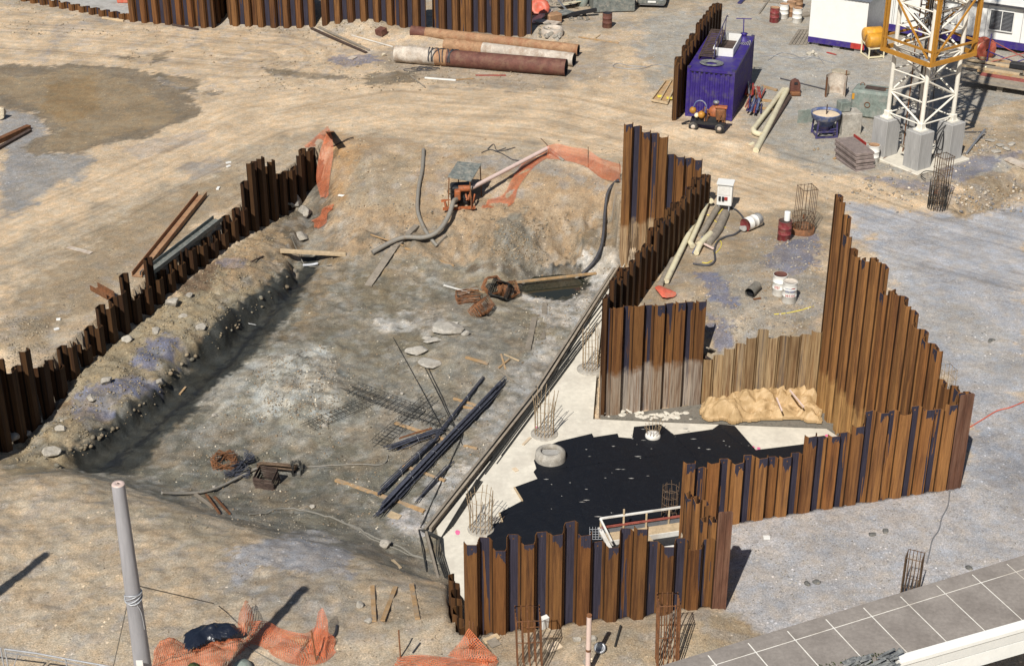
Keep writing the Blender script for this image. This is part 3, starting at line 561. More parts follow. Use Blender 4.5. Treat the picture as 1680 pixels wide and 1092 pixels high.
LIB.update(slab_brown=lambda n: mk_plain(n, (.235, .19, .175), .85, .2, 3, dirt=(.17, .14, .125), dsc=2),
 membrane=lambda n: memb(), tarp=lambda n: tarp(), bag=lambda n: bag(), puddle_water=lambda n: puddle(),
 orange_net=lambda n: mk_net(n, (.56, .15, .06)), pile_front=lambda n: mk_pile(n, hi=.92), pile_b=lambda n: mk_pile(n, hi=1.45), pile_c=lambda n: mk_pile(n, stain=-.9, stc=(.36, .21, .08), hi=1.3),
 pile_d=lambda n: mk_pile(n, stain=3, stc=(.36, .262, .15)), pile_e=lambda n: mk_pile(n, stain=-.8, stc=(.36, .31, .26)), pile_g=lambda n: mk_pile(n, stain=-.6, stc=(.40, .30, .19)),
 pile_dark=lambda n: mk_pile(n, dark=.55), pile_left=lambda n: mk_pile(n, dark=.36, navy=.5), pile_back=lambda n: mk_pile(n, dark=.95), pile_clay=lambda n: mk_pile(n, dark=.7, stain=3, stc=(.3, .22, .14)))  # diagonal and left walls: shade on their faces put into a darker rust

# ---------- sheet piles ----------
def pile_mb(a, d, w, dep, z0, z1, front, patch, lean=0, hole=True, tilt=None, scaled=None):
    """one U pile starting at a, running w along unit vector d; out side is to the right of d"""
    mb = MB(); a = Vector((a[0], a[1], 0)); d = Vector((d[0], d[1], 0)); o = Vector((d.y, -d.x, 0)); s = 1 if front else -1
    h = dep / 2; e = w * .165; th = .011; e2 = .022
    sec = [(0, 0), (e, s * h), (w - e, s * h), (w, 0)]
    nrm = []
    for i in range(4):
        p = sec[max(i - 1, 0)]; q = sec[min(i + 1, 3)]; t_ = Vector((q[0] - p[0], q[1] - p[1])).normalized(); nrm.append(Vector((-t_.y, t_.x)))
    A = [(x + n.x * th, y + n.y * th) for (x, y), n in zip(sec, nrm)]; B = [(x - n.x * th, y - n.y * th) for (x, y), n in zip(sec, nrm)]
    sl = random.uniform(-.012, .012); lz = random.uniform(-.02, .02)
    zs = [z0, z1 - .95, z1 - .45, z1]
    zs = [z for i, z in enumerate(zs) if i in (0, 3) or z > z0 + .3]
    nz = len(zs)
    def P(u, v, z): k = (z - z0) * lean; return a + d * (u + k) + o * v + Vector((0, 0, z + (sl if z == z1 else 0) * (u / w - .5) * 6))
    base = [random.uniform(0, .12), random.uniform(.42, .88) if not front else random.choice([.05, .12, .2, .33]), random.uniform(0, .12)]
    if scaled is not None: base[1] = scaled
    for sidei, S in ((0, A), (1, B)):
        for i in range(3):
            for k in range(nz - 1):
                def rr(j):
                    q = nz - 1 - j
                    if not patch or q > 1: return base[i]
                    return max(base[i], ([.38, .80, .38] if q == 0 else [.1, .34, .1])[i])
                lo, hi_ = (rr(k), 1, 0), (rr(k + 1), 1, 0)
                vs = [P(*S[i], zs[k]), P(*S[i + 1], zs[k]), P(*S[i + 1], zs[k + 1]), P(*S[i], zs[k + 1])]
                if sidei: mb.add(vs, [(0, 1, 2, 3)], [lo, lo, hi_, hi_])
                else: mb.add(vs, [(3, 2, 1, 0)], [hi_, hi_, lo, lo])
    for i in range(3): mb.add([P(*A[i], z1), P(*A[i + 1], z1), P(*B[i + 1], z1), P(*B[i], z1)], [(0, 1, 2, 3)], (.1, 1, 0))
    for S in (0, 3): mb.add([P(*A[S], z0), P(*B[S], z0), P(*B[S], z1), P(*A[S], z1)], [(0, 1, 2, 3)], (.1, .8, 0))
    # interlock: hooked bulb on each edge, the slot's shade put into a dark tint
    for u in (.012, w - .012):
        c = [P(u - e2 / 2, -.03, z0), P(u + e2 / 2, -.03, z0), P(u + e2 / 2, .03, z0), P(u - e2 / 2, .03, z0), P(u - e2 / 2, -.03, z1), P(u + e2 / 2, -.03, z1), P(u + e2 / 2, .03, z1), P(u - e2 / 2, .03, z1)]
        mb.add(c, [(3, 2, 1, 0), (4, 5, 6, 7), (0, 1, 5, 4), (1, 2, 6, 5), (2, 3, 7, 6), (3, 0, 4, 7)], (.1, .12, 0))
    if hole and random.random() < .7:
        c = P(w / 2, s * h + .016, z1 - .13); c2 = P(w / 2, s * h - .016, z1 - .13)
        for cc in (c, c2): mb.add([cc + d * .024 * math.cos(k * 1.0472) + Vector((0, 0, .028 * math.sin(k * 1.0472))) for k in range(6)], [tuple(range(6))], (0.0, 3.0, 0))
    return mb
def wall(name, label, pl, tops, zb, mat, w=.393, dep=.29, first=True, step=False, patch=True, flip=False, lab=None, zmax=None, group=None, exact=None, mats=None, name2='sheet_pile', skip=(), jit=0, lean=0, scaled=None):
    segs = [(Vector(pl[i]), Vector(pl[i + 1])) for i in range(len(pl) - 1)]; L = sum((b - a).length for a, b in segs); n = max(1, round(L / w)); w = L / n
    root = empty(name, (pl[0][0], pl[0][1], 0), label, 'sheet pile wall', group)
    def at(s):
        for a, b in segs:
            l = (b - a).length
            if s <= l + 1e-6: return a + (b - a) * (s / l)
            s -= l
        return segs[-1][1]
    for i in range(n):
        if i in skip: continue
        p = at(i * w); q = at((i + 1) * w); d = (q - p).normalized(); c = (p + q) / 2
        if callable(tops): z1 = tops(c)
        else:
            z1 = 1.0
            for k in range(3):
                px = PX((c.x, c.y, z1))[0]
                if step: py = min(tops, key=lambda t: abs(t[0] - px))[1]
                else: py = float(np.interp(px, [t[0] for t in tops], [t[1] for t in tops]))
                z1 = ztop(py, c.y)
        if jit: z1 += random.uniform(-jit, jit)
        zz = zb(c) if callable(zb) else zb
        if zmax: z1 = min(z1, zmax)
        if flip: p2, d2 = q, -d
        else: p2, d2 = p, d
        fr = (i % 2 == 0) == first
        o = pile_mb(p2, d2, w, dep, zz, z1, fr, patch and random.random() < .8, lean=lean, scaled=scaled).build(name2, (mats or {}).get(i, mat), root)
    return root
wall('sheet_piling', 'nearest rusty sheet pile wall, brown and navy pans with uneven tops, at the bottom', Aw,
     [(774,888.6),(794,886),(819,898),(841,881),(864.5,888),(886.5,877),(911,872),(932,860),(954,873),(978,893),(1001,893),(1023,871),(1047,863),(1067,892),(1090,892),(1112,887),(1135,896.6),(1156,888)], -1.2, 'pile_front', step=True, w=.393)
wall('sheet_piling', 'orange rust sheet pile wall facing the grey gravel, rising step by step to the right', Bw,
     [(1131,756),(1149.5,771),(1166,756),(1185,756),(1203,756),(1219,747),(1241,750),(1258,747.5),(1277,752.6),(1297,746),(1321,715),(1337.5,712),(1357,719),(1373,711.6),(1394,713),(1415,696),(1437,677.6),(1455.6,673.5),(1477,676.6),(1495,669.5),(1517,668.5),(1532,674.6),(1556,660.5),(1577,648)], -3, 'pile_b', step=True, w=.395)
wall('sheet_piling', 'tallest rusty sheet pile wall, jagged top falling towards the right corner above the tarp', Cw,
     [(1370,321),(1379,321),(1385,361),(1390,385),(1394,401),(1400.5,414),(1408,420.6),(1414,430),(1423,425.5),(1430,430),(1438,413),(1445,440),(1450,480),(1460,481.6),(1471,478),(1477.5,484),(1485.5,493),(1494,507),(1500,529.7),(1509.6,539),(1516,547),(1525.6,565),(1534,572),(1540,624),(1551,630.7),(1562.5,638.7),(1570.5,634.5),(1586.5,645)], -3.2, 'pile_c', step=False, w=.393, flip=True, scaled=.05)
wall('sheet_piling', 'low clay stained sheet pile wall behind the crumpled brown tarp', Dw,
     [(1160,588),(1175,584),(1190,570.5),(1206.6,563.7),(1223,565),(1239.5,552.7),(1256,541.7),(1271,552.7),(1285,552.7),(1302.7,550),(1316.5,550),(1331.6,543)], -3.2, 'pile_d', step=True, w=.393, patch=False, dep=.2)
wall('sheet_piling', 'middle sheet pile wall with dark blue pans above pale splashed concrete, left of the tarp', Ew,
     [(991,488),(998,509),(1010,502),(1026.6,504.6),(1046,499),(1062,503),(1079,498),(1098,500),(1113,493.6),(1129.6,497.7),(1147.5,492)], -3.2, 'pile_e', step=True, w=.393, first=False)
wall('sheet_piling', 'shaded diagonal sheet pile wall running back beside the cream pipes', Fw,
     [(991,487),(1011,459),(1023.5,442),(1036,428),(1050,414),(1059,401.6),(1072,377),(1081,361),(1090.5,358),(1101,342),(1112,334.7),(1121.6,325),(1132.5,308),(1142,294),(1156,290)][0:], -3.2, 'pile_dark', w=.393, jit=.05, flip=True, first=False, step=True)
wall('sheet_piling', 'tall sheet pile wall at the back right of the pit, stepping down right', Gw,
     [(1029.8,202),(1040.7,208.7),(1054.7,215),(1070,220),(1085,223.6),(1096.7,255),(1112,256),(1125.6,261),(1140,261),(1154,289)], -3.2, 'pile_g', step=True, w=.393)
wall('sheet_piling', 'short rusty sheet pile return at the corner joining the two nearest walls', Kw,
     [(1131,812),(1143,820),(1154,825),(1163,852),(1172,852)], -3.2, 'pile_b', step=True, w=.39, flip=True, scaled=.1)
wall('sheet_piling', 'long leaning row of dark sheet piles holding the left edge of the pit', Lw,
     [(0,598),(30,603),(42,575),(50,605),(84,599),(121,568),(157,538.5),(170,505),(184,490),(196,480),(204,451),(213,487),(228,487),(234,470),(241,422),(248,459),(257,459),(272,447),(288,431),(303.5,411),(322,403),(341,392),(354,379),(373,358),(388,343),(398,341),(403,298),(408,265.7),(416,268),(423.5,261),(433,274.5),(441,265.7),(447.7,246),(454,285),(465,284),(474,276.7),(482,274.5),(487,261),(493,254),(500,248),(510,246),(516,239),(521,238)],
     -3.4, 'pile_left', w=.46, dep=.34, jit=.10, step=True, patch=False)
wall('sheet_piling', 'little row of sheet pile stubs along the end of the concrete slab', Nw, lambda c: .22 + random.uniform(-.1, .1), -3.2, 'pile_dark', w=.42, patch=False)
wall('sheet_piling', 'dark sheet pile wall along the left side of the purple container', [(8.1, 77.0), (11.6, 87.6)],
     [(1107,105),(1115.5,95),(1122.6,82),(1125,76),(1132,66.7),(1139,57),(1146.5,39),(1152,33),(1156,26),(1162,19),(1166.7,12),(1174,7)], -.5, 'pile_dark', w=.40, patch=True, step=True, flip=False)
wall('sheet_piling', 'long back sheet pile wall behind the three large pipes', [(-16.6, 93.3), (1.15, 91.2)], lambda c: 5.2 + .1 * math.sin(c.x * 3), -.6, 'pile_back', w=.39, skip=(13, 30))
wall('sheet_piling', 'short left section of the back sheet pile wall beside the grey pavement', [(-22.9, 94.3), (-17.7, 92.9)], lambda c: 5.2, -.6, 'pile_back', w=.39)
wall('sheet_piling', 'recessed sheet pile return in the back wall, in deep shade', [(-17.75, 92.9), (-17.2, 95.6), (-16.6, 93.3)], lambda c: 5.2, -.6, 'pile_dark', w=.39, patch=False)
wall('sheet_piling', 'low cut off sheet pile tops edging the grey pavement at the top left', [tuple(G(20, -2))[:2], (-22.9, 94.3)], lambda c: .42, -.6, 'pile_back', w=.41, patch=False)
# plain wide corner piles
def corner_pile(a, b, z0, z1, mat, parent_label):
    mb = MB(); a = Vector((*a, 0)); b = Vector((*b, 0)); d = (b - a).normalized(); n = Vector((d.y, -d.x, 0))
    mb.bar(a + Vector((0, 0, (z0 + z1) / 2)), b + Vector((0, 0, (z0 + z1) / 2)), .025, z1 - z0, col=(.05, 1, 0))
    for p in (a, b, (a + b) / 2):
        mb.bar(p + n * .03 + Vector((0, 0, z0)), p + n * .03 + Vector((0, 0, z1 - .02)), .035, .05, up=d, col=(.05, .8, 0))
    o = mb.build('corner_pile', mat); tag(o, parent_label, 'corner pile'); return o
corner_pile((5.78, 37.42), (6.14, 37.47), -1, ztop(837, 37.5), 'rust_plate', 'plain red brown corner pile at the right end of the foreground sheet pile wall')
corner_pile((14.05, 43.72), (14.48, 43.86), -1, ztop(646, 43.8), 'rust_plate', 'plain brown corner pile at the far right end of the orange sheet pile wall')
# ---------- generic site things ----------
def plank(a, b, w, h, mat, label, cat='plank', up=None, name='plank', group=None, za=None, zb=None, col=None):
    p = T(*a) if za is None else G(*a, za); q = T(*b) if zb is None else G(*b, zb)
    p = p + Vector((0, 0, h / 2 + .015)); q = q + Vector((0, 0, h / 2 + .015)); mb = MB().bar(p, q, w, h, col=col)
    return tag(mb.build(name, mat), label, cat, group)
def smooth_pts(P, k=6):
    out = []; n = len(P)
    for i in range(n - 1):
        p0, p1, p2, p3 = P[max(i - 1, 0)], P[i], P[i + 1], P[min(i + 2, n - 1)]
        for j in range(k):
            t = j / k; out.append(.5 * ((2 * p1) + (p2 - p0) * t + (2 * p0 - 5 * p1 + 4 * p2 - p3) * t * t + (3 * p1 - p0 - 3 * p2 + p3) * t ** 3))
    out.append(P[-1]); return out
def gline(px, r, mat, name, label, cat, up=0, k=6, parent=None, ups=None, n=7):
    P = [T(a, b, r + (ups[i] if ups else up)) for i, (a, b) in enumerate(px)]; P = smooth_pts([Vector(p) for p in P], k)
    if not ups:
        P = [Vector((p.x, p.y, H(p.x, p.y) + r + up)) for p in P]
    return tag(MB().tube(P, r, n).build(name, mat), label, cat)
def cage(c, w, h, nb, label, kind='square', mat='rebar', hoop=.5, rb=.014, lean=(0, 0), splay=0, top_ring=True, base=None, jit=.0, rz=0, hmat=None):
    root = empty('rebar_cage', c, label, 'rebar cage'); c = Vector(c); upd()
    def off(t, z, k=1):
        if kind == 'square':
            s = (t * 4) % 4; e = int(s); f = s - e; q = [(-1 + 2 * f, -1), (1, -1 + 2 * f), (1 - 2 * f, 1), (-1, 1 - 2 * f)][e]; x, y = q[0] * w / 2, q[1] * w / 2
        else: x, y = w / 2 * math.cos(t * 2 * math.pi), w / 2 * math.sin(t * 2 * math.pi)
        x, y = x * math.cos(rz) - y * math.sin(rz), x * math.sin(rz) + y * math.cos(rz)
        return c + Vector((x * k + lean[0] * z, y * k + lean[1] * z, z))
    for i in range(nb):
        t = i / nb; hh = h * (1 + random.uniform(-jit, jit)); kx = 1 + splay * random.uniform(.2, 1.2)
        P = [off(t, -.1), off(t, hh * .5), off(t + random.uniform(-.01, .01) * (jit > 0) * 3, hh, kx)]
        MB().tube(smooth_pts(P, 3), rb, 5).build('vertical_bar', mat, root)
    z = hoop * .4
    while z < h * .99:
        m = 24 if kind != 'square' else 4
        MB().tube([off((i) / m, z + (0 if m > 4 else 0)) for i in range(m + 1)], rb * .8, 4, cap=False).build('tie', hmat or mat, root); z += hoop
    if top_ring:
        m = 24 if kind != 'square' else 4
        MB().tube([off(i / m, h * .985) for i in range(m + 1)], rb * 1.1, 4, cap=False).build('tie', hmat or mat, root)
    if base: 
        r, bh, bm = base; pr = [(r, -.15), (r * (1 + .03), bh * .5), (r * .92, bh), (r * .5, bh * 1.15), (0, bh * 1.05)]; MB().lathe(c, pr, 18).build('pile_head', bm, root)
    return root
def bundle(a, b, n, spread, r, mat, label, za=0, flare=1.0, name='rebar_bundle', cat='rebar bundle', ties=3, hgt=.12, stag=.3, lumps=1):
    p = T(*a, .03 + za); q = T(*b, .03 + za); root = empty(name, (p + q) / 2, label, cat); d = (q - p); L = d.length; d.normalize(); s = d.cross(Vector((0, 0, 1))).normalized(); mb = MB()
    for i in range(n):
        u = random.gauss(0, .33) * spread; z = abs(random.gauss(0, .5)) * hgt * max(0, 1 - (u / spread) ** 2); l0 = random.uniform(-stag, stag); l1 = random.uniform(-stag, stag); k1 = random.uniform(.8, flare * 1.2)
        u2 = u + random.uniform(-.03, .03)
        P = [p + d * l0 + s * u + Vector((0, 0, z)), (p + q) / 2 + s * (u + u2) / 2 + Vector((0, 0, z + random.uniform(0, .03))), q + d * l1 + s * u2 * k1 + Vector((0, 0, z))]
        mb.tube(P, r, 5)
    mb.build('bars', mat, root)
    for k in range(ties):
        t = (k + 1) / (ties + 1); c = p + (q - p) * t
        MB().tube([c + s * math.cos(x) * spread * .55 + Vector((0, 0, max(-.02, math.sin(x) * hgt * 1.1 + .02))) for x in [j * math.pi / 6 for j in range(13)]], .012, 4).build('tie_wire', 'steel', root)
    return root
def girder(a, b, w, label, n=4, r=.011, step=.2):
    p = T(*a, .05); q = T(*b, .05); root = empty('rebar_girder', (p + q) / 2, label, 'rebar girder'); d = (q - p); L = d.length; d.normalize(); s = d.cross(Vector((0, 0, 1))).normalized()
    for i in range(n):
        o = s * (w * (i / (n - 1) - .5)); z = Vector((0, 0, .0 if i % 2 else .16)); MB().tube([p + o + z - d * random.uniform(0, .4), q + o + z + d * random.uniform(0, .5)], r, 4).build('long_bar', 'rebar_dark', root)
    m = MB(); k = 0
    while k * step < L:
        c = p + d * (k * step); m.tube([c - s * w / 2, c + s * w / 2, c + s * w / 2 + Vector((0, 0, .16)), c - s * w / 2 + Vector((0, 0, .16)), c - s * w / 2], r * .8, 4, cap=False); k += 1
    o = m.build('stirrups', 'rebar_dark', root); return root
def stirrups(c, n, w, h, ax, tilt, mat, label, r=.012, rnd=.05, pitch=.03, kind='rect'):
    """a bundle of bent rebar links lying together"""
    root = empty('stirrup_bundle', c, label, 'rebar links'); mb = MB(); c = Vector(c)
    M0 = Matrix.Rotation(ax, 4, 'Z') @ Matrix.Rotation(tilt, 4, 'X')
    for i in range(n):
        M = M0 @ Matrix.Rotation(random.uniform(-rnd, rnd), 4, 'Y') @ Matrix.Rotation(random.uniform(-rnd, rnd), 4, 'Z')
        o = Vector((random.uniform(-.02, .02), random.uniform(-.02, .02), i * pitch - n * pitch / 2))
        if kind == 'rect': L = [(-w / 2, -h / 2), (w / 2, -h / 2), (w / 2, h / 2), (-w / 2, h / 2), (-w / 2, -h / 2), (-w / 2 + .12, -h / 2 + .08)]
        elif kind == 'hex': L = [(w / 2 * math.cos(k * math.pi / 3), h / 2 * math.sin(k * math.pi / 3)) for k in range(7)]
        else: L = [(-w / 2, random.uniform(-.04, .04)), (w / 2, random.uniform(-.04, .04)), (w / 2, h)]
        mb.tube([c + M @ (Vector((x, y, 0)) + o) for x, y in L], r, 4, cap=False)
    mb.build('links', mat, root); return root
def rockmesh(c, d, rz=0, seed=0, tint=(1, 1, 1), flat=1.0, sub=3):
    rg = random.Random(seed); bm = bmesh.new(); bmesh.ops.create_icosphere(bm, subdivisions=sub, radius=.5)
    pl = [(Vector((rg.gauss(0, 1), rg.gauss(0, 1), rg.gauss(0, 1))).normalized(), rg.uniform(.26, .42)) for _ in range(9)]
    for v in bm.verts:
        for n, k in pl:
            t = v.co.dot(n)
            if t > k: v.co -= n * (t - k)
        v.co += v.co.normalized() * rg.uniform(-.012, .012)
    R = Matrix.Rotation(rz, 4, 'Z') @ Matrix.Diagonal((d[0], d[1], d[2], 1)); vs = [R @ v.co + Vector(c) for v in bm.verts]; fs = [tuple(q.index for q in f.verts) for f in bm.faces]; bm.free()
    return vs, fs, tint
# ---------- concrete slab, membrane ----------
zs_ = -2.72
P = [g2(1026,430,zs_), g2(988,520,zs_), g2(980,600,zs_), g2(973,687,zs_), g2(1100,693,zs_), g2(1356,703,zs_), g2(1374,715,zs_), (13.6, 44.4), (5.7, 41.9), (5.9, 41.0), (6.2, 37.9), (5.4, 37.6), (-1.1, 36.7), g2(764,984,zs_), g2(740,960,zs_), g2(716,866,zs_), g2(724,856,zs_), g2(890,648,zs_)]
o = MB().prism(P, -3.1, zs_).build('concrete_slab', 'slab'); o['kind'] = 'structure'; o['label'] = 'pale concrete floor slab strip along the right side of the pit'
def outline(pts, z, mat, name, lift=.012):
    P = [g2(a, b, z) if a > 30 else (a, b) for a, b in pts]; return MB().prism(P, z, z + lift).build(name, mat)
zm = -2.70
mp = [(1240,738),(1205,698),(1180,696),(1169,704),(1106,713),(1084,696),(1040,700),(1037,719),(1015,717),(1013,711),(974,717),(971,711),(916,724),(901,730),(876,755),(880,768),(875.5,773.6),(882,785),(843.7,799),(857,821),(819,841),(824,855),(800,861.5),(799,883),(811,900)]
P = [g2(a, b, zm) for a, b in mp] + [(-.4, 36.9), (5.4, 37.75), (6.15, 38.1), (5.75, 41.2), (5.65, 42.0), (12.5, 44.0), g2(1330,727,zm)]
mmb = MB().prism(P, zs_ + .004, zm + .01)
for a, b in [((1180,699),(1232,741)), ((1106,713),(1190,800)), ((1040,719),(1120,845)), ((971,717),(1010,860)), ((916,726),(960,858)), ((880,786),(905,866)), ((900,770),(1090,745))]: mmb.bar(G(*a, zm + .012), G(*b, zm + .012), .035, .012)
o = mmb.build('membrane_sheet', 'membrane'); tag(o, 'black waterproof membrane with a saw toothed edge over the concrete slab', 'membrane')
# lifted membrane lips and pale timber edges
for a, b in [((843.7,799),(857,821)), ((819,841),(824,855))]:
    tag(MB().bar(G(*a, zm + .03), G(*b, zm + .03), .05, .06).build('edge_batten', 'pale_timber'), 'short pale batten at the %s tooth of the black membrane edge' % ('upper' if a[0] > 830 else 'lower'), 'batten')
# seams / scuffs on the membrane
mb = MB()
for k in range(44):
    a = random.uniform(0, 1); p = G(random.uniform(1000, 1230), random.uniform(702, 740), zm + .016) if k < 22 else G(random.uniform(880, 1100), random.uniform(735, 850), zm + .016)
    s_ = random.uniform(.01, .035); l = s_ * random.uniform(1, 5); mb.add([p + Vector((-l, 0, 0)), p + Vector((0, -s_, 0)), p + Vector((l, 0, 0)), p + Vector((0, s_ * .8, 0))], [(0, 1, 2, 3)])
o = mb.build('mortar_spots', 'concrete'); tag(o, 'pale mortar splashes scattered on the black membrane', 'mortar splashes', kind='stuff')
# concrete strip dark band between slab and walls
P = [g2(985,684,-2.8), g2(990,660,-2.8), (3.5, 53.0), (7.3, 53.9), (11.9, 53.7), g2(1372,690,-2.8), g2(1378,714,-2.8), g2(1356,702,-2.8), g2(1100,692,-2.8)]
o = MB().prism(P, -3.0, -2.78).build('wet_ground_strip', 'grime'); o['kind'] = 'structure'; o['label'] = 'dark wet ground strip between the slab and the sheet pile wall'
mb = MB()
for k in range(46):
    px = random.choice([random.gauss(1010, 16), random.gauss(1045, 12), random.gauss(1110, 18), random.gauss(1090, 22)]); p = G(px, random.uniform(676, 688) - (3 if px < 1060 else 0), -2.77)
    mb.add(*rockmesh(p, (random.uniform(.1, .45), random.uniform(.1, .3), random.uniform(.04, .12)), random.uniform(0, 3), k, sub=2)[:2])
tag(mb.build('spilled_mortar', 'slab'), 'lumps of pale spilled mortar along the foot of the middle sheet piling', 'mortar', kind='stuff')
# pink marks sprayed on the slab
for a, w, l in [((752, 872), .13, 'pink sprayed mark on the slab near the nearest sheet pile wall'), ((1240, 736), .14, 'pink sprayed mark at the corner of the black membrane'), ((1354, 717), .16, 'pink sprayed mark at the pointed end of the slab'), ((880, 700), .06, 'small pink mark beside the round pile head by the membrane')]:
    p = G(*a, zs_ + .004 if a[0] != 1240 else zs_ + .02); mb = MB()
    for k in range(4):
        q = p + Vector((random.uniform(-w, w), random.uniform(-w, w), 0)); mb.add([q + Vector((w * random.uniform(.4, .8) * math.cos(x), w * random.uniform(.4, .8) * math.sin(x), k * .0015)) for x in [j * 1.047 for j in range(6)]], [tuple(range(6))])
    tag(mb.build('spray_mark', 'pink'), l, 'spray mark')
# ring
c = G(903, 752, zm); r = .56
root = empty('concrete_ring', c, 'round hollow concrete ring standing on the edge of the black membrane', 'concrete ring')
MB().lathe(c, [(r * 1.02, 0), (r, .16), (r * .96, .30), (r * .74, .38), (r * .62, .36), (r * .66, .2), (r * .7, .0)], 32).build('ring_wall', 'old_concrete', root)
MB().box(c + Vector((0, .1, .18)), (.9, .3, .1)).build('cross_block', 'concrete', root); MB().lathe(c + Vector((0, 0, .03)), [(r * .75, 0), (0, .001)], 20).build('ring_floor', 'pale_grime', root)
# column cages in the slab
cage(G(968, 606, -2.72), .62, 1.85, 14, 'tall thin rebar cage on a cracked round pile head beside the wall corner', 'round', 'pale_rebar', .62, .011, jit=.08, splay=.15, top_ring=False, base=(.52, .07, 'old_concrete'))
cage(G(893, 712, -2.72), .72, 1.75, 16, 'rebar cage of bent bars standing just above the concrete ring', 'round', 'pale_rebar', .8, .013, jit=.12, splay=.35, top_ring=False, base=(.50, .05, 'old_concrete'))
cage(G(789, 868, -2.72), .78, 1.45, 16, 'rebar cage of bent bars behind the left end of the nearest wall', 'round', 'pale_rebar', .9, .013, jit=.12, splay=.3, top_ring=False, base=(.45, .05, 'old_concrete'))
cage(G(1071, 716, -2.70), .5, .62, 12, 'short rebar stubs on a white round pile head in the membrane', 'round', 'pale_rebar', .3, .010, jit=.25, splay=.5, top_ring=False, base=(.28, .14, 'white'))
cage(G(1098, 850, -2.70), .55, 1.35, 10, 'dark upright rebar starter bars behind the timber formwork box', 'round', 'rebar', .28, .012, jit=.15, top_ring=False)
# little starter bars right of the left cage
root = empty('starter_bars', G(812, 858, -2.7), 'row of short bars bridging the lowest tooth of the membrane', 'rebar')
for k in range(6): 
    p = G(796 + k * 4.6, 858, -2.69); MB().tube([p, p + Vector((.18, .28, .10))], .011, 5).build('bar', 'rebar', root)
# formwork box behind the nearest wall
a, b = G(984, 879, -2.68), G(1114, 860, -2.68); ex = (b - a).normalized(); ey = Vector((-ex.y, ex.x, 0)); Lx = (b - a).length + .5
root = empty('formwork_box', a, 'pale timber formwork box with guard rail behind the nearest wall', 'formwork')
def fb(x0, y0, z0, x1, y1, z1, w, h, nm, mat='pale_timber'): MB().bar(a + ex * x0 + ey * y0 + Vector((0, 0, z0)), a + ex * x1 + ey * y1 + Vector((0, 0, z1)), w, h).build(nm, mat, root)
fb(0, 0, .72, Lx, 0, .72, .07, .05, 'guard_rail', 'white')
for k in range(5): fb(.02 + k * (Lx - .1) / 4, 0, 0, .02 + k * (Lx - .1) / 4, 0, .95 if k == 1 else .70, .06, .06, 'post')
fb(0, -.02, .36, Lx, -.02, .36, .04, .07, 'mid_rail', 'timber_red'); fb(0, .04, .15, Lx, .04, .15, .03, .3, 'side_panel', 'steel')
fb(0, -.38, .18, Lx, -.38, .18, .44, .06, 'deck_board'); fb(0, -.62, .1, Lx, -.62, .1, .05, .2, 'wale', 'white')
fb(0, .05, .3, 0, -1.5, .3, .14, .06, 'end_board', 'white'); fb(0, .02, .7, .1, -1.0, .45, .06, .06, 'end_rail', 'white'); fb(1.42, -.55, .2, 1.55, -1.6, .2, .16, .08, 'cross_board', 'pale_timber'); fb(0, -1.5, .22, Lx, -1.5, .22, .12, .1, 'near_board', 'white')
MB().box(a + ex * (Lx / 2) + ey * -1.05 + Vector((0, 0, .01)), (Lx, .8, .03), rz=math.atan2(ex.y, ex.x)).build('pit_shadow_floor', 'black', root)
mb = MB(); c = G(977, 884, -2.6)
for k in range(5): mb.tube([c + Vector((-.2 + k * .1, 0, .0)), c + Vector((-.2 + k * .1, .15, .4))], .008, 4); mb.tube([c + Vector((-.2, .03 * k, .08 * k)), c + Vector((.2, .03 * k, .08 * k))], .008, 4)
tag(mb.build('wire_mesh_panel', 'galv'), 'small bent wire mesh panel at the left end of the formwork box', 'wire mesh')
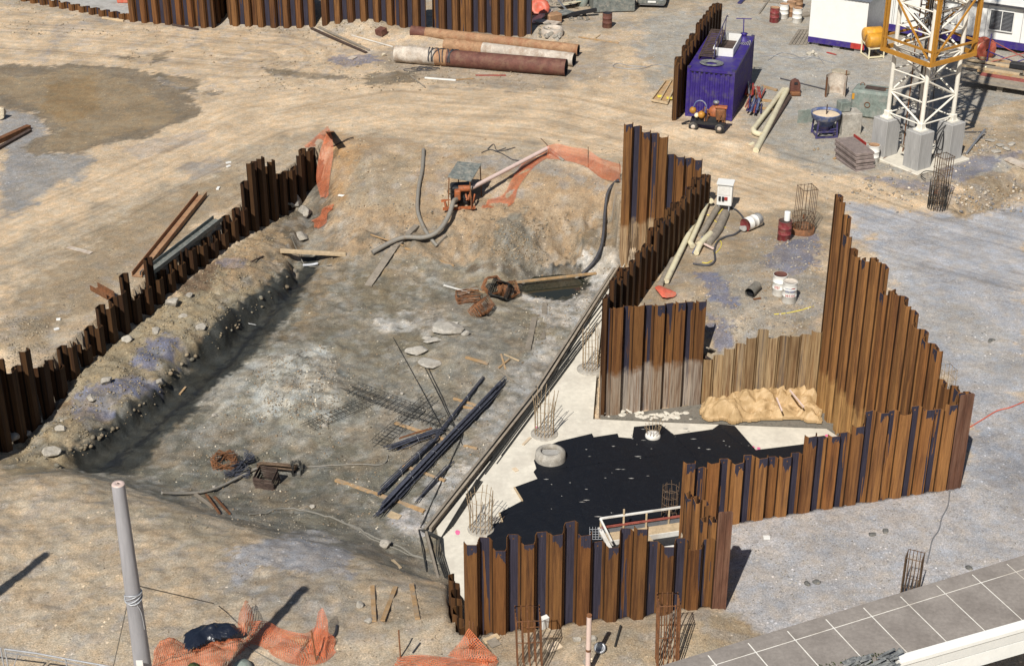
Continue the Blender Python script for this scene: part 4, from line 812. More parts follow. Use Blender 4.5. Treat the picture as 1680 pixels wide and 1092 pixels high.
# ---------- crumpled tarp ----------
def crumple(outl, zb, hgt, name, mat, label, cat, ridge, amp=.12, seed=3, res=.07):
    P = [g2(a, b, zb) for a, b in outl]; x0 = min(p[0] for p in P) - .2; x1 = max(p[0] for p in P) + .2; y0 = min(p[1] for p in P) - .2; y1 = max(p[1] for p in P) + .2
    X, Y = np.meshgrid(np.arange(x0, x1, res), np.arange(y0, y1, res)); S = sdist(P, X, Y) + .10 * fbm(X * 2.5 + seed, Y * 2.5, 3)
    R = [g2(a, b, zb + hgt * .7) for a, b in ridge]; dr, _, _ = pdist(R, X, Y)
    rg = np.abs(fbm(X * 1.5 + seed * 7, Y * 1.9, 3)); rg2 = np.abs(fbm(X * 3.4 + seed, Y * 3.1 + 9, 3)); wx = fbm(X * 1.2, Y * 1.2 + seed, 2)
    crease = np.abs(((X * 1.3 + Y * .9 + wx * 1.6) * 1.1) % 1 - .5)
    Z = zb + hgt * (np.exp(-(dr / .55) ** 2) * .75 + .25) * sst(0, .35, S) + amp * (rg * 2.6 + rg2 * 1.6 + crease * .9 - 1.0) * sst(-.02, .25, S) + .05
    rr_ = random.Random(seed); zz = np.zeros(X.shape); wv = fbm(X * .9 + 5, Y * .9 + seed, 3)
    for k in range(7):
        th_ = rr_.uniform(0, math.pi); f_ = .7 * 1.36 ** k; u_ = (X * math.cos(th_) + Y * math.sin(th_)) * f_ + wv * (.5 + .2 * k) + rr_.random(); zz += np.abs(u_ % 1 - .5) * (.9 / f_ ** .62) * rr_.choice([-1, 1, 1])
    Z = Z * 0 + zb + hgt * (np.exp(-(dr / .5) ** 2) * .72 + .18) * sst(0, .28, S) + amp * 2.5 * (zz - zz.mean()) * sst(-.02, .2, S) + .10
    keep = S > 0; nx_, ny_ = X.shape[1], X.shape[0]; mb = MB(); ids = {}
    vs = np.stack([X, Y, Z], -1)
    for j in range(ny_ - 1):
        for i in range(nx_ - 1):
            if keep[j, i] and keep[j + 1, i] and keep[j, i + 1] and keep[j + 1, i + 1]:
                f = []
                for (jj, ii) in ((j, i), (j, i + 1), (j + 1, i + 1), (j + 1, i)):
                    if (jj, ii) not in ids: ids[(jj, ii)] = len(mb.v); mb.v.append(tuple(vs[jj, ii]))
                    f.append(ids[(jj, ii)])
                mb.f.append(tuple(f)); mb.c.append((1, 1, 1)); mb.sm.append(False)
    # skirt so that it has thickness and meets the ground
    ed = {}
    for f in mb.f:
        for a, b in zip(f, f[1:] + f[:1]): ed[(a, b)] = ed.get((b, a), 0) or (a, b)
    fs = list(mb.f); es = set()
    for f in fs:
        for a, b in zip(f, f[1:] + f[:1]):
            if (b, a) in es: es.discard((b, a))
            else: es.add((a, b))
    low = {}
    for a, b in es:
        for q in (a, b):
            if q not in low: low[q] = len(mb.v); v = mb.v[q]; mb.v.append((v[0], v[1], min(v[2] - .02, zb)))
        mb.f.append((b, a, low[a], low[b])); mb.c.append((1, 1, 1)); mb.sm.append(False)
    return tag(mb.build(name, mat), label, cat)
crumple([(1147,686),(1150,664),(1165,657),(1200,652),(1250,637),(1290,625),(1325,622),(1345,640),(1348,672),(1352,697),(1330,694),(1310,688),(1272,690),(1220,692),(1200,698),(1185,690),(1160,693)], -2.72, .62, 'crumpled_tarp', 'tarp', 'crumpled brown tarpaulin heaped along the foot of the low clay stained wall', 'tarpaulin', res=.05, ridge=
        [(1165,672),(1220,655),(1290,640),(1335,640)], amp=.15)
for a, b, l in [((1296,640),(1319,668),'longer pale stick lying on the brown tarpaulin'), ((1274,652),(1283,674),'shorter pale stick lying on the brown tarpaulin')]:
    tag(MB().bar(G(*a, -1.82), G(*b, -2.12), .05, .05).build('stick', 'pvc'), l, 'stick')
tag(MB().bar(G(1160,570,-.5), G(1182,580,-1.3), .2, .05).build('plank', 'old_timber'), 'broken board propped in the gap between middle and low sheet piling', 'plank')
tag(MB().bar(G(1156,584,-.9), G(1170,592,-1.2), .3, .08).build('plank', 'brown_dark'), 'dark broken board under the propped board at the low wall end', 'plank')
# ---------- slab edge formwork, long bars ----------
def flat_line(a, b, z, w, h, mat, name, label, cat): return tag(MB().bar(G(*a, z + h / 2), G(*b, z + h / 2), w, h).build(name, mat), label, cat)
flat_line((1016,436),(888,638),-2.75,.09,.17,'plank_deck','edge_board','upper length of timber edge board along the left side of the slab','edge board')
flat_line((887,640),(706,868),-2.75,.09,.17,'plank_deck','edge_board','lower length of timber edge board along the left side of the slab','edge board')
flat_line((1008,440),(882,634),-2.76,.10,.10,'old_timber','edge_rail','upper grey rail outside the timber edge board of the slab','edge board')
flat_line((880,637),(697,868),-2.76,.10,.10,'old_timber','edge_rail','lower grey rail outside the timber edge board of the slab','edge board')
flat_line((699,874),(719,950),-2.8,.08,.16,'old_timber','edge_board','short edge board at the bottom end of the slab','edge board')
root = empty('long_rebars', G(900, 660, -2.7), 'long loose dark rebars lying along the left edge of the slab', 'rebar')
for k in range(26):
    t0 = random.uniform(0, .5); t1 = t0 + random.uniform(.35, .5); o = random.uniform(0, 26)
    def lp(t): return (1014 + (712 - 1014) * t + o, 450 + (858 - 450) * t + o * .25)
    MB().tube([G(*lp(t0), -2.69 + .01 * (k % 3)), G(*lp(min(t1, 1)), -2.69 + .01 * ((k + 1) % 3))], .016, 5).build('bar', 'rebar_dark', root)
root = empty('rebar_fan', G(740, 860, -2.7), 'cluster of rebars fanned on the slab above the pink mark', 'rebar')
for k in range(7): MB().tube([G(782 + k * 1.6, 786 + k * .5, -2.68 + .012 * (k % 3)), G(722 + k * 3.4, 884 - k * 3.5, -2.69)], .015, 5).build('bar', 'rebar_dark', root)
root = empty('rebar_run', G(715, 930, -2.7), 'bundle of cranked bars running down the bottom tip of the slab', 'rebar')
for k in range(5): MB().tube([G(688 + k * 2, 868, -2.66), G(716 + k * 2.5, 882, -2.66), G(716 + k * 3, 910, -2.66), G(731 + k * 2.4, 950, -2.7)], .017, 5).build('bar', 'rebar_dark', root)
plank((760, 712), (690, 866), .03, .03, 'rebar_dark', 'thin dark rod lying in the dirt beside the lower edge board', 'rod', name='rod')
plank((687, 870), (700, 938), .035, .035, 'rebar_dark', 'short dark rod pointing down beside the bottom edge board', 'rod', name='rod')
flat_line((870, 717), (858, 729), -2.7, .1, .02, 'sand_label', 'scrap_of_ply', 'small scrap of plywood on the slab left of the concrete ring', 'plywood')
flat_line((843, 767), (848, 772), -2.7, .16, .02, 'sand_label', 'scrap_of_ply', 'tiny scrap of plywood on the slab below the concrete ring', 'plywood')
# ---------- planks in the pit ----------
for a, b, w, h, m, l in [
 ((1262,0),(0,0),0,0,'',''),
 ((460,413),(567,419),.30,.08,'pale_timber','pale plank bridging the head of the dark trench'),
 ((604,470),(650,402),.34,.05,'old_timber','muddy board pressed into the ground below the grey hose'),
 ((648,408),(684,372),.26,.10,'old_timber','muddy board propped under the thick grey hose'),
 ((608,386),(662,404),.05,.05,'timber','thin lath left of the propped muddy board'),
 ((664,408),(745,437),.10,.06,'timber','narrow timber pointing right below the thick grey hose'),
 ((732,388),(715,405),.12,.10,'old_timber','stubby timber block beside the hose loop'),
 ((836,466),(978,450),.09,.09,'timber','pole lying across the small puddle'),
 ((728,469),(771,481),.07,.05,'white','white lath left of the upper rebar links'),
 ((772,476),(795,481),.05,.05,'timber','short brown lath touching the upper rebar links'),
 ((866,574),(877,522),.24,.05,'old_timber','wider grey board on the pale ground left of the slab'),
 ((890,556),(894,498),.22,.04,'old_timber','slimmer grey board next to the wider grey board'),
 ((764,587),(801,598),.14,.05,'timber','short clean timber on the grey mound'),
 ((817,606),(836,590),.07,.05,'timber','one stick of the small timber cross'),
 ((822,582),(829,606),.07,.04,'timber','other stick of the small timber cross'),
 ((827,582),(852,593),.06,.04,'pale_timber','pale stick above the small timber cross'),
 ((813,603),(842,626),.08,.03,'old_timber','grey lath below the small timber cross'),
 ((744,655),(786,668),.10,.07,'timber','upper timber bearer under the top of the rebar bundles'),
 ((752,667),(782,673),.09,.07,'timber','second timber bearer under the top of the rebar bundles'),
 ((648,695),(742,727),.12,.07,'timber','long bearer under the middle of the rebar bundles'),
 ((761,732),(783,737),.09,.05,'timber','small timber sticking out right of the long rebar bundle'),
 ((661,765),(730,790),.10,.07,'timber','bearer under the lower half of the rebar bundles'),
 ((551,789),(696,840),.14,.08,'timber','longest timber, under the lower ends of the rebar bundles'),
 ((638,843),(656,850),.34,.02,'pale_timber','square pale board on the white dust patch'),
 ((644,919),(657,932),.10,.03,'pale_timber','little pale lath near the bottom end of the slab'),
 ((611,962),(614,1020),.13,.05,'timber','left of three planks lying on the dirt near the slab end'),
 ((649,964),(628,1019),.13,.05,'timber','slanting middle one of three planks near the slab end'),
 ((675,959),(685,1016),.14,.05,'timber','right of three planks lying on the dirt near the slab end'),
 ((338,812),(360,843),.07,.05,'rust','left of two rusty bars at the bottom edge of the pit'),
 ((352,816),(377,844),.07,.05,'rust','right of two rusty bars at the bottom edge of the pit'),
 ((318,810),(352,835),.12,.05,'old_timber','grey lath behind the two rusty bars'),
 ((295,648),(305,636),.08,.05,'timber','small timber scrap at the edge of the dark trench'),
 ((413,430),(432,421),.06,.04,'brown_dark','dark stick on the earth ledge above the trench'),
 ((408,531),(419,533),.14,.01,'clean_white','white sheet of paper in the dark trench'),
 ((108,640),(133,668),.14,.06,'old_timber','short board half buried in the blue spoil'),
 ((112,406),(150,416),.22,.03,'pale_grime','pale board half buried on the road side left'),
]:
    if w: plank(a, b, w, h, m, l)
# rods
for a, b, l in [((645,555),(741,735),'left of two very long thin rods crossing the rebar girders'), ((690,590),(758,732),'right of two very long thin rods crossing the rebar girders'), ((700,600),(745,700),'short thin rod between the two very long rods')]:
    tag(MB().tube([T(*a, .05), (T(*a, .12) + T(*b, .12)) / 2, T(*b, .1)], .014, 5).build('rod', 'rebar_dark'), l, 'rod')
bundle((817,642),(634,835), 44, .24, .018, 'rebar_blue', 'longest dark rebar bundle, running down to the white dust patch', .06, ties=4, hgt=.2, stag=.8)
bundle((714,727),(627,810), 28, .15, .018, 'rebar_blue', 'thick rebar bundle left of the longest bundle, lower half', .06, ties=2, hgt=.2)
bundle((790,628),(716,722), 12, .09, .018, 'rebar_blue', 'thin rebar bundle reaching highest, above the fan of short bars', .06, ties=2, hgt=.12)
bundle((716,738),(628,832), 8, .06, .020, 'rebar_blue', 'slim rebar bundle between the two thick ones', .1, ties=1, hgt=.1)
bundle((738,765),(692,816), 10, .10, .018, 'rebar_blue', 'rebar bundle on the right flank of the longest bundle', .05, ties=1, hgt=.1, stag=.6)
bundle((702,762),(676,792), 9, .08, .022, 'rebar_blue', 'short stub bundle between the lower rebar bundles', .08, ties=0)
bundle((722,712),(645,740), 26, .26, .016, 'rebar_blue', 'fan of short rebars left of the thick bundle', .08, flare=1.5, ties=1, hgt=.14)
bundle((655,728),(706,712), 3, .05, .03, 'rust', 'rusty flat bars on the fan of short rebars', .22, ties=0, hgt=.02, stag=.1)
girder((580,641),(735,700), .75, 'largest flat rebar girder, pointing right at the rebar bundles', 5)
girder((512,702),(608,660), .45, 'rebar girder lying furthest left', 4)
girder((622,730),(703,660), .55, 'rebar girder slanting up to the right across the largest one', 4)
stirrups(T(768,494,.22), 16, 1.0, .55, .2, .25, 'rebar_rust', 'loose rusty square links left in the upper heap', rnd=.12)
stirrups(T(790,512,.22), 26, .85, .5, 1.2, .9, 'rebar_rust', 'tight bundle of brown links lowest in the upper heap', rnd=.06)
stirrups(T(808,482,.40), 26, .85, .85, .3, 1.0, 'rebar_rust', 'bundle of six sided rusty links at the top of the upper heap', kind='hex')
stirrups(T(822,490,.40), 24, .8, .7, -.5, .8, 'rebar_dark', 'bundle of dark square links at the right of the upper heap')
stirrups(T(835,484,.26), 22, .6, .6, .9, 1.1, 'rebar_rust', 'small brown bundle of links at the right end of the upper heap')
stirrups(T(370,765,.2), 26, .8, .5, .1, .5, 'rebar_rust', 'tangled rusty links left in the lower heap', rnd=.7, pitch=.02)
stirrups(T(398,768,.2), 26, 1.0, .2, 1.0, .3, 'rebar_blue', 'fan of dark bent bars standing up in the lower heap', rnd=.35, pitch=.015, kind='u')
stirrups(T(388,783,.15), 22, .9, .2, .2, .2, 'rebar_blue', 'flat fan of dark bent bars in the middle of the lower heap', rnd=.45, pitch=.015, kind='u')
stirrups(T(455,772,.2), 22, 1.4, .12, -.15, 1.2, 'rebar', 'long bundle of bent bars at the right of the lower heap', rnd=.03, pitch=.02)
stirrups(T(487,776,.2), 12, .3, .5, .2, 1.3, 'rebar_dark', 'little dark bundle at the right tip of the lower heap', rnd=.2)
stirrups(T(438,796,.28), 34, .7, .62, -.25, .25, 'brown_dark', 'compact square bundle of brown links at the bottom of the lower heap', pitch=.02, rnd=.03)
# broken slabs
for k, (a, b, d, z, r, t_, l) in enumerate([(735,543,(1.75,1.0,.34),.16,-.1,1.05,'largest broken pale concrete slab in the middle of the pit'), (712,560,(.9,.5,.2),.06,.2,.95,'thin broken slab tucked under the largest one'), (686,578,(1.1,.75,.28),.1,.1,1.0,'broken slab with a rounded left end, lower left of the largest'),
   (706,596,(1.05,.95,.18),.06,-.3,.85,'greyer flat slab lowest in the group of broken slabs'), (763,549,(.4,.35,.22),.08,0,1.0,'small round stone right of the largest broken slab'), (738,533,(1.3,.3,.2),.08,-.1,.95,'narrow ridge of broken concrete behind the largest slab'), (700,556,(.5,.4,.2),.06,0,1.05,'small broken lump left of the thin broken slab')]):
    p = T(a, b, z); tag(MB().add(*rockmesh(p, d, r, k + 5, tint=(t_, t_, t_))).build('broken_slab', 'old_concrete'), l, 'broken concrete')
for k, (a, b, s, l) in enumerate([(85,745,.75,'big pale boulder at the near end of the earth ledge'), (311,487,.42,'pale stone at the foot of the left sheet piles'), (208,560,.6,'dark grey boulder against the left sheet piles'), (283,500,.75,'flat brown rock leaning by the left sheet piles'), (480,340,1.5,'large blue grey rock outcrop below the net'), (502,352,1.0,'grey rock right of the large outcrop'),
   (495,392,.8,'dark rock in the notch at the trench head'), (352,800,.22,'small pale stone beside the lower cable'), (512,832,.3,'upright grey stone beside the pale rope'), (632,895,.5,'smooth pale stone near the end of the pale rope'), (175,628,.55,'brown lump on the blue spoil'), (150,655,.5,'grey block at the edge of the blue spoil'), (60,690,.8,'clay boulder under the left sheet piles'),
   (352,682,.25,'light stone on the pit floor'), (255,545,.5,'rounded clod on the earth ledge'), (660,646,.22,'red brown lump beside the rebar girder'), (533,700,.3,'dark lump of scrap on the grey mound'), (20,720,.7,'tan clay boulder at the left edge of the ledge'), (45,715,.5,'smaller clay boulder right of the one at the left edge'), (100,705,.45,'rough brown clod above the big pale boulder'), (262,628,.5,'grey broken lump on the ledge brink beside the blue spoil'), (330,540,.55,'brown lump on the ledge brink above the trench'), (300,520,.4,'grey green block against the piles by the flat brown rock'), (1110,435,.01,'')]):
    if s > .05: tag(MB().add(*rockmesh(T(a, b, s * .15), (s, s * .8, s * .6), k, k + 40)).build('boulder' if s > .4 else 'stone', 'rock'), l, 'rock')
# water in the sump
P = [g2(848,474,-3.02), g2(880,489,-3.02), g2(938,490,-3.02), g2(975,455,-3.02), g2(930,440,-3.02), g2(860,450,-3.02)]
o = MB().prism(P, -3.3, -3.06).build('puddle_water', 'puddle_water'); o['kind'] = 'structure'; o['label'] = 'small dark green puddle in a hollow'
# ---------- rubble strewn on the ground ----------
def inside(poly, a, b):
    ins = np.zeros(a.shape, bool); n = len(poly)
    for i in range(n):
        x0, y0 = poly[i]; x1, y1 = poly[(i + 1) % n]; c = (y0 > b) != (y1 > b); ins ^= c & (a < x0 + (b - y0) * (x1 - x0) / ((y1 - y0) or 1e-9))
    return ins
def scatter(n, regs, name, mat, label, smin, smax, tints, seed, pw=2.2):
    """many small stones merged in one mesh, each resting on the terrain; regions are outlines on the ground"""
    rg = np.random.default_rng(seed); A = []; B = []; pol = [r if isinstance(r, list) else [(r[0], r[1]), (r[2], r[1]), (r[2], r[3]), (r[0], r[3])] for r in regs]
    per = max(1, n // len(pol))
    for P in pol:
        x0 = min(p[0] for p in P); x1 = max(p[0] for p in P); y0 = min(p[1] for p in P); y1 = max(p[1] for p in P); a = rg.uniform(x0, x1, per * 4); b = rg.uniform(y0, y1, per * 4); k = inside(P, a, b)
        dens = vnoise(a * .045 + seed, b * .07 + 3) ; k &= rg.random(a.shape) < np.clip(dens * 2.2 - .45, .08, 1); A.append(a[k][:per]); B.append(b[k][:per])
    a = np.concatenate(A); b = np.concatenate(B); x, y, z = TV(a, b); m = len(x); s_ = smin * (smax / smin) ** (rg.random(m) ** pw); an = rg.uniform(0, 6.28, m)
    V = []; Fc = []; Cc = []; off = 0; kinds = rg.integers(0, 6, m); T_ = np.array(tints)[rg.integers(0, len(tints), m)] * rg.uniform(.85, 1.15, (m, 1))
    for kd in range(6):
        v, f, _ = rockmesh((0, 0, 0), (1, .8, .62), 0, 100 + kd, sub=1); v = np.array([tuple(q) for q in v]); f = np.array(f); I = np.where(kinds == kd)[0]
        if not len(I): continue
        ca, sa = np.cos(an[I])[:, None], np.sin(an[I])[:, None]; S_ = s_[I][:, None]
        X = x[I][:, None] + (v[None, :, 0] * ca - v[None, :, 1] * sa) * S_; Y = y[I][:, None] + (v[None, :, 0] * sa + v[None, :, 1] * ca) * S_; Z = z[I][:, None] + v[None, :, 2] * S_ + S_ * .12
        V.append(np.stack([X, Y, Z], -1).reshape(-1, 3)); Fc.append((f[None] + (np.arange(len(I)) * len(v))[:, None, None] + off).reshape(-1, 3)); off += len(I) * len(v); Cc.append(np.repeat(np.repeat(T_[I], len(f), 0), 3, 0))
    V = np.concatenate(V); Fc = np.concatenate(Fc); Cc = np.concatenate(Cc); me = bpy.data.meshes.new(name); me.vertices.add(len(V)); me.vertices.foreach_set('co', V.ravel().astype(np.float32)); me.loops.add(Fc.size); me.loops.foreach_set('vertex_index', Fc.ravel().astype(np.int32)); me.polygons.add(len(Fc)); me.polygons.foreach_set('loop_start', (np.arange(len(Fc)) * 3).astype(np.int32)); me.polygons.foreach_set('loop_total', np.full(len(Fc), 3, np.int32)); me.update()
    at = me.color_attributes.new('tint', 'FLOAT_COLOR', 'CORNER'); at.data.foreach_set('color', np.concatenate([Cc, np.ones((len(Cc), 1))], 1).ravel().astype(np.float32)); me.materials.append(M_(mat)); o = bpy.data.objects.new(name, me); COL.objects.link(o); tag(o, label, 'rubble', kind='stuff'); return o
GT = [(.35, .35, .34), (.6, .58, .55), (.8, .78, .72), (1.05, 1, .92), (1.5, 1.45, 1.35), (.6, .48, .36), (.8, .62, .45)]
LEDGE = [(20,760),(75,690),(131,615),(244,520),(344,440),(448,360),(495,345),(475,385),(455,415),(455,445),(435,465),(385,505),(340,555),(275,585),(230,645),(175,690),(130,728),(80,755)]
FACE = [(90,755),(188,690),(245,650),(290,590),(354,555),(400,500),(470,450),(480,470),(420,530),(370,590),(310,640),(262,690),(200,745),(120,785)]
scatter(7000, [LEDGE], 'clods', 'rock', 'clods and stones all over the earth ledge beside the trench', .03, .15, [(.58, .50, .36), (.72, .6, .42), (.82, .70, .50), (.50, .45, .36), (.62, .60, .56), (.9, .8, .62)], 1, 2.6)
EDGE = [(85,758),(140,728),(188,694),(245,655),(288,598),(350,562),(400,508),(455,472),(474,448),(484,456),(470,480),(410,520),(360,574),(298,612),(256,670),(196,708),(146,744),(95,772)]
scatter(650, [EDGE], 'slumped_earth', 'rock', 'slumped earth lumps along the broken edge of the ledge', .06, .36, [(.50, .43, .33), (.60, .5, .38), (.42, .38, .3), (.68, .58, .44), (.46, .46, .42)], 21, 1.9)
scatter(2600, [[(360,680),(430,590),(540,565),(585,600),(575,690),(470,715)], (420,590,550,690)], 'mound_rubble', 'rock', 'pale gravelly rubble on the grey mound on the pit floor', .025, .13, GT, 2)
scatter(7000, [[(520,470),(700,440),(1000,470),(960,560),(720,850),(560,880),(330,840),(250,790),(330,690),(420,610)], (600,600,840,860), (850,440,1010,600), (280,690,620,870)], 'pit_rubble', 'rock', 'small stones scattered on the pit floor', .025, .13, GT + [(.35, .33, .28), (.45, .42, .35)], 3, 3)
scatter(3500, [(540,225,1010,430),(560,330,1000,430),(800,360,900,440)], 'slope_rubble', 'rock', 'small stones on the orange slope at the head of the pit', .03, .16, [(.7, .55, .38), (.85, .68, .48), (.5, .5, .48), (1.1, 1, .85), (.6, .48, .34)], 4, 2.8)
scatter(3000, [(1150,380,1350,560),(1230,390,1350,470),(1200,430,1340,550),(1120,460,1330,560)], 'yard_rubble', 'rock', 'stones and gravel around the white drums', .03, .16, [(.5, .52, .6), (.7, .7, .72), (1, .95, .88), (.7, .55, .4)], 5, 3)
scatter(9000, [(1200,850,1600,1010),(1200,800,1680,960),(1380,340,1680,700),(1400,480,1690,860)], 'gravel_stones', 'rock', 'pale loose stones on the grey gravel at the right', .018, .075, [(.6, .62, .66), (.8, .8, .82), (1.2, 1.2, 1.2), (.42, .43, .47), (.95, .93, .9)], 6, 3)
scatter(2600, [(1330,230,1680,350),(1560,210,1660,260),(1420,270,1560,330),(1560,290,1680,350)], 'crane_rubble', 'rock', 'broken stones and spoil around the foot of the tower crane', .03, .26, [(.5, .52, .6), (.75, .72, .68), (.8, .65, .48), (1.2, 1.15, 1.1)], 7, 2.6)
scatter(4500, [(560,960,800,1092),(760,1040,1200,1092),(0,790,420,1092),(400,850,760,1000)], 'front_rubble', 'rock', 'small stones on the dirt at the bottom of the picture', .018, .085, [(.7, .6, .48), (.85, .78, .68), (1.1, 1.05, .95), (.5, .45, .38)], 8, 3)
scatter(2600, [(200,20,640,110),(380,20,640,60),(640,110,900,150),(420,100,640,150),(0,0,260,60)], 'spoil_stones', 'rock', 'stones on the spoil along the back sheet pile wall', .04, .22, [(.6, .5, .38), (.8, .68, .52), (.95, .85, .7)], 9, 2.6)
scatter(3000, [[(0,560),(120,430),(260,360),(400,250),(520,220),(400,320),(240,470),(100,590)], (0,520,80,600)], 'verge_stones', 'rock', 'stones between the haul road and the left sheet piles', .025, .12, [(.62, .55, .44), (.85, .75, .6), (1.1, 1, .85), (.45, .42, .38)], 10, 3)
class Fr:
    def __init__(s, o, a=0): s.o = Vector(o); s.a = a; s.x = Vector((math.cos(a), math.sin(a), 0)); s.y = Vector((-math.sin(a), math.cos(a), 0))
    def __call__(s, x, y, z=0): return s.o + s.x * x + s.y * y + Vector((0, 0, z))
    def box(s, mb, c, d, **k): return mb.box(s(*c), d, rz=s.a, **k)
def pipe(a, b, r, mat, name, label, cat, inner='black', L=None, parts=None, za=None, zb=None, wall_=.025, n=28, bits=None):
    p = G(*a, za if za is not None else r); q = G(*b, zb if zb is not None else r); root = empty(name, (p + q) / 2, label, cat); upd()
    d = (q - p).normalized(); M = d.to_track_quat('Z', 'Y').to_matrix().to_4x4(); Lg = (q - p).length
    cuts = bits or [(0, 1, mat)]
    for t0, t1, m in cuts:
        MB().lathe(p, [(r, Lg * t0), (r, Lg * t1)], n, M=M).build('pipe_shell', m, root)
    MB().lathe(p, [(r, 0), (r - wall_, 0), (r - wall_, Lg), (r, Lg)], n, M=M).build('inner_wall', inner, root)
    return root, p, q, d, M
# ---------- large pipes at the back ----------
root, p, q, d, M = pipe((649,88),(929,111),.46,'rust_red','steel_pipe','front large pipe, red brown with a pale left end and rope around it','pipe', bits=[(0,.24,'pale_grime'),(.24,.31,'rust_tan'),(.31,1,'rust_red')])
rp = MB(); s_ = d.cross(Vector((0, 0, 1))).normalized()
for k in range(9):
    t = 2.0 + k * .17 + random.uniform(-.1, .1); sk = random.uniform(-.35, .35); rp.tube([p + d * (t + sk * math.cos(x)) + s_ * math.cos(x) * .485 + Vector((0, 0, math.sin(x) * .485)) for x in [j * math.pi / 8 - .2 for j in range(9)]], .034, 5)
c = p + d * 1.9 + s_ * .7
for k in range(6):
    r0 = random.uniform(.15, .4); o = Vector((random.uniform(-.7, .5), random.uniform(-.4, .1), -.43)); rp.tube([c + o + Vector((r0 * 1.6 * math.cos(x), r0 * .7 * math.sin(x), .02 * k * .3)) for x in [j * .5 for j in range(12)]], .018, 4)
tag(rp.build('rope', 'dark_hose'), 'dark rope looped round the pale end of the front large pipe', 'rope')
pipe((730,73),(942,98),.37,'pale_grime','steel_pipe','middle large pipe, blotched white and brown, half hidden by the front one','pipe', bits=[(0,.3,'rust_tan'),(.3,1,'pale_grime')])
pipe((675,51),(949,82),.31,'rust_tan','steel_pipe','back large pipe, longest and thinnest, light brown with a rusty left end','pipe', bits=[(0,.09,'rust_red'),(.09,1,'rust_tan')], za=.5, zb=.36)
for a, b, w, h, m, l in [((511,48),(601,88),.16,.08,'brown_dark','dark bar lying left of the large pipes'), ((523,46),(606,84),.12,.08,'old_timber','grey bar lying beside the dark bar left of the large pipes'), ((577,59),(645,78),.06,.05,'white','white lath pointing at the pale end of the front large pipe'),
    ((621,60),(630,54),.5,.35,'rust_red','small brown block on the spoil behind the white lath'), ((697,129),(748,133),.10,.06,'clean_white','white batten lying in front of the large pipes'), ((748,132),(778,130),.08,.05,'timber','brown batten in line with the white batten'), ((673,125),(698,145),.05,.05,'old_timber','thin stick sloping below the large pipes'),
    ((780,125),(830,125),.08,.06,'timber_red','reddish batten under the front large pipe'), ((949,62),(1015,72),.08,.06,'timber','long thin timber on the yard below the rusty drum'), ((976,64),(984,58),.1,.05,'pale_timber','short timber across the long thin timber'), ((575,98),(582,94),.35,.05,'pale_grime','little pale board on the blue spoil'),
    ((168,31),(203,36),.12,.1,'pale_timber','pale bent board below the cut off sheet pile tops'), ((283,42),(325,50),.15,.08,'brown_dark','dark bar at the foot of the short back wall section'), ((-5,236),(48,212),.28,.22,'rust','rusty steel beam at the left edge of the picture'), ((-5,247),(50,216),.2,.12,'brown_dark','darker steel beam beside the rusty one at the left edge')]:
    plank(a, b, w, h, m, l, 'bar' if 'bar ' in l or 'beam' in l else 'timber' if 'timber' in l else 'plank')
tag(MB().add(*rockmesh(G(1,186,.3), (.8, .7, .7), 0, 77, tint=(1.6, 1.5, 1.3))).build('boulder', 'rock'), 'white rounded boulder cut by the left edge of the picture', 'rock')
tag(MB().add(*rockmesh(G(629,90,.1), (.3, .25, .25), 0, 78, tint=(1.6, 1.5, 1.3))).build('stone', 'rock'), 'small white stone left of the front large pipe', 'rock')
P = [tuple(G(40,-8))[:2], tuple(G(218,29))[:2], (-22, 97.5), (-20, 103), (-32, 104)]
o = MB().prism(P, .0, .14).build('pavement', 'concrete'); o['kind'] = 'structure'; o['label'] = 'grey concrete pavement at the top left'
root = empty('barrier', G(204,4,.14), 'small red and black barrier on the grey pavement at the top left', 'barrier'); f = Fr(G(202,5,.14)); f.box(mb := MB(), (0, 0, .3), (.7, .25, .6), bev=.05); mb.build('body', 'reel_red', root); f.box(mb := MB(), (.5, .1, .4), (.25, .3, .8), bev=.04); mb.build('post', 'black', root)
plank((197,14),(207,14),.3,.03,'reel_red','little red mat in front of the red barrier','mat')
# loose steel sections by the left sheet piles
def section(a, b, w, h, mat, label):   # a sheet pile lying on the ground, open side up
    p = T(*a, .04); q = T(*b, .04); d = (q - p); s = d.cross(Vector((0, 0, 1))).normalized(); root = empty('loose_sheet_pile', (p + q) / 2, label, 'sheet pile')
    MB().bar(p, q, w, .03).build('web', mat, root)
    for k, m in ((-1, mat), (1, mat)): MB().bar(p + s * k * w / 2 + Vector((0, 0, h / 2)), q + s * k * w / 2 + Vector((0, 0, h / 2)), .03, h).build('flange', m, root)
    return root
section((332,322),(225,455),.42,.2,'rust_tan','long brown sheet pile lying on the ground, pointing to the road')
section((358,362),(238,455),.45,.18,'grey_sheet','grey muddy sheet pile lying along the row of piles')
section((155,475),(182,490),.35,.22,'rust','short rusty offcut leaning against the tallest left piles')
tag(MB().bar(G(541,216,-.4), G(541,216,1.1), .4, .06).build('steel_post', 'rust'), 'single rusty steel post at the top of the orange net', 'post')
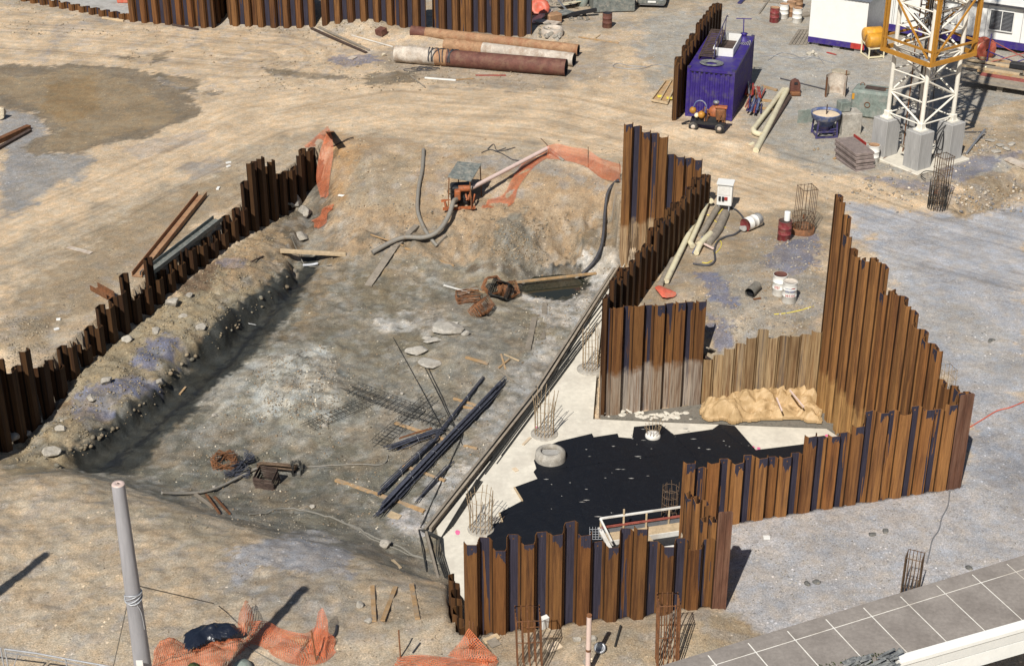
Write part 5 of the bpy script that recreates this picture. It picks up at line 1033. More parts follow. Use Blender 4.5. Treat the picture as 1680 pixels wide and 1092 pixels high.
# ---------- junk at the top ----------
def drum(c, mat, label, r=.29, h=.88, M=None, lid=None, parts=True, cat='drum'):
    root = empty('steel_drum', c, label, cat); c = Vector(c)
    prof = [(r * .97, 0), (r, .02), (r * .98, h * .33), (r * 1.035, h * .345), (r * .98, h * .36), (r * .98, h * .64), (r * 1.035, h * .655), (r * .98, h * .67), (r * .98, h - .02), (r * 1.02, h), (r * .95, h)]
    MB().lathe(c, prof, 26, M=M).build('drum_body', mat, root)
    MB().lathe(c, [(r * .95, h), (r * .94, h - .03), (0, h - .03)], 26, M=M).build('drum_top', lid or mat, root); MB().lathe(c, [(0, .01), (r * .97, .01)], 26, M=M).build('drum_bottom', mat, root)
    return root
drum(T(996,45), 'rust_red', 'rusty red brown drum standing open in front of the scrap skip', lid='black')
f = Fr(G(1003,14), .12); root = empty('scrap_skip', f.o, 'dark open scrap skip full of white bags and blue tubes at the top', 'skip'); upd()
mb = MB()
for (x0, y0, x1, y1) in ((-1.25, -.9, 1.25, -.9), (1.25, -.9, 1.25, 1.9), (1.25, 1.9, -1.25, 1.9), (-1.25, 1.9, -1.25, -.9)): mb.bar(f(x0, y0, .65), f(x1, y1, .65), .05, 1.15)
mb.build('side_panels', 'grey_sheet', root); MB().add([f(-1.25, -.9, .12), f(1.25, -.9, .12), f(1.25, 1.9, .12), f(-1.25, 1.9, .12)], [(0, 1, 2, 3)]).build('floor', 'black', root)
for k in range(4): MB().bar(f(1.29, -.8 + k * .85, .1), f(1.29, -.6 + k * .85, 1.2), .06, .06).build('rib', 'galv', root)
for k in range(9): tag(MB().add(*rockmesh(f(random.uniform(-.6, .9), random.uniform(-.6, 1.2), .9 + random.uniform(0, .35)), (.7, .5, .4), k, k, tint=(1, 1, 1))).build('rubbish_bag', 'clean_white' if k % 3 else 'blue_paint'), 'bag of rubbish heaped in the scrap skip', 'bag', 'bags of rubbish in the skip')
tag(MB().tube([f(-1.0, -.5, .6), f(-.1, .1, 1.1)], .08, 8).build('tube', 'blue_paint'), 'blue tube sticking out of the left side of the scrap skip', 'tube')
tag(MB().tube([f(-.9, -.75, .55), f(.0, -.3, .9)], .08, 8).build('tube', 'blue_paint'), 'second blue tube, nearer one, in the left side of the scrap skip', 'tube')
plank((872,39),(902,18),.45,.06,'pvc','pinkish board leaning beside the end of the back wall')
mb = MB(); mb.lathe(G(885,13,.35), [(.5, -.1), (.62, -.05), (.62, .05), (.3, .12), (.2, .0), (0, 0)], 20, M=Matrix.Rotation(.9, 4, 'X')); tag(mb.build('round_hatch', 'reel_red'), 'red and white round hatch lying behind the end of the back wall', 'hatch')
scrap = [('a-frame', 'steel', 905, 12), ('sheet', 'cream', 935, 5), ('bin', 'green_concrete', 955, 2), ('sheet', 'grey_sheet', 920, 22), ('beam', 'black', 945, 22), ('sheet', 'pale_grime', 898, 36), ('box', 'rust_tan', 908, 30)]
for k, (nm, m, a, b) in enumerate(scrap):
    c = G(a, b, .3); f2 = Fr(c, random.uniform(-.8, .8)); mb = MB()
    if nm == 'a-frame': mb.bar(f2(-1, 0, -.2), f2(0, 0, .9), .09); mb.bar(f2(1.0, 0, -.2), f2(0, 0, .9), .09); mb.bar(f2(-1.2, .3, .5), f2(1.4, .3, .5), .09)
    elif nm == 'bin': mb.lathe(c, [(.3, -.3), (.5, .5), (.42, .5), (.25, -.2), (0, -.2)], 16)
    elif nm == 'beam': mb.bar(f2(-1.3, 0, -.2), f2(1.3, .2, .1), .2)
    elif nm == 'box': mb.box(c, (.9, .6, .6), rz=.5, bev=.06)
    else: mb.box(c, (1.5, .8, .05), M=Matrix.Rotation(random.uniform(-.9, .9), 4, 'Z') @ Matrix.Rotation(random.uniform(-.6, .6), 4, 'X'))
    lab = ['grey steel trestle lying in the scrap heap', 'cream sheet on top of the scrap heap', 'pale green tub at the back of the scrap heap', 'dark grey sheet in the middle of the scrap heap', 'black beam sloping at the right of the scrap heap', 'pale sheet at the near edge of the scrap heap', 'rust brown crate in the scrap heap'][k]
    tag(mb.build({'a-frame': 'trestle', 'sheet': 'metal_sheet', 'bin': 'tub', 'beam': 'beam', 'box': 'crate'}[nm], m), lab, 'scrap')
scatter(260, [(878,0,965,30),(885,25,965,35),(885,38,925,62),(900,0,965,12)], 'scrap_bits', 'grime', 'mixed bits of scrap and rubbish beside the back wall', .1, .45, [(2, 1.9, 1.7), (.6, .6, .6), (1, .8, .7), (1.8, .9, .7), (1, 1.1, 1.5)], 31)
root = empty('rubble_basket', G(906,62), 'round basket heaped with rubble behind the large pipes', 'basket'); MB().lathe(G(906,62), [(.62, 0), (.66, .35), (.6, .6), (.5, .6), (.5, .4), (0, .5)], 18).build('basket_wall', 'pale_grime', root)
for k in range(8): MB().add(*rockmesh(G(906,62,.65) + Vector((random.uniform(-.45, .45), random.uniform(-.4, .4), random.uniform(0, .15))), (.4, .3, .25), k, k + 9)).build('rubble_piece', 'rock', root)
# ---------- car ----------
f = Fr(G(1069,14), -.10); root = empty('parked_car', f.o, 'silver car at the top edge of the picture, only its front end showing', 'car'); upd()
def car_body():
    bm = MB(); ys_ = [0, .12, .9, 1.35, 2.2, 3.3, 3.9, 4.3, 4.4]; top = [.55, .72, .88, .95, .95, .95, .98, .9, .6]; w = [.78, .86, .90, .91, .91, .91, .90, .84, .78]; vs = []
    for y, t_, ww in zip(ys_, top, w):
        for x, z in ((-ww * .93, .2), (-ww, .35), (-ww * .98, t_ - .12), (-ww * .86, t_), (ww * .86, t_), (ww * .98, t_ - .12), (ww, .35), (ww * .93, .2)): vs.append(f(x, y, z))
    fs = [(i * 8 + j, i * 8 + (j + 1) % 8, (i + 1) * 8 + (j + 1) % 8, (i + 1) * 8 + j) for i in range(len(ys_) - 1) for j in range(8)]; fs += [tuple(range(7, -1, -1)), tuple(range(64, 72))]
    return bm.add(vs, fs, smooth=False)
car_body().build('body', 'silver', root)
mb = MB(); vs = []
for y, z, w in ((1.3, .93, .80), (1.95, 1.38, .62), (3.1, 1.40, .62), (3.75, .97, .78)): vs += [f(-w, y, z), f(w, y, z)]
mb.add(vs, [(0, 1, 3, 2)]).build('windscreen', 'glass', root)
MB().add(vs, [(2, 3, 5, 4), (4, 5, 7, 6)]).build('roof', 'silver', root); MB().add(vs + [f(-.8, 1.3, .93), f(-.78, 3.75, .97)], [(0, 2, 4, 6), (1, 7, 5, 3)]).build('side_window', 'glass', root)
MB().bar(f(-.84, .0, .42), f(.84, .0, .42), .16, .22).build('bumper', 'grey_sheet', root); MB().bar(f(-.25, -.09, .43), f(.25, -.09, .43), .02, .11).build('number_plate', 'clean_white', root)
for k in (-1, 1):
    MB().box(f(k * .62, .06, .62), (.34, .12, .14), rz=f.a, bev=.03).build('headlight', 'clean_white', root)
    for y in (.85, 3.5):
        M = Matrix.Rotation(f.a, 4, 'Z') @ Matrix.Rotation(math.pi / 2, 4, 'Y'); w_ = MB().lathe(f(k * .8 - .1, y, .31), [(.17, 0), (.31, 0), (.31, .2), (.17, .2)], 20, M=M).build('wheel', 'rubber', root); upd(); MB().lathe(f(k * .8 - .1, y, .31), [(0, .02), (.18, .01), (.18, .19), (0, .18)], 14, M=M).build('rim', 'galv', w_)
MB().bar(f(-.5, .02, .62), f(.5, .02, .62), .05, .12).build('grille', 'black', root)
# ---------- purple container ----------
cf = Fr((8.85, 78.1, 0), math.atan2(-.7, 2.33)); CW_, CL, CHh = 2.40, 6.06, 2.59
root = empty('shipping_container', cf.o, 'purple shipping container with a corrugated front and a hatch on its roof', 'container'); upd()
def corr(p0, dx, n, L, z0, z1, amp, outv, mat, nm, fl=.5):
    mb = MB(); vs = []; st = L / n
    for i in range(n):
        for t_, o in ((0, 0), (.28, 0), (.42, amp), (.86, amp)): vs.append(p0 + dx * (st * (i + t_)) + outv * o)
    vs.append(p0 + dx * L); m = len(vs); V = [v + Vector((0, 0, z0)) for v in vs] + [v + Vector((0, 0, z1)) for v in vs]
    mb.add(V, [(i, i + 1, m + i + 1, m + i) for i in range(m - 1)]); return mb.build(nm, mat, root)
corr(cf(.08, .0), cf.x, 9, CW_ - .16, .18, CHh - .16, .045, cf.y, 'purple', 'front_panel')
corr(cf(CW_, .1), cf.y, 18, CL - .2, .18, CHh - .12, .045, -cf.x, 'purple', 'side_panel'); corr(cf(0, .1), cf.y, 18, CL - .2, .18, CHh - .12, .045, cf.x, 'purple', 'side_panel')
cf.box(MB(), (CW_ / 2, CL - .02, CHh / 2), (CW_ - .1, .04, CHh - .1)).build('end_wall', 'purple', root); cf.box(MB(), (CW_ / 2, CL / 2, CHh - .02), (CW_, CL, .05)).build('roof', 'purple', root)
mb = MB()
for x in (.05, CW_ - .05):
    for y in (.04, CL - .05): cf.box(mb, (x, y, CHh / 2), (.12, .12, CHh + .01))
for z in (.1, CHh - .07):
    for y in (.03, CL - .03): mb.bar(cf(0, y, z), cf(CW_, y, z), .09, .13)
    for x in (.03, CW_ - .03): mb.bar(cf(x, 0, z), cf(x, CL, z), .09, .13)
mb.build('corner_frame', 'purple', root)
mb = MB()
for x in (.07, CW_ - .07):
    for y in (.07, CL - .07): cf.box(mb, (x, y, CHh + .03), (.17, .17, .1))
mb.build('corner_casting', 'navy', root)
mb = MB()
for k in range(9): cf.box(mb, (.25 + k * .24, -.01, CHh - .17), (.1, .03, .03))
mb.build('vent_slots', 'black', root)
mb = MB(); hx, hy = 1.32, 2.3
for (x0, y0, x1, y1) in ((hx - .45, hy, hx + .55, hy), (hx + .55, hy, hx + .55, hy + 2.6), (hx + .55, hy + 2.6, hx - .45, hy + 2.6), (hx - .45, hy + 2.6, hx - .45, hy)): mb.bar(cf(x0, y0, CHh + .22), cf(x1, y1, CHh + .22), .05, .42)
mb.build('hatch_frame', 'clean_white', root); cf.box(MB(), (hx + .05, hy + 1.3, CHh + .035), (.95, 2.55, .03)).build('hatch_floor', 'brown_dark', root)
sroot = empty('steel_stairs', cf(.7, 1.6, CHh), 'dark slatted steel stairs with a handrail lying on the container roof', 'stairs')
for x in (.30, 1.02): MB().bar(cf(x, 1.35, CHh + .12), cf(x, 4.75, CHh + .55), .05, .16).build('stringer', 'brown_dark', sroot)
for k in range(17): t = k / 16; cf.box(MB(), (.66, 1.45 + t * 3.2, CHh + .22 + t * .4), (.74, .13, .03)).build('tread', 'brown_dark', sroot)
for x in (1.06,):
    pr = [cf(x, 1.4, CHh + .2), cf(x, 1.7, CHh + .95), cf(x + .05, 4.6, CHh + 1.45), cf(x + .05, 4.9, CHh + 1.3)]; MB().tube(pr, .025, 6).build('handrail', 'navy', sroot)
    for y in (2.4, 3.4, 4.4): MB().tube([cf(x, y, CHh + .3), cf(x + .03, y + .1, CHh + 1.0 + (y - 1.7) * .17)], .02, 6).build('baluster', 'navy', sroot)
mb = MB()
for k in range(9): r0 = .25 + .028 * k; mb.tube([cf(1.05 + r0 * 1.25 * math.cos(x) + random.uniform(-.02, .02), .85 + r0 * math.sin(x), CHh + .05 + .02 * (k % 3)) for x in [j * .3 for j in range(22)]], .02, 5)
tag(mb.build('hose_coil', 'slate'), 'coil of grey green hose on the front of the container roof', 'hose')
root = empty('valve_stand', cf(2.0, 5.2, CHh), 'small purple valve with an upright post at the back of the container roof', 'valve')
MB().lathe(cf(2.0, 5.0, CHh), [(.3, .01), (.3, .15), (.16, .2), (.14, .4), (.2, .45), (0, .5)], 14).build('valve_body', 'purple', root); MB().tube([cf(1.95, 5.1, CHh), cf(1.9, 5.2, CHh + 1.2)], .03, 6).build('post', 'purple', root); MB().tube([cf(1.5, 5.2, CHh + 1.15), cf(2.3, 5.2, CHh + 1.2)], .025, 6).build('cross_bar', 'purple', root)
mb = MB()
for k in range(7): mb.tube([cf(1.8 + .1 * k, 4.4, CHh + .03), cf(2.0 + .06 * k, 4.9 + .1 * random.random(), CHh + .1), cf(1.7 + .1 * k, 5.1, CHh + .03)], .015, 4)
tag(mb.build('loose_cable', 'white'), 'tangle of pale cable round the valve on the container roof', 'cable')
# ---------- pump trailer ----------
f = Fr(T(1160,214), -.22); f.o.z += .0; root = empty('pump_trailer', f.o, 'small wheeled pump trailer with yellow pump and rusty engine before the purple container', 'pump'); upd()
mb = MB(); f.box(mb, (0, .2, .42), (1.7, .75, .14)); f.box(mb, (-.1, .2, .6), (1.1, .5, .25)); mb.bar(f(-.9, .2, .35), f(-1.3, .1, .2), .08); mb.build('chassis', 'black', root)
for x, y in ((-.68, -.18), (.62, -.18), (-.68, .62), (.62, .62)):
    M = Matrix.Rotation(f.a, 4, 'Z') @ Matrix.Rotation(math.pi / 2, 4, 'X'); wh = MB().lathe(f(x, y + .06, .23), [(.1, 0), (.22, 0), (.23, .03), (.23, .12), (.22, .15), (.1, .15)], 20, M=M).build('wheel', 'rubber', root); upd(); MB().lathe(f(x, y + .04, .23), [(0, .14), (.11, .13), (.12, .1), (.12, 0)], 14, M=M).build('rim', 'pale_grime', wh)
MB().lathe(f(.35, .5, .85), [(0, 0), (.36, 0), (.38, .1), (.38, .3), (.2, .45), (0, .45)], 18, M=Matrix.Rotation(f.a, 4, 'Z') @ Matrix.Rotation(math.pi / 2, 4, 'X')).build('engine_cover', 'orange_paint', root)
f.box(MB(), (.62, .2, .85), (.5, .55, .6), bev=.07).build('engine_block', 'rust', root); f.box(MB(), (.62, .2, 1.2), (.6, .3, .12), bev=.03).build('exhaust_box', 'orange_paint', root); MB().lathe(f(.35, .25, 1.2), [(.04, 0), (.04, .15), (.14, .15), (.16, .25), (.1, .3), (0, .3)], 12).build('air_filter', 'steel', root)
for x, z, r_, m in ((-.75, 1.0, .17, 'crane_yellow'), (-.32, .8, .18, 'crane_yellow'), (-.55, .75, .12, 'cream')): MB().lathe(f(x, .1, z), [(0, 0), (r_ * .8, 0), (r_, .08), (r_, .25), (r_ * .6, .38), (0, .38)], 16, M=Matrix.Rotation(f.a, 4, 'Z') @ Matrix.Rotation(math.pi / 2 - .2, 4, 'X')).build('pump_housing', m, root)
MB().tube(smooth_pts([f(-.75, -.1, 1.1), f(-.6, -.15, 1.5), f(-.3, -.1, 1.55), f(-.1, -.1, 1.3), f(-.15, -.05, .95)], 4), .035, 7).build('hose', 'blue_paint', root)
mb = MB()
for k in range(14): x = random.uniform(-.6, .9); mb.tube([f(x, random.uniform(-.1, .3), .5), f(x + random.uniform(-.15, .15), random.uniform(-.2, .3), random.uniform(.8, 1.2))], random.uniform(.02, .05), 6)
mb.build('pipework', 'rust', root)
# timber tray and odds left of the dark wall
f = Fr(G(1072,171), .0); root = empty('timber_tray', f.o, 'shallow timber tray with yellow tags lying left of the dark wall', 'tray')
a0, b0, c0, d0 = G(1069,167), G(1095,172), G(1112,133), G(1092,136); ctr = (a0 + b0 + c0 + d0) / 4; mb = MB(); mb.add([p + Vector((0, 0, .05)) for p in (a0, b0, c0, d0)], [(0, 1, 2, 3)]); mb.build('tray_floor', 'timber', root); mb = MB()
for p, q in ((a0, b0), (b0, c0), (c0, d0), (d0, a0), ((a0 + b0) / 2, (c0 + d0) / 2)): mb.bar(p + Vector((0, 0, .09)), q + Vector((0, 0, .09)), .06, .12)
mb.build('tray_rim', 'pale_timber', root)
for a, b in ((1083, 158), (1098, 161)): MB().box(G(a, b, .09), (.28, .3, .03)).build('yellow_tag', 'lemon', root)
gline([(1102,111),(1085,107),(1070,108),(1055,113),(1035,114),(1010,111),(1006,108),(1015,105),(1035,109),(1060,110)], .02, 'steel', 'cable', 'thin grey cable looped on the road left of the dark wall', 'cable')
gline([(1248,93),(1275,92),(1300,96),(1330,94),(1357,101),(1370,104)], .02, 'steel', 'cable', 'thin cable running right from the container towards the white hut', 'cable')
gline([(1260,100),(1280,88),(1300,90),(1320,98),(1340,92),(1352,106)], .02, 'steel', 'cable', 'second looped cable between the container and the white hut', 'cable')
tag(MB().tube([T(1280,130,.05), T(1353,148,.05)], .035, 6).build('steel_rod', 'dark_hose'), 'long dark rod passing behind the rusty bucket', 'rod')
# ---------- drums and timber by the hut ----------
drum(T(1270,36), 'maroon', 'dark red drum, leftmost of the drums beside the white hut', lid='rust_tan')
drum(T(1285,30), 'white', 'white drum directly behind the dark red drum', lid='rust_tan'); drum(T(1297,26), 'rust_tan', 'tan drum, middle of the group beside the white hut'); drum(T(1307,37), 'white', 'white drum with a rusty top nearest the white hut wall', lid='rust_tan'); drum(T(1309,14), 'rust_tan', 'tan drum at the very back of the group beside the hut'); drum(T(1291,16), 'white', 'white drum at the back left of the tan drums', lid='rust_tan')
plank((1245,24),(1262,0),.1,.06,'old_timber','grey batten leaning towards the drums at the top'); plank((1252,3),(1290,8),.08,.06,'old_timber','thin batten behind the dark red drum'); plank((1213,7),(1226,-6),.25,.08,'navy','dark blue board at the top edge above the container')
for k in range(5): plank((1296 + k * 6.2, 74), (1312 + k * 5.2, 50), .16, .05, 'old_timber', ['leftmost', 'second', 'third', 'fourth', 'rightmost'][k] + ' of five grey boards laid beside the white hut')
plank((1310,28),(1330,24),.6,.1,'old_timber','flat board stack between the drums and the white hut')
# ---------- white hut ----------
A_ = G(1325,74); B_ = G(1417,88); hf = Fr(A_, math.atan2(B_.y - A_.y, B_.x - A_.x)); HW = (B_ - A_).length; HL = 6.4; HH = 2.75
root = empty('site_hut', A_, 'white site hut with a purple and red skirting and a grey metal roof', 'hut'); upd()
hf.box(MB(), (HW / 2, HL / 2, .2 + HH / 2), (HW, HL, HH)).build('wall', 'clean_white', root)
mb = MB(); vs = []; n = 40
for i in range(n + 1):
    y = .0 + HL * i / n; o = .018 * (i % 2); vs += [hf(HW + .02 + o, y, .55), hf(HW + .02 + o, y, HH + .18)]
mb.add(vs, [(2 * i, 2 * i + 2, 2 * i + 3, 2 * i + 1) for i in range(n)]).build('side_cladding', 'steel', root)
mb = MB(); vs = []; n = 34
for i in range(n + 1):
    x = -.08 + (HW + .16) * i / n; vs += [hf(x, -.1, HH + .22 + .03 * (i % 2)), hf(x, HL + .1, HH + .22 + .03 * (i % 2))]
mb.add(vs, [(2 * i, 2 * i + 2, 2 * i + 3, 2 * i + 1) for i in range(n)]).build('roof', 'steel', root)
hf.box(MB(), (HW * .38, -.02, .36), (HW * .76, .04, .32)).build('skirting', 'purple', root); hf.box(MB(), (HW * .88, -.02, .36), (HW * .24 - .004, .04, .32)).build('red_skirting', 'red', root)
hf.box(MB(), (HW + .03, HL * .25, .36), (.06, HL * .5, .32)).build('skirting', 'purple', root); hf.box(MB(), (HW + .03, HL * .75, .36), (.06, HL * .5 - .01, .32)).build('red_skirting', 'red', root)
mb = MB()
for x in (.4, HW / 2, HW - .4):
    for y in (.3, HL / 2, HL - .3): hf.box(MB(), (x, y, .1), (.4, .4, .2)).build('support_block', 'concrete', root)
for k, (a, b) in enumerate(((1327,90),(1334,88),(1338,92))): tag(MB().add(*rockmesh(T(a,b,.08), (.3,.25,.25), k, k+3, tint=(1.4,1.4,1.35))).build('stone','rock'), ['left','middle','right'][k] + ' pale stone in front of the white hut corner', 'rock')
plank((1356,87),(1372,91),.08,.05,'red','short red bar in front of the white hut','bar')
# yellow plate roller
f = Fr(G(1437,96), .25); root = empty('compressor', f.o, 'yellow double drum compressor on a pale frame beside the white hut', 'compressor'); upd()
for x_, y, z in ((0, .25, .98), (.0, .72, 1.2)): MB().lathe(f(-.5, y, z), [(0, 0), (.36, .0), (.40, .05), (.40, .48), (.405, .5), (.40, .52), (.40, .98), (.36, 1.02), (0, 1.02)], 22, M=Matrix.Rotation(f.a, 4, 'Z') @ Matrix.Rotation(math.pi / 2, 4, 'Y')).build('tank', 'yellow', root)
mb = MB()
for x in (-.45, .45):
    mb.bar(f(x, 0, 0), f(x, 0, .6), .07); mb.bar(f(x, 1.0, 0), f(x, 1.0, .8), .07); mb.bar(f(x, 0, .6), f(x, 1.0, .8), .07); mb.bar(f(x, 0, .05), f(x, 1.0, .05), .07)
for z in (.08, .58): mb.bar(f(-.5, 0, z), f(.5, 0, z), .07)
mb.build('frame', 'cream', root); f.box(MB(), (.6, .5, .6), (.2, .8, .7), bev=.05).build('side_motor', 'rust', root)
# ---------- second cabin ----------
A_ = G(1448,55); ang = hf.a - .01; gf = Fr(A_, ang); GL = 15; root = empty('site_cabin', A_, 'long white site cabin with purple skirting and a louvred window behind the crane', 'cabin'); upd()
gf.box(MB(), (GL / 2, 2.0, 1.45), (GL, 4.0, 2.5)).build('wall', 'clean_white', root); gf.box(MB(), (GL / 2, -.03, .42), (GL, .05, .42)).build('skirting', 'purple', root)
gf.box(MB(), (GL / 2, 2.0, 2.78), (GL + .3, 4.4, .12)).build('roof', 'clean_white', root); gf.box(MB(), (GL / 2, -.2, 2.66), (GL + .3, .12, .12)).build('gutter', 'dark_hose', root)
mb = MB()
for x in (.45, .55, 2.0, 4.2, 5.85, 7.85, 9.8, 12): mb.bar(gf(x, -.012, .65), gf(x, -.012, 2.6), .03, .02)
mb.build('panel_seam', 'steel', root)
wn = MB(); gf.box(wn, (6.7, -.03, 1.75), (1.3, .05, 1.1)); win = wn.build('window', 'glass', root); upd()
mb = MB()
for k in range(15): mb.bar(gf(6.1, -.08, 1.24 + k * .074), gf(7.3, -.08, 1.24 + k * .074), .05, .018)
mb.build('louvre', 'steel', win); mb = MB()
for x in (6.04, 6.7, 7.36): mb.bar(gf(x, -.09, 1.17), gf(x, -.09, 2.33), .05, .04)
for z in (1.17, 2.33): mb.bar(gf(6.02, -.09, z), gf(7.38, -.09, z), .05, .05)
mb.build('window_frame', 'clean_white', win); gf.box(MB(), (.15, -.04, 1.5), (.28, .06, 2.3)).build('corner_gap', 'black', root)
# reel, scaffold, timber deck
c = G(1619,82, .58); M = Matrix.Rotation(.35, 4, 'Z') @ Matrix.Rotation(math.pi / 2, 4, 'X'); root = empty('cable_reel', c, 'round red cable reel standing in front of the white cabin', 'cable reel'); upd()
for y in (0, .5): MB().lathe(c + M.to_3x3() @ Vector((0, 0, -y)), [(0, -.03), (.6, -.03), (.62, 0), (.6, .03), (0, .03)], 30, M=M).build('flange', 'reel_red', root)
MB().lathe(c, [(.3, -.5), (.3, 0)], 20, M=M).build('core', 'cream', root); MB().lathe(c + M.to_3x3() @ Vector((0, 0, .04)), [(0, 0), (.07, 0), (.07, .02), (0, .03)], 12, M=M).build('hub', 'black', root)
for a, b, za, zb, m, l in [((1617,110),(1627,56),.1,1.7,'purple','upright purple scaffold tube in front of the red reel'), ((1625,66),(1700,105),1.5,.5,'timber_red','red scaffold tube sloping down right of the reel'), ((1620,84),(1700,116),.9,.1,'purple','purple scaffold tube sloping down below the reel'), ((1610,106),(1700,82),.2,.9,'timber_red','red scaffold tube crossing the purple one'), ((1640,110),(1700,92),.1,.8,'purple','purple scaffold tube rising to the right edge')]:
    p = G(*a, 0); q = G(*b, 0) if 0 else None; pa = G(a[0], a[1], za); pb = XYpy(b[0], b[1], pa.y); tag(MB().tube([pa, pb], .03, 7).build('scaffold_tube', m), l, 'scaffold tube')
tag(MB().tube([G(1617,118,.0), G(1617,110,.4)], .05, 8).build('foot_tube', 'cream'), 'cream foot piece under the upright purple scaffold tube', 'scaffold tube')
f = Fr(G(1598,146), hf.a - .02); root = empty('timber_deck', f.o, 'long low timber deck with a red stripe to the right of the crane', 'deck'); upd()
f.box(MB(), (2.5, .6, .45), (6.5, .5, .09)).build('deck_board', 'plank_deck', root); f.box(MB(), (2.9, 1.15, .46), (5.8, .55, .08)).build('red_board', 'timber_red', root); f.box(MB(), (2.5, .1, .42), (6.5, .45, .08)).build('deck_board', 'old_timber', root)
for x in (1.3, 4.2): f.box(MB(), (x, .3, .19), (.3, .3, .38)).build('leg', 'old_timber', root)
f = Fr(G(1585,121), hf.a)
for k in range(10):
    L0 = random.uniform(2.5, 4); x0 = random.uniform(-.6, 1.5); tag(MB().bar(f(x0, .25 + k * .22, .2 + .08 * (k % 3)), f(x0 + L0, .2 + k * .22, .2 + .08 * (k % 3)), .16, .1).build('timber', ['timber', 'pale_timber', 'old_timber', 'plank_deck'][k % 4]), 'length of timber in the stack below the red reel', 'timber', 'timbers stacked below the red reel')
f.box(MB(), (2.6, 1.2, .5), (1.1, .5, .3), bev=.03).build('tool_box', 'black'); 
o = bpy.data.objects['tool_box']; tag(o, 'black tool box on the timber stack near the right edge', 'box')
f.box(mb := MB(), (3.6, 1.1, .5), (.8, .5, .25), bev=.02); tag(mb.build('grey_box', 'galv'), 'grey metal box beside the black tool box', 'box')
# ---------- tower crane ----------
Fp, Lp, Rp = Vector((19.05, 70.9, 0)), Vector((17.85, 72.6, 0)), Vector((20.8, 72.1, 0)); Bp = Lp + Rp - Fp; cc = (Lp + Rp) / 2; rz = math.atan2(Rp.y - Fp.y, Rp.x - Fp.x); Z0 = 2.0
for p, l in ((Fp, 'nearest concrete pier under the crane, at the front corner'), (Lp, 'left concrete pier under the crane'), (Rp, 'right concrete pier under the crane'), (Bp, 'hidden back concrete pier under the crane')):
    tag(MB().box(p + Vector((0, 0, Z0 / 2 - .1)), (.92, .92, Z0 + .2), rz=rz, bev=.03).build('concrete_pier', 'cast_concrete'), l, 'pier')
o = MB().box(cc + Vector((0, 0, .05)), (3.6, 3.6, .3), rz=rz, bev=.03).build('crane_base_slab', 'slab'); tag(o, 'pale concrete pad beneath the four crane piers', 'concrete pad')
crane = empty('tower_crane', cc + Vector((0, 0, Z0)), 'white lattice tower crane mast with a yellow climbing frame on four piers', 'tower crane'); upd()
legs = [Fp, Rp, Bp, Lp]; h = 1.07; TOP = 23; K = int((TOP - Z0) / h)
for p in legs:
    lg = MB().tube([p + Vector((0, 0, Z0 + .05)), p + Vector((0, 0, TOP))], .105, 12).build('leg', 'crane_white', crane); upd()
    mb = MB().box(p + Vector((0, 0, Z0 + .03)), (.5, .5, .06), rz=rz); mb.box(p + Vector((0, 0, Z0 + .2)), (.30, .30, .34), rz=rz, bev=.03)
    for k in range(4): mb.bar(p + Vector((0, 0, Z0 + .42)), p + Vector((.2 * math.cos(rz + k * 1.57 + .78), .2 * math.sin(rz + k * 1.57 + .78), Z0 + .05)), .03, .12)
    mb.build('foot', 'crane_white', lg)
for i in range(4):
    p, q = legs[i], legs[(i + 1) % 4]; fr_ = i % 2 == 0; mb = MB(); odd = (i in (0, 3))
    # braces leave the side legs' middle nodes and meet on the front and back legs
    for k in range(0, K, 1):
        z = Z0 + .25 + k * h
        mb.tube([p + Vector((0, 0, z)), q + Vector((0, 0, z))], .038, 6)
        side_p = p in (Rp, Lp)
        a_, b_ = (p, q) if side_p else (q, p)
        if k % 2 == 0: mb.tube([b_ + Vector((0, 0, z)), a_ + Vector((0, 0, z + h))], .052, 6)
        else: mb.tube([a_ + Vector((0, 0, z)), b_ + Vector((0, 0, z + h))], .052, 6)
    mb.build('bracing', 'crane_white', crane)
# inside: ladder, pipes, cables
mb = MB(); lc = cc + Vector((.25, .2, 0)); lx = (Rp - Fp).normalized()
for s_ in (-.2, .2): mb.bar(lc + lx * s_ + Vector((0, 0, Z0)), lc + lx * s_ + Vector((0, 0, TOP)), .05)
z = Z0
while z < TOP: mb.bar(lc - lx * .2 + Vector((0, 0, z)), lc + lx * .2 + Vector((0, 0, z)), .03); z += .3
mb.build('ladder', 'galv', crane)
for k in range(7):
    o = Vector((random.uniform(-.7, .5), random.uniform(-.5, .6), 0)); MB().tube(smooth_pts([cc + o + Vector((random.uniform(-.08, .08), random.uniform(-.08, .08), z_)) for z_ in (0.2, 2, 4, 6, 9, 13, 18)], 3), .03, 6).build('hanging_cable', 'rust' if k % 2 else 'dark_hose', crane)
for z in (5.0, 9.5, 13): MB().box(cc + Vector((0, 0, z)), (1.9, 1.2, .06), rz=rz).build('platform', 'galv', crane)
MB().tube(smooth_pts([Rp + Vector((-.35, -.3, 1.9)), Rp + Vector((-.75, -.45, 1.5)), Rp + Vector((-.7, -.5, .9)), Rp + Vector((-.45, -.5, .8)), Rp + Vector((-.5, -.45, 1.7)), Rp + Vector((-.9, -.5, .3)), Rp + Vector((-1.4, -.6, .15))], 5), .03, 6).build('hanging_cable', 'black', crane)
S = 1.52; yl = [cc + Vector((S * math.cos(rz + a) * 1.414, S * math.sin(rz + a) * 1.414, 0)) for a in (-3 * math.pi / 4 + 0, -math.pi / 4, math.pi / 4, 3 * math.pi / 4)]
yc = empty('climbing_frame', cc + Vector((0, 0, 5.3)), 'yellow steel climbing frame wrapped around the white crane mast', 'crane frame'); upd()
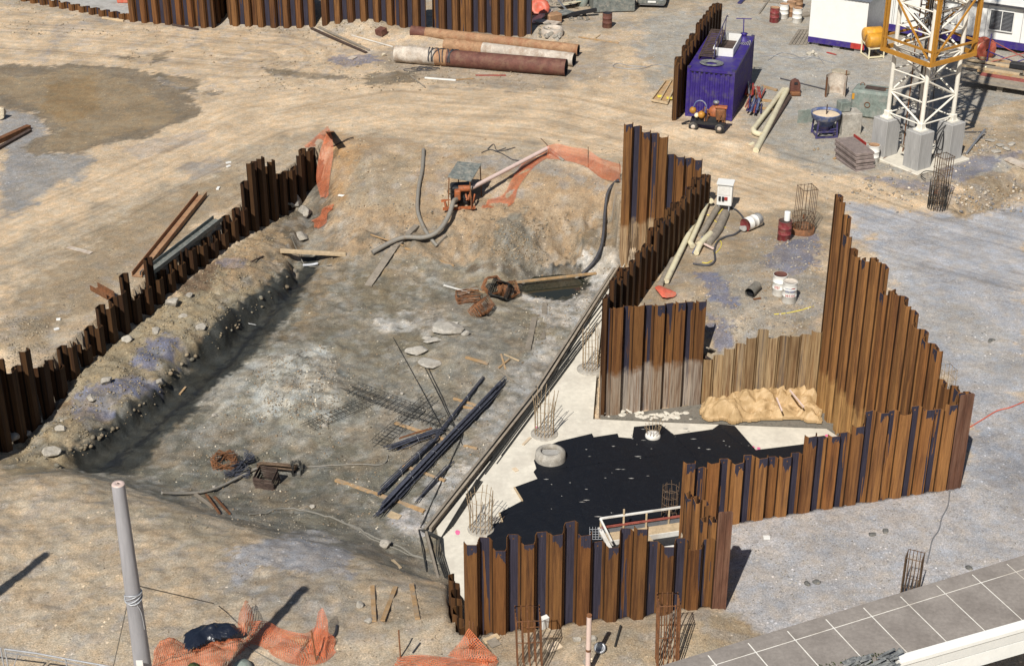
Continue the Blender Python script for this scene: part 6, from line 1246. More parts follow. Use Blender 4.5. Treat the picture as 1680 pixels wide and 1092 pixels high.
for i in range(4):
    p, q = yl[i], yl[(i + 1) % 4]; d = (q - p).normalized()
    for z in (5.35, 8.4, 11.4): MB().bar(p + Vector((0, 0, z)), q + Vector((0, 0, z)), .12, .19 if z < 6 else .13).build('ring_beam', 'crane_yellow', yc)
    MB().bar(p + Vector((0, 0, 5.95)), q + Vector((0, 0, 5.95)), .09, .09).build('rail', 'crane_yellow', yc)
    for z in (5.4, 8.4): MB().bar(p + d * .15 + Vector((0, 0, z + 3.0)), (p + q) / 2 + d * 1.3 + Vector((0, 0, z + .2)), .075, .075).build('brace', 'crane_yellow', yc) if i % 2 else MB().bar(q - d * .15 + Vector((0, 0, z + 3.0)), p + d * .2 + Vector((0, 0, z + .2)), .075, .075).build('brace', 'crane_yellow', yc)
    for o in (.16, -.0): MB().bar(p + d * (o + .06) + Vector((0, 0, 5.3)), p + d * (o + .06) + Vector((0, 0, 14)), .10, .10, up=d).build('column', 'crane_yellow', yc)
mb = MB().box(cc + Vector((0, 0, 8.6)), (2.2, 1.0, .7), rz=rz, bev=.05); mb.build('hydraulic_unit', 'grey_sheet', yc)
for k in range(60):
    p = cc + Vector((random.uniform(-.9, .9), random.uniform(-.9, .9), random.uniform(5.3, 8.6))); MB().bar(p, p + Vector((random.uniform(-.35, .35), random.uniform(-.35, .35), random.uniform(-.4, .4))), .05, .05).build('hydraulic_pipe', 'galv', yc)
# ---------- things round the crane foot ----------
def block(c, d, rz, mat, name, label, cat, bev=.03): return tag(MB().box(c, d, rz=rz, bev=bev).build(name, mat), label, cat)
block(G(1393,200,.55), (1.0, .9, 1.15), .18, 'old_concrete', 'concrete_block', 'pale square concrete block behind the blue concrete hopper', 'concrete block'); block(G(1377,188,1.4) if 0 else G(1393,200,.55) + Vector((-.35, .0, .85)), (.55, .5, .5), .3, 'green_concrete', 'concrete_block', 'small greenish cube standing on the pale concrete block', 'concrete block')
f = Fr(G(1430,205), -.42); f.o = G(1426,192,0); root = empty('counterweight', f.o, 'big grey green concrete counterweight with lifting loops left of the crane', 'counterweight'); upd()
f.box(MB(), (0, .3, .72), (1.95, 1.25, 1.44), bev=.12).build('block', 'green_concrete', root); f.box(MB(), (.1, .3, 1.45), (1.0, .5, .04)).build('top_slot', 'brown_dark', root)
for x, y in ((-.6, .5), (.75, .1)): MB().tube([f(x + .12 * math.cos(t), y, 1.44 + .16 * math.sin(t)) for t in [j * math.pi / 6 for j in range(7)]], .02, 6).build('lifting_loop', 'rust', root)
MB().tube([f(-.1 + .14 * math.cos(t), -.35, .75 + .14 * math.sin(t)) for t in [j * math.pi / 5 for j in range(11)]], .02, 6).build('lifting_loop', 'rust', root); f.box(MB(), (-.85, -.33, 1.1), (.12, .02, .3)).build('yellow_label', 'yellow', root)
f = Fr(G(1352,222), .1); root = empty('concrete_hopper', f.o, 'round blue concrete hopper on a steel frame, full of dry sand', 'hopper'); upd()
MB().lathe(f(0, 0, 0), [(.22, .35), (.55, .85), (.70, .95), (.74, 1.18), (.76, 1.22), (.72, 1.22), (.68, 1.1)], 28).build('bowl', 'blue_paint', root); MB().lathe(f(0, 0, 0), [(.18, .22), (.24, .36), (.53, .84)], 20).build('cone', 'navy', root); MB().lathe(f(0, 0, 0), [(0, 1.13), (.4, 1.12), (.69, 1.08)], 24).build('sand_fill', 'sand_label', root)
mb = MB()
for x in (-.46, .46):
    for y in (-.42, .42): mb.bar(f(x * 1.15, y, 0), f(x, y, .95), .08, .08)
    mb.bar(f(x, -.42, .06), f(x, .42, .06), .08); mb.bar(f(x, -.42, .5), f(x * .3, -.1, .3), .06)
mb.bar(f(-.5, -.43, .34), f(.5, -.43, .34), .07); mb.bar(f(-.53, -.43, .05), f(.53, -.43, .05), .07); mb.build('frame', 'navy', root); MB().bar(f(0, -.05, 1.1), f(.02, 0, 1.6), .05).build('lever', 'brown_dark', root)
block(G(1322,195,.2), (.9, .05, 1.0), .2, 'green_concrete', 'metal_sheet', 'grey green sheet leaning behind the left side of the blue hopper', 'sheet')
tag(MB().add(*rockmesh(G(1379,118,.1), (1.4, .8, .35), .1, 5, tint=(.9, .85, .75))).build('mortar_heap', 'rock'), 'low rounded mound of set mortar on the yard', 'mound')
root = empty('half_casing', G(1370,158), 'half open rusty steel casing standing behind the pale concrete block', 'casing'); M = Matrix.Rotation(.2, 4, 'Z')
MB().lathe(G(1370,158), [(.55, 0), (.55, 1.1)], 18, arc=math.pi * 1.25, a0=-math.pi * .125, col=(1, 1, 1)).build('shell', 'rust', root); MB().lathe(G(1370,158), [(.52, 1.1), (.52, 0)], 18, arc=math.pi * 1.25, a0=-math.pi * .125).build('shell_inside', 'pale_grime', root); MB().bar(G(1370,158) + Vector((.5, .2, 0)), G(1370,158) + Vector((.52, .2, 1.35)), .06).build('edge_post', 'rust', root)
root = empty('rusty_bucket', G(1304,155), 'rusty arched digger bucket standing on its end', 'bucket'); c = G(1304,156)
mb = MB(); vs = []; pr = [(-.26, 0), (-.26, .55), (-.2, .72), (0, .82), (.2, .72), (.26, .55), (.26, 0)]
mb.add([c + Vector((x, -.05, z)) for x, z in pr] + [c + Vector((x, .35, z)) for x, z in pr], [tuple(range(7))[::-1], tuple(range(7, 14))] + [(i, (i + 1) % 7, 7 + (i + 1) % 7, 7 + i) for i in range(7)]).build('bucket_shell', 'rust_red', root); MB().box(c + Vector((0, -.12, .12)), (.55, .3, .22), bev=.05).build('bucket_lip', 'rust', root); MB().box(c + Vector((0, -.06, .66)), (.18, .05, .12)).build('eye', 'black', root)
f = Fr(G(1405,238,1.0) - Vector((0, 0, 1.0)), .30); sg = 'concrete slabs in the leaning stack'
for k in range(6): tag(f.box(MB(), (.0 + .05 * (k % 2) - .02 * k, .03 * (k % 3), .085 + k * .165), (.98, 2.1, .14), bev=.015).build('paving_slab', 'slab_brown'), ['bottom', 'second', 'third', 'fourth', 'fifth', 'top'][k] + ' slab of the stack in front of the left crane pier', 'slab', sg)
f.box(mb := MB(), (.56, .7, .52), (.05, 1.2, 1.0)); tag(mb.build('red_board', 'red'), 'red board standing behind the stack of slabs', 'board')
drum(T(1431,266), 'white', 'white drum with red marks between the slab stack and the crane pier', lid='rust_tan')
plank((1385,252),(1368,262),.12,.05,'timber','short timber left of the stack of slabs'); plank((1440,258),(1456,262),.8,.15,'rust','broken rusty plate at the foot of the left crane pier','plate')
tag(MB().tube([G(1478,238,.9), G(1506,252,.9)], .07, 8).build('lamp_arm', 'old_timber'), 'short grey green pole leaning on the nearest crane pier', 'pole'); tag(MB().tube([G(1506,252,.9), G(1509,262,.5)], .03, 6).build('bent_rod', 'black'), 'black bent rod at the tip of the leaning pole', 'rod')
tag(MB().tube([T(1585,255,.1), T(1614,224,.35)], .06, 8).build('steel_rod', 'steel'), 'grey rod lying right of the crane on the spoil', 'rod')
plank((1582,218),(1618,218),.05,.05,'dark_hose','dark bent bar right of the right crane pier','bar'); plank((1652,262),(1690,278),.45,.08,'pale_grime','pale board over the trench at the right edge')
for k, (a, b) in enumerate([(1625,232),(1640,240),(1650,245),(1635,250),(1660,238)]): tag(MB().add(*rockmesh(T(a, b, .06), (.55, .4, .12), k, k + 60, tint=(.8, .85, .9))).build('broken_slab', 'old_concrete'), ['leftmost', 'upper', 'lower', 'lowest', 'rightmost'][k] + ' flat grey fragment scattered right of the crane', 'broken concrete')
# cream pipes by the container
for a, b, r, m, l, z in [((1240,247),(1291,148),.15,'cream','longer cream plastic pipe right of the purple container',.2), ((1236,212),(1285,147),.13,'cream','shorter cream plastic pipe beside the longer one',.2), ((1243,205),(1281,152),.06,'blue_paint','blue tube lying between the two cream pipes',.15), ((1256,222),(1296,158),.1,'brown_dark','dark timber along the right side of the cream pipes',.1)]:
    tag(MB().tube([G(*a, z), G(*b, z)], r, 12).build('plastic_pipe' if m == 'cream' else 'tube', m), l, 'pipe')
tag(MB().tube(smooth_pts([G(1236,213,.2), G(1239,218,.2), G(1250,221,.25)], 4), .14, 10).build('pipe_elbow', 'cream'), 'cream pipe elbow joining the lower ends of the cream pipes', 'pipe'); tag(MB().tube([G(1229,240,.12), G(1235,236,.12)], .11, 10).build('plastic_pipe', 'cream'), 'short cream pipe stub at the lower end of the cream pipes', 'pipe')
for k, (a, b) in enumerate([((1240,165),(1280,170)), ((1240,178),(1268,182)), ((1250,143),(1275,150))]): plank(a, b, .14, .1, 'timber', ['middle', 'lower', 'upper'][k] + ' timber bearer between the steel props and cream pipes')
for k in range(34):
    g_, (cx, cy), m = (0, (1238, 150), ['timber_red', 'red', 'rust', 'steel'][k % 4]) if k < 18 else (1, (1238, 172), ['navy', 'blue_paint', 'navy', 'timber_red'][k % 4])
    kk = k % 18; p = G(cx - 14 + (kk % 9) * 3.0, cy + 8 + (kk % 9) * .6, .12 + .12 * (kk // 9)); p = p + Vector((0, random.uniform(-.4, .3), random.uniform(0, .12))); tag(MB().tube([p, p + Vector((random.uniform(.1, .5), random.uniform(1.1, 1.7), random.uniform(-.05, .08)))], .045, 6).build('steel_prop', m), 'red steel prop in the heap beside the container' if g_ == 0 else 'dark blue steel prop in the lower heap beside the container', 'prop', 'red props in the upper heap' if g_ == 0 else 'blue props in the lower heap')
# ---------- between the walls: electric box, pipes, drums ----------
f = Fr(T(1187,347), -.25); root = empty('electric_cabinet', f.o, 'white electric cabinet with red and black sockets on short legs', 'cabinet'); upd()
f.box(MB(), (0, .2, .80), (.66, .5, 1.0), bev=.02).build('housing', 'clean_white', root); f.box(MB(), (0, .18, 1.34), (.74, .62, .06)).build('lid', 'clean_white', root); f.box(MB(), (-.02, -.06, 1.02), (.52, .02, .42)).build('door', 'white', root); f.box(MB(), (.08, -.08, .66), (.13, .06, .13)).build('red_socket', 'red', root)
for x in (-.20, -.05): f.box(MB(), (x, -.08, .64), (.1, .08, .18)).build('black_socket', 'black', root)
for x in (-.22, .22):
    for y in (.03, .37): f.box(MB(), (x, y, .16), (.05, .05, .34)).build('leg', 'galv', root)
gline([(1199,342),(1208,346),(1216,354),(1221,362),(1222,370)], .04, 'dark_hose', 'cable', 'thick dark cable from the white cabinet to the fallen drum', 'cable'); gline([(1215,379),(1205,386),(1190,390),(1177,398),(1172,412),(1173,428),(1165,436),(1150,436),(1137,434)], .045, 'dark_hose', 'cable', 'thick dark cable curving left and down from the fallen drum', 'cable')
def upipe(P, r, mat, l, zs): tag(MB().tube([T(a, b, z) for (a, b), z in zip(P, zs)], r, 12).build('plastic_pipe', mat), l, 'pipe')
upipe([(1154,341),(1123,404),(1093,466)], .12, 'cream', 'longest cream pipe lying beside the diagonal sheet piling', [.25, .2, .14]); upipe([(1162,335),(1147,372),(1132,404)], .11, 'cream', 'second cream pipe with bent ends, below the white cabinet', [.3, .22, .16]); upipe([(1161,336),(1166,340)], .12, 'cream', 'cream elbow at the upper end of the second cream pipe', [.3, .3]); upipe([(1132,403),(1136,409)], .12, 'cream', 'cream elbow at the lower end of the second cream pipe', [.16, .14]); upipe([(1165,390),(1147,408)], .14, 'cream', 'short thick cream pipe with a side branch', [.2, .2]); upipe([(1149,406),(1142,419)], .12, 'cream', 'lowest short cream pipe piece', [.2, .12]); upipe([(1155,407),(1171,412)], .05, 'pvc', 'thin pinkish branch pipe by the short thick cream pipe', [.2, .1]); upipe([(1083,471),(1104,430)], .12, 'old_timber', 'dull brown pipe along the lower end of the longest cream pipe', [.12, .12])
upipe([(1178,343),(1164,366),(1150,390)], .14, 'old_timber', 'muddy hessian covered pipe left of the cabinet', [.1, .12, .1]); upipe([(1190,352),(1178,380),(1160,402)], .20, 'old_timber', 'thick muddy pipe running down from the cabinet', [.05, .08, .0])
tag(MB().tube([T(1137,418,.1), T(1152,398,.25)], .05, 8).build('tube', 'blue_paint'), 'bright blue tube beside the lowest cream pipe', 'tube')
for k, P in enumerate([[(1186,343),(1180,350),(1176,352),(1166,354),(1160,353)], [(1172,362),(1180,368),(1190,374)], [(1158,386),(1166,390),(1165,397)], [(1174,398),(1182,396),(1183,404),(1176,414),(1170,416)], [(1168,428),(1160,432),(1152,431)], [(1270,516),(1290,514),(1310,510),(1335,503)]]):
    gline(P, .018, 'lemon', 'cord', ['yellow cord under the white cabinet', 'yellow cord on the thick muddy pipe', 'yellow cord by the short thick cream pipe', 'yellow cord looped beside the dark cable', 'yellow cord in the bend of the dark cable', 'yellow cord behind the low clay stained wall'][k], 'cord')
p, q = T(1222,379,.29), T(1249,367,.29); root = empty('steel_drum', (p + q) / 2, 'white drum lying on its side with a spilled grey end', 'drum'); M = (q - p).normalized().to_track_quat('Z', 'Y').to_matrix().to_4x4()
MB().lathe(p, [(.29, 0), (.285, .3), (.297, .31), (.285, .32), (.285, .6), (.297, .61), (.285, .62), (.29, .9), (0, .9)], 26, M=M).build('drum_body', 'white', root); MB().lathe(p, [(0, .04), (.28, .03), (.29, 0)], 24, M=M).build('drum_end', 'maroon', root); MB().add(*rockmesh(p + Vector((-.1, -.1, -.12)), (.35, .3, .3), 0, 3, tint=(1, 1, 1))).build('grey_fill', 'concrete', root)
drum(T(1286,393), 'maroon', 'dark red drum standing open next to a rebar cage', lid='brown_dark'); c = T(1286,393, .86) + Vector((.08, .1, 0)); tag(MB().lathe(c, [(0, .4), (.12, .4), (.13, .37), (.13, 0)], 16).build('tin', 'clean_white'), 'white tin standing in the open dark red drum', 'tin')
def marked_drum(c, lab, marks, lid):
    root = drum(c, 'white', lab, lid=lid); c = Vector(c); r = .292
    for (a0, a1, z0, z1, m) in marks:
        n = 5; vs = []
        for i in range(n + 1):
            a = a0 + (a1 - a0) * i / n
            for z in (z0, z1): vs.append(c + Vector((r * math.cos(a) * 1.008, r * math.sin(a) * 1.008, z)))
        MB().add(vs, [(2 * i, 2 * i + 2, 2 * i + 3, 2 * i + 1) for i in range(n)]).build('printed_mark', m, root)
    return root
bk = -math.pi / 2
mk = [(bk - .75 + k * .19, bk - .62 + k * .19, .50, .60, 'blue_paint') for k in range(7)] + [(bk - .85, bk + .1, .655, .675, 'blue_paint'), (bk + .05, bk + .6, .665, .70, 'red')] + [(bk - .7 + k * .24, bk - .62 + k * .24, .30, .42, 'red') for k in range(6)] + [(bk - .6 + k * .3, bk - .45 + k * .3, .35, .375, 'red') for k in range(4)]
marked_drum(T(1294,494), 'nearer white drum with blue and red print, in front of its twin', mk, 'pale_grime'); marked_drum(T(1278,482), 'farther white drum with a rusty open top, behind its twin', [(bk - .9 + k * .2, bk - .8 + k * .2, .33, .46, 'red') for k in range(4)], 'rust_red')
p, q = T(1229,488,.2), T(1247,470,.2); root = empty('pipe_offcut', (p + q) / 2, 'broken dark pipe offcut lying left of the two white drums', 'pipe'); M = (q - p).normalized().to_track_quat('Z', 'Y').to_matrix().to_4x4(); MB().lathe(p, [(.2, 0), (.21, .25), (.19, .3), (.19, .75)], 18, M=M).build('shell', 'grime', root); MB().lathe(p, [(.16, .75), (.16, .05)], 18, M=M).build('inner_wall', 'black', root)
plank((1236,492),(1248,490),.08,.04,'rust','rusty strip in front of the pipe offcut','strip')
tag(MB().add(*rockmesh(T(1090,484,.12), (.9, 1.2, .3), .4, 12, tint=(1, 1, 1))).build('red_sack', 'reel_red'), 'faded red sack behind the middle sheet piling', 'sack')
cage(T(1317,380), .66, 2.1, 16, 'tall square rebar cage beside the dark red drum', 'square', 'rebar', 1.6, .015, rz=.25, lean=(.02, 0)); cage(T(1316,381), .95, .85, 16, 'shorter wider rebar cage around the foot of the square cage', 'round', 'rebar', .4, .013); c = T(1316,381); tag(MB().lathe(c, [(.52, -.1), (.52, .3), (.49, .3), (.47, .02), (0, .03)], 22).build('steel_collar', 'rust'), 'rusty steel collar around the base of the square cage', 'collar')
for a, b, z in ((1298,380,.1), (1318,366,.3)): tag(MB().box(T(a, b, z), (.09, .05, .22)).build('orange_tag', 'orange_paint'), 'small orange tag ' + ('low on the rusty collar' if z < .2 else 'inside the square rebar cage'), 'tag')
cage(T(1539,342), .62, 2.55, 18, 'dense square rebar cage standing in the trench by the crane', 'square', 'rebar', 1.4, .015, rz=.45); cage(T(1536,342), .8, 1.3, 18, 'darker wider cage around the lower half of the trench cage', 'round', 'rebar_dark', .22, .014, jit=.1, top_ring=False)
tag(MB().box(T(1534,326,.35), (.1, .06, .2)).build('orange_tag', 'orange_paint'), 'small orange tag on the trench rebar cage', 'tag')
gline([(1518,300),(1510,292),(1520,286),(1540,290),(1550,298)], .02, 'rebar_dark', 'bent_bar', 'loop of bent bar left of the trench cage', 'bar', up=.15)
cage(G(1545,668,0), .5, 1.6, 12, 'thin pale rebar cage behind the corner of the tallest wall', 'square', 'pale_rebar', .5, .009, rz=.3)
cage(T(1490,990), .46, 1.75, 18, 'open square rebar cage standing beside the grey paving', 'square', 'rebar', 1.8, .013, rz=-.42); cage(T(1489,990), .40, .75, 10, 'short inner cage inside the cage beside the paving', 'square', 'rebar_dark', .35, .012, rz=-.3, top_ring=False)
for k in range(9): p = T(1018 + (k % 5) * 2.6, 425 + k, 0); 
root = empty('starter_bars', T(1030,428), 'thin rusty bars standing at the foot of the tall back piling', 'rebar'); 
for k in range(8): p = G(1027 + k * 2.6, 432 - k * .5, -2.7); MB().tube([p, p + Vector((random.uniform(-.05, .05), 0, 1.6 + random.uniform(-.3, .3)))], .012, 5).build('bar', 'rebar', root)
# ---------- trash pump with roof ----------
f = Fr(T(752,338), .12); f.o.z -= .05; root = empty('water_pump', f.o, 'rusty orange water pump under a tilted grey sheet roof on the slope', 'pump'); upd()
R4 = [XYpy(734.4, 290, f.o.y - .35), XYpy(773, 297, f.o.y - .45), XYpy(789.7, 268.6, f.o.y + .75), XYpy(750.6, 264.5, f.o.y + .85)]
mb = MB().add(R4 + [p - Vector((0, 0, .04)) for p in R4], [(0, 1, 2, 3), (7, 6, 5, 4), (0, 4, 5, 1), (1, 5, 6, 2), (2, 6, 7, 3), (3, 7, 4, 0)]); mb.build('roof_sheet', 'grey_sheet', root)
for p in R4: MB().bar(p - Vector((0, 0, .04)) + Vector(((.06 if p.x < f.o.x else -.06), 0, 0)), Vector((p.x, p.y, f.o.z + .1)), .05, .05).build('roof_post', 'rust', root)
mb = MB()
for y in (-.4, .5): mb.bar(f(-.75, y, .12), f(.75, y, .12), .1, .12)
for x in (-.6, 0, .6): mb.bar(f(x, -.5, .12), f(x, .6, .12), .08, .1)
mb.bar(f(.55, -.45, .1), f(.75, -.2, .7), .07); mb.build('skid_frame', 'orange_paint', root)
f.box(MB(), (.15, .25, .62), (.95, .7, .8), bev=.06).build('engine_block', 'black', root); f.box(MB(), (-.05, -.25, .72), (.28, .3, .5), bev=.05).build('pump_casing', 'orange_paint', root)  # black engine block enlarged to stand for the shade beneath the roof
for x, z, r_, Ln in ((.1, 1.0, .15, .7),): MB().tube([f(x - .1, -.2, z), f(x + Ln * .6, -.2, z)], r_, 12).build('discharge_pipe', 'orange_paint', root)
for k in range(7): MB().tube([f(random.uniform(-.2, .6), -.3, random.uniform(.3, .6)), f(random.uniform(-.2, .7), random.uniform(-.3, .2), random.uniform(.5, 1))], random.uniform(.03, .07), 8).build('pipework', 'orange_paint' if k % 2 else 'black', root)
MB().lathe(f(-.38, -.25, .9), [(.1, -.02), (.14, 0), (.1, .02)], 14, M=Matrix.Rotation(1.4, 4, 'X')).build('hand_wheel', 'black', root)
pa = f(.5, -.2, 1.0); pb = T(899,254,.35); pcx = T(925,264,.0)
root2 = empty('discharge_hose', pa, 'long straight pinkish white pipe rising right from the water pump', 'pipe'); MB().tube([pa, f(.62, -.2, 1.0)], .09, 10).build('connector', 'hose', root2); MB().tube([f(.6, -.2, 1.0), pb], .10, 12).build('pipe', 'pvc', root2); MB().tube([pb, pcx], .075, 10).build('end_pipe', 'hose', root2)
sp = f(-.12, -.4, .55)
def hosep(P, r, mat, l, ups, first=None):
    Q = [T(a, b, r + u) for (a, b), u in zip(P, ups)]
    if first is not None: Q[0] = first
    tag(MB().tube(smooth_pts(Q, 7), r, 9).build('hose', mat), l, 'hose')
hosep([(748,325),(744,350),(735,372),(718,392),(695,403),(665,401),(640,405),(611,419)], .11, 'hose', 'thick grey suction hose curling down left from the pump', [0,.45,.35,.25,.3,.25,.1,.03], sp); hosep([(695,248),(693,280),(687,310),(685,345),(692,372),(704,392),(717,406)], .09, 'hose', 'thinner grey hose lying down the middle of the orange slope', [0, 0, 0, 0, .1, .05, .0])
hosep([(1014,301),(1003,313),(996,330),(992,360),(990,390),(986,415),(974,438),(955,455)], .07, 'dark_hose', 'dark hose hanging down the slope beside the tall back piling', [.1, .15, .25, .3, .3, .25, .2, .1]); hosep([(955,455),(940,466),(916,478)], .06, 'hose', 'grey hose end dipping into the small puddle', [.1, .15, .0])
hosep([(266,812),(300,813),(335,810),(365,800),(400,782),(430,768),(455,762)], .05, 'hose', 'grey pipe running left from the lower heap of rebar links', [.05] * 7); hosep([(455,762),(480,768),(540,765),(590,763),(622,764),(634,758),(636,748)], .022, 'hose', 'thin pale cable running right from the lower heap of links', [.03] * 7)
gline([(408,845),(440,842),(465,835),(500,838),(540,848),(575,862),(610,880),(650,895),(690,915),(716,922)], .035, 'rope', 'rope', 'pale rope lying across the bottom of the pit to the slab', 'rope'); gline([(560,853),(590,870),(620,888),(660,905),(720,925),(745,930)], .02, 'rope', 'rope', 'thinner rope lying just below the pale rope', 'rope')
hosep([(545,437),(505,440),(490,425),(480,415)], .018, 'rope', 'thin cable drooping under the plank over the trench', [.05, .1, .3, .8]); hosep([(498,439),(512,438),(522,436)], .07, 'galv', 'short grey pipe end in the head of the trench', [.05] * 3)
# ---------- orange nets ----------
def net(top, bot, label, dens=22, sag=.0, cols=10, rows=6, wob=.06, mat='orange_net'):
    n = 14; U = smooth_pts([Vector(p) for p in top], n); D = smooth_pts([Vector(p) for p in bot], n); m = min(len(U), len(D)); me = bpy.data.meshes.new('safety_net'); vs = []; uv = []
    acc = 0
    for i in range(m):
        u, d = U[i], D[i]
        if i: acc += (U[i] - U[i - 1]).length * .5 + (D[i] - D[i - 1]).length * .5
        for j in range(rows + 1):
            t = j / rows; k = math.sin(t * math.pi) if True else 0; o = Vector((math.sin(i * .45 + j * 1.1) * wob * k, math.cos(i * .33 + j * .9) * wob * k, (math.sin(i * .29 + j * 1.2) * wob - sag * math.sin(t * math.pi)) * k)); vs.append(u.lerp(d, t) + o); uv.append((acc * dens, (u - d).length * t * dens))
    fs = [(i * (rows + 1) + j, i * (rows + 1) + j + 1, (i + 1) * (rows + 1) + j + 1, (i + 1) * (rows + 1) + j) for i in range(m - 1) for j in range(rows)]
    me.from_pydata([tuple(v) for v in vs], [], fs); l = me.uv_layers.new(name='UVMap')
    for lp in me.loops: l.data[lp.index].uv = uv[lp.vertex_index]
    me.polygons.foreach_set('use_smooth', [True] * len(fs)); me.materials.append(M_(mat)); o = bpy.data.objects.new('safety_net', me); COL.objects.link(o); return tag(o, label, 'safety net')
TT = lambda L, u=.03: [T(a, b, u) for a, b in L]
def uplift(L, hs): return [T(a, b, .02) + Vector((0, 0, h_)) for (a, b), h_ in zip(L, hs)]
net(uplift([(897,258),(915,256),(940,262),(962,270),(985,280),(1017,300)], [.55,.6,.6,.75,.6,.9]), uplift([(899,262),(917,263),(942,268),(963,276),(988,294),(1018,300)], [.02]*6), 'upright faded orange net along the rim beside the tall back piling', wob=.05)
net(TT([(893,246),(868,260),(850,280),(838,300),(825,322),(800,330)], .08), TT([(903,258),(880,272),(862,292),(850,310),(838,338),(790,343)], .05), 'orange net sagging down the slope under the pinkish white pipe', wob=.07)
net([G(538,207,1.0)] + TT([(524,222),(508,236),(498,243)], .1), [G(541,232,.1)] + TT([(530,241),(518,243),(505,245)], .1), 'flap of orange net reaching left from the single steel post', wob=.05)
e = G(540,212,1.0); net([e + Vector((-.05, 0, 0)), e + Vector((-.45, -.5, -1.0)), XYpy(519,292,72.2), XYpy(526,324,71.0)], [e + Vector((.05, 0, 0)), e + Vector((.2, -.4, -.9)), XYpy(541,292,72.2), XYpy(539,324,71.0)], 'long hanging strip of orange net below the single steel post', wob=.06, dens=26)
net(TT([(545,338),(530,345),(524,358),(510,365)], .1), TT([(546,345),(538,352),(535,368),(522,377)], .06), 'crumpled end of orange net in the notch below the hanging strip', wob=.1)
for P, r_, l in [(((965,275),(965,241)), .02, 'straight steel stake standing through the upright orange net'), (((1018,290),(1016,266)), .015, 'thin stake at the right end of the upright orange net')]:
    b_ = T(*P[0]); tag(MB().tube([b_, XYpy(P[1][0], P[1][1], b_.y)], r_, 6).build('stake', 'rebar'), l, 'stake')
b_ = T(899,253); tag(MB().tube(smooth_pts([b_, XYpy(900,243,b_.y), XYpy(896,236,b_.y), XYpy(887,227,b_.y)], 4), .022, 6).build('stake', 'rebar'), 'bent steel stake above the bend of the pinkish pipe', 'stake')
for k, P in enumerate([[(790,252),(805,247),(820,252),(838,262),(852,265)], [(800,246),(810,238),(815,248),(830,244)], [(812,250),(828,248),(845,243)]]): gline(P, .018, 'dark_hose', 'wire', ['longest', 'tangled', 'shortest'][k] + ' dark wire on the rim left of the orange net', 'wire', up=.03)
gline([(543,243),(560,236),(580,228)], .03, 'brown_dark', 'root', 'dark stick on the slope right of the single steel post', 'stick', up=.05)
pass
# ---------- foreground ----------
pb_ = G(256,1250,0)
def post(b, top, label):
    root = empty('concrete_pole', b, label, 'pole'); b = Vector(b); upd(); MB().lathe(b, [(.25, -.3), (.245, .5), (.152, top)], 28).build('shaft', 'pole_concrete', root)
    MB().lathe(b + Vector((0, 0, top)), [(.152, 0), (.135, .025), (.05, .025), (.035, .0), (0, 0)], 24).build('cap', 'pvc', root); MB().lathe(b + Vector((0, 0, top + .031)), [(0, 0), (.04, 0)], 3).build('core_hole', 'brown_dark', root)
    for z in (top * .62,):
        mb = MB(); r = .25 + (.152 - .25) * z / top
        for k in range(4): mb.tube([b + Vector(((r + .02) * math.cos(x), (r + .02) * math.sin(x), z + .10 * math.sin(x * 1 + k) + .02 * k)) for x in [j * .42 for j in range(16)]], .018, 5)
        mb.tube(smooth_pts([b + Vector((r * .3, -r * 1.02, z)), b + Vector((r * .9, -r * .7, z - .35)), b + Vector((r * 1.0, -r * .5, z - .9))], 4), .012, 5); mb.build('rope_lashing', 'galv', root)
    return root
post(pb_, 8.45, 'tall grey concrete pole with rope tied round it, at the bottom left'); post((-17.2, 33.0, 0), 8.4, 'second concrete pole, outside the picture, that casts the shadow at the left')
z = 8.45 * .62; zt = ztop(958, pb_.y); c = Vector((pb_.x, pb_.y, zt)); root = None
gb = G(345,1092,0)
for a, l in ((T(352,1003,.3), 'guy rope running right from the pole to the black bag'), (G(182,1110,.1), 'guy rope dropping left from the pole to the bottom edge')):
    tag(MB().tube([c, a], .014, 5).build('guy_rope', 'rope'), l, 'rope')
tag(MB().tube([T(398,1060,.1), G(475,1100,.0)], .014, 5).build('guy_rope', 'rope'), 'rope end running down right under the orange nets', 'rope')
tag(MB().tube([Vector((-17.2, 33, 5.2)), G(-200,1000,0)], .014, 5).build('guy_rope', 'rope'), 'guy rope of the pole outside the picture', 'rope')
# white label at the pole
tag(MB().box(XYpy(229,1087,pb_.y - .45), (.16, .02, .16)).build('notice', 'clean_white'), 'small white notice fixed low on the concrete pole', 'notice')
# galvanised fence at bottom left
A_ = G(-30,1050,1.1); root = empty('fence_panel', G(100,1092,0), 'galvanised steel fence panel at the bottom left corner', 'fence'); fy = G(8,1092,0).y - .8
pts = [XYpy(8, 1064, 33.6), XYpy(60, 1071, 33.3), XYpy(125, 1083, 33.0), XYpy(200, 1096, 32.6)]
MB().tube(pts, .022, 8).build('top_rail', 'galv', root); MB().tube([p - Vector((0, 0, .12)) for p in pts], .015, 8).build('mid_rail', 'steel', root)
for p in (pts[0], pts[0] + Vector((-.12, .03, 0)), pts[2] + Vector((-.3, .1, 0))): MB().tube([p, Vector((p.x, p.y, 0))], .022, 8).build('fence_post', 'galv', root)
MB().tube([pts[0] + Vector((-1.5, .25, .02)), pts[0] + Vector((-.12, .03, 0))], .022, 8).build('top_rail', 'galv', root); MB().tube([pts[0] + Vector((.35, -.05, -.1)), Vector((pts[0].x + .1, pts[0].y, pts[0].z - .7))], .015, 6).build('stay', 'galv', root)
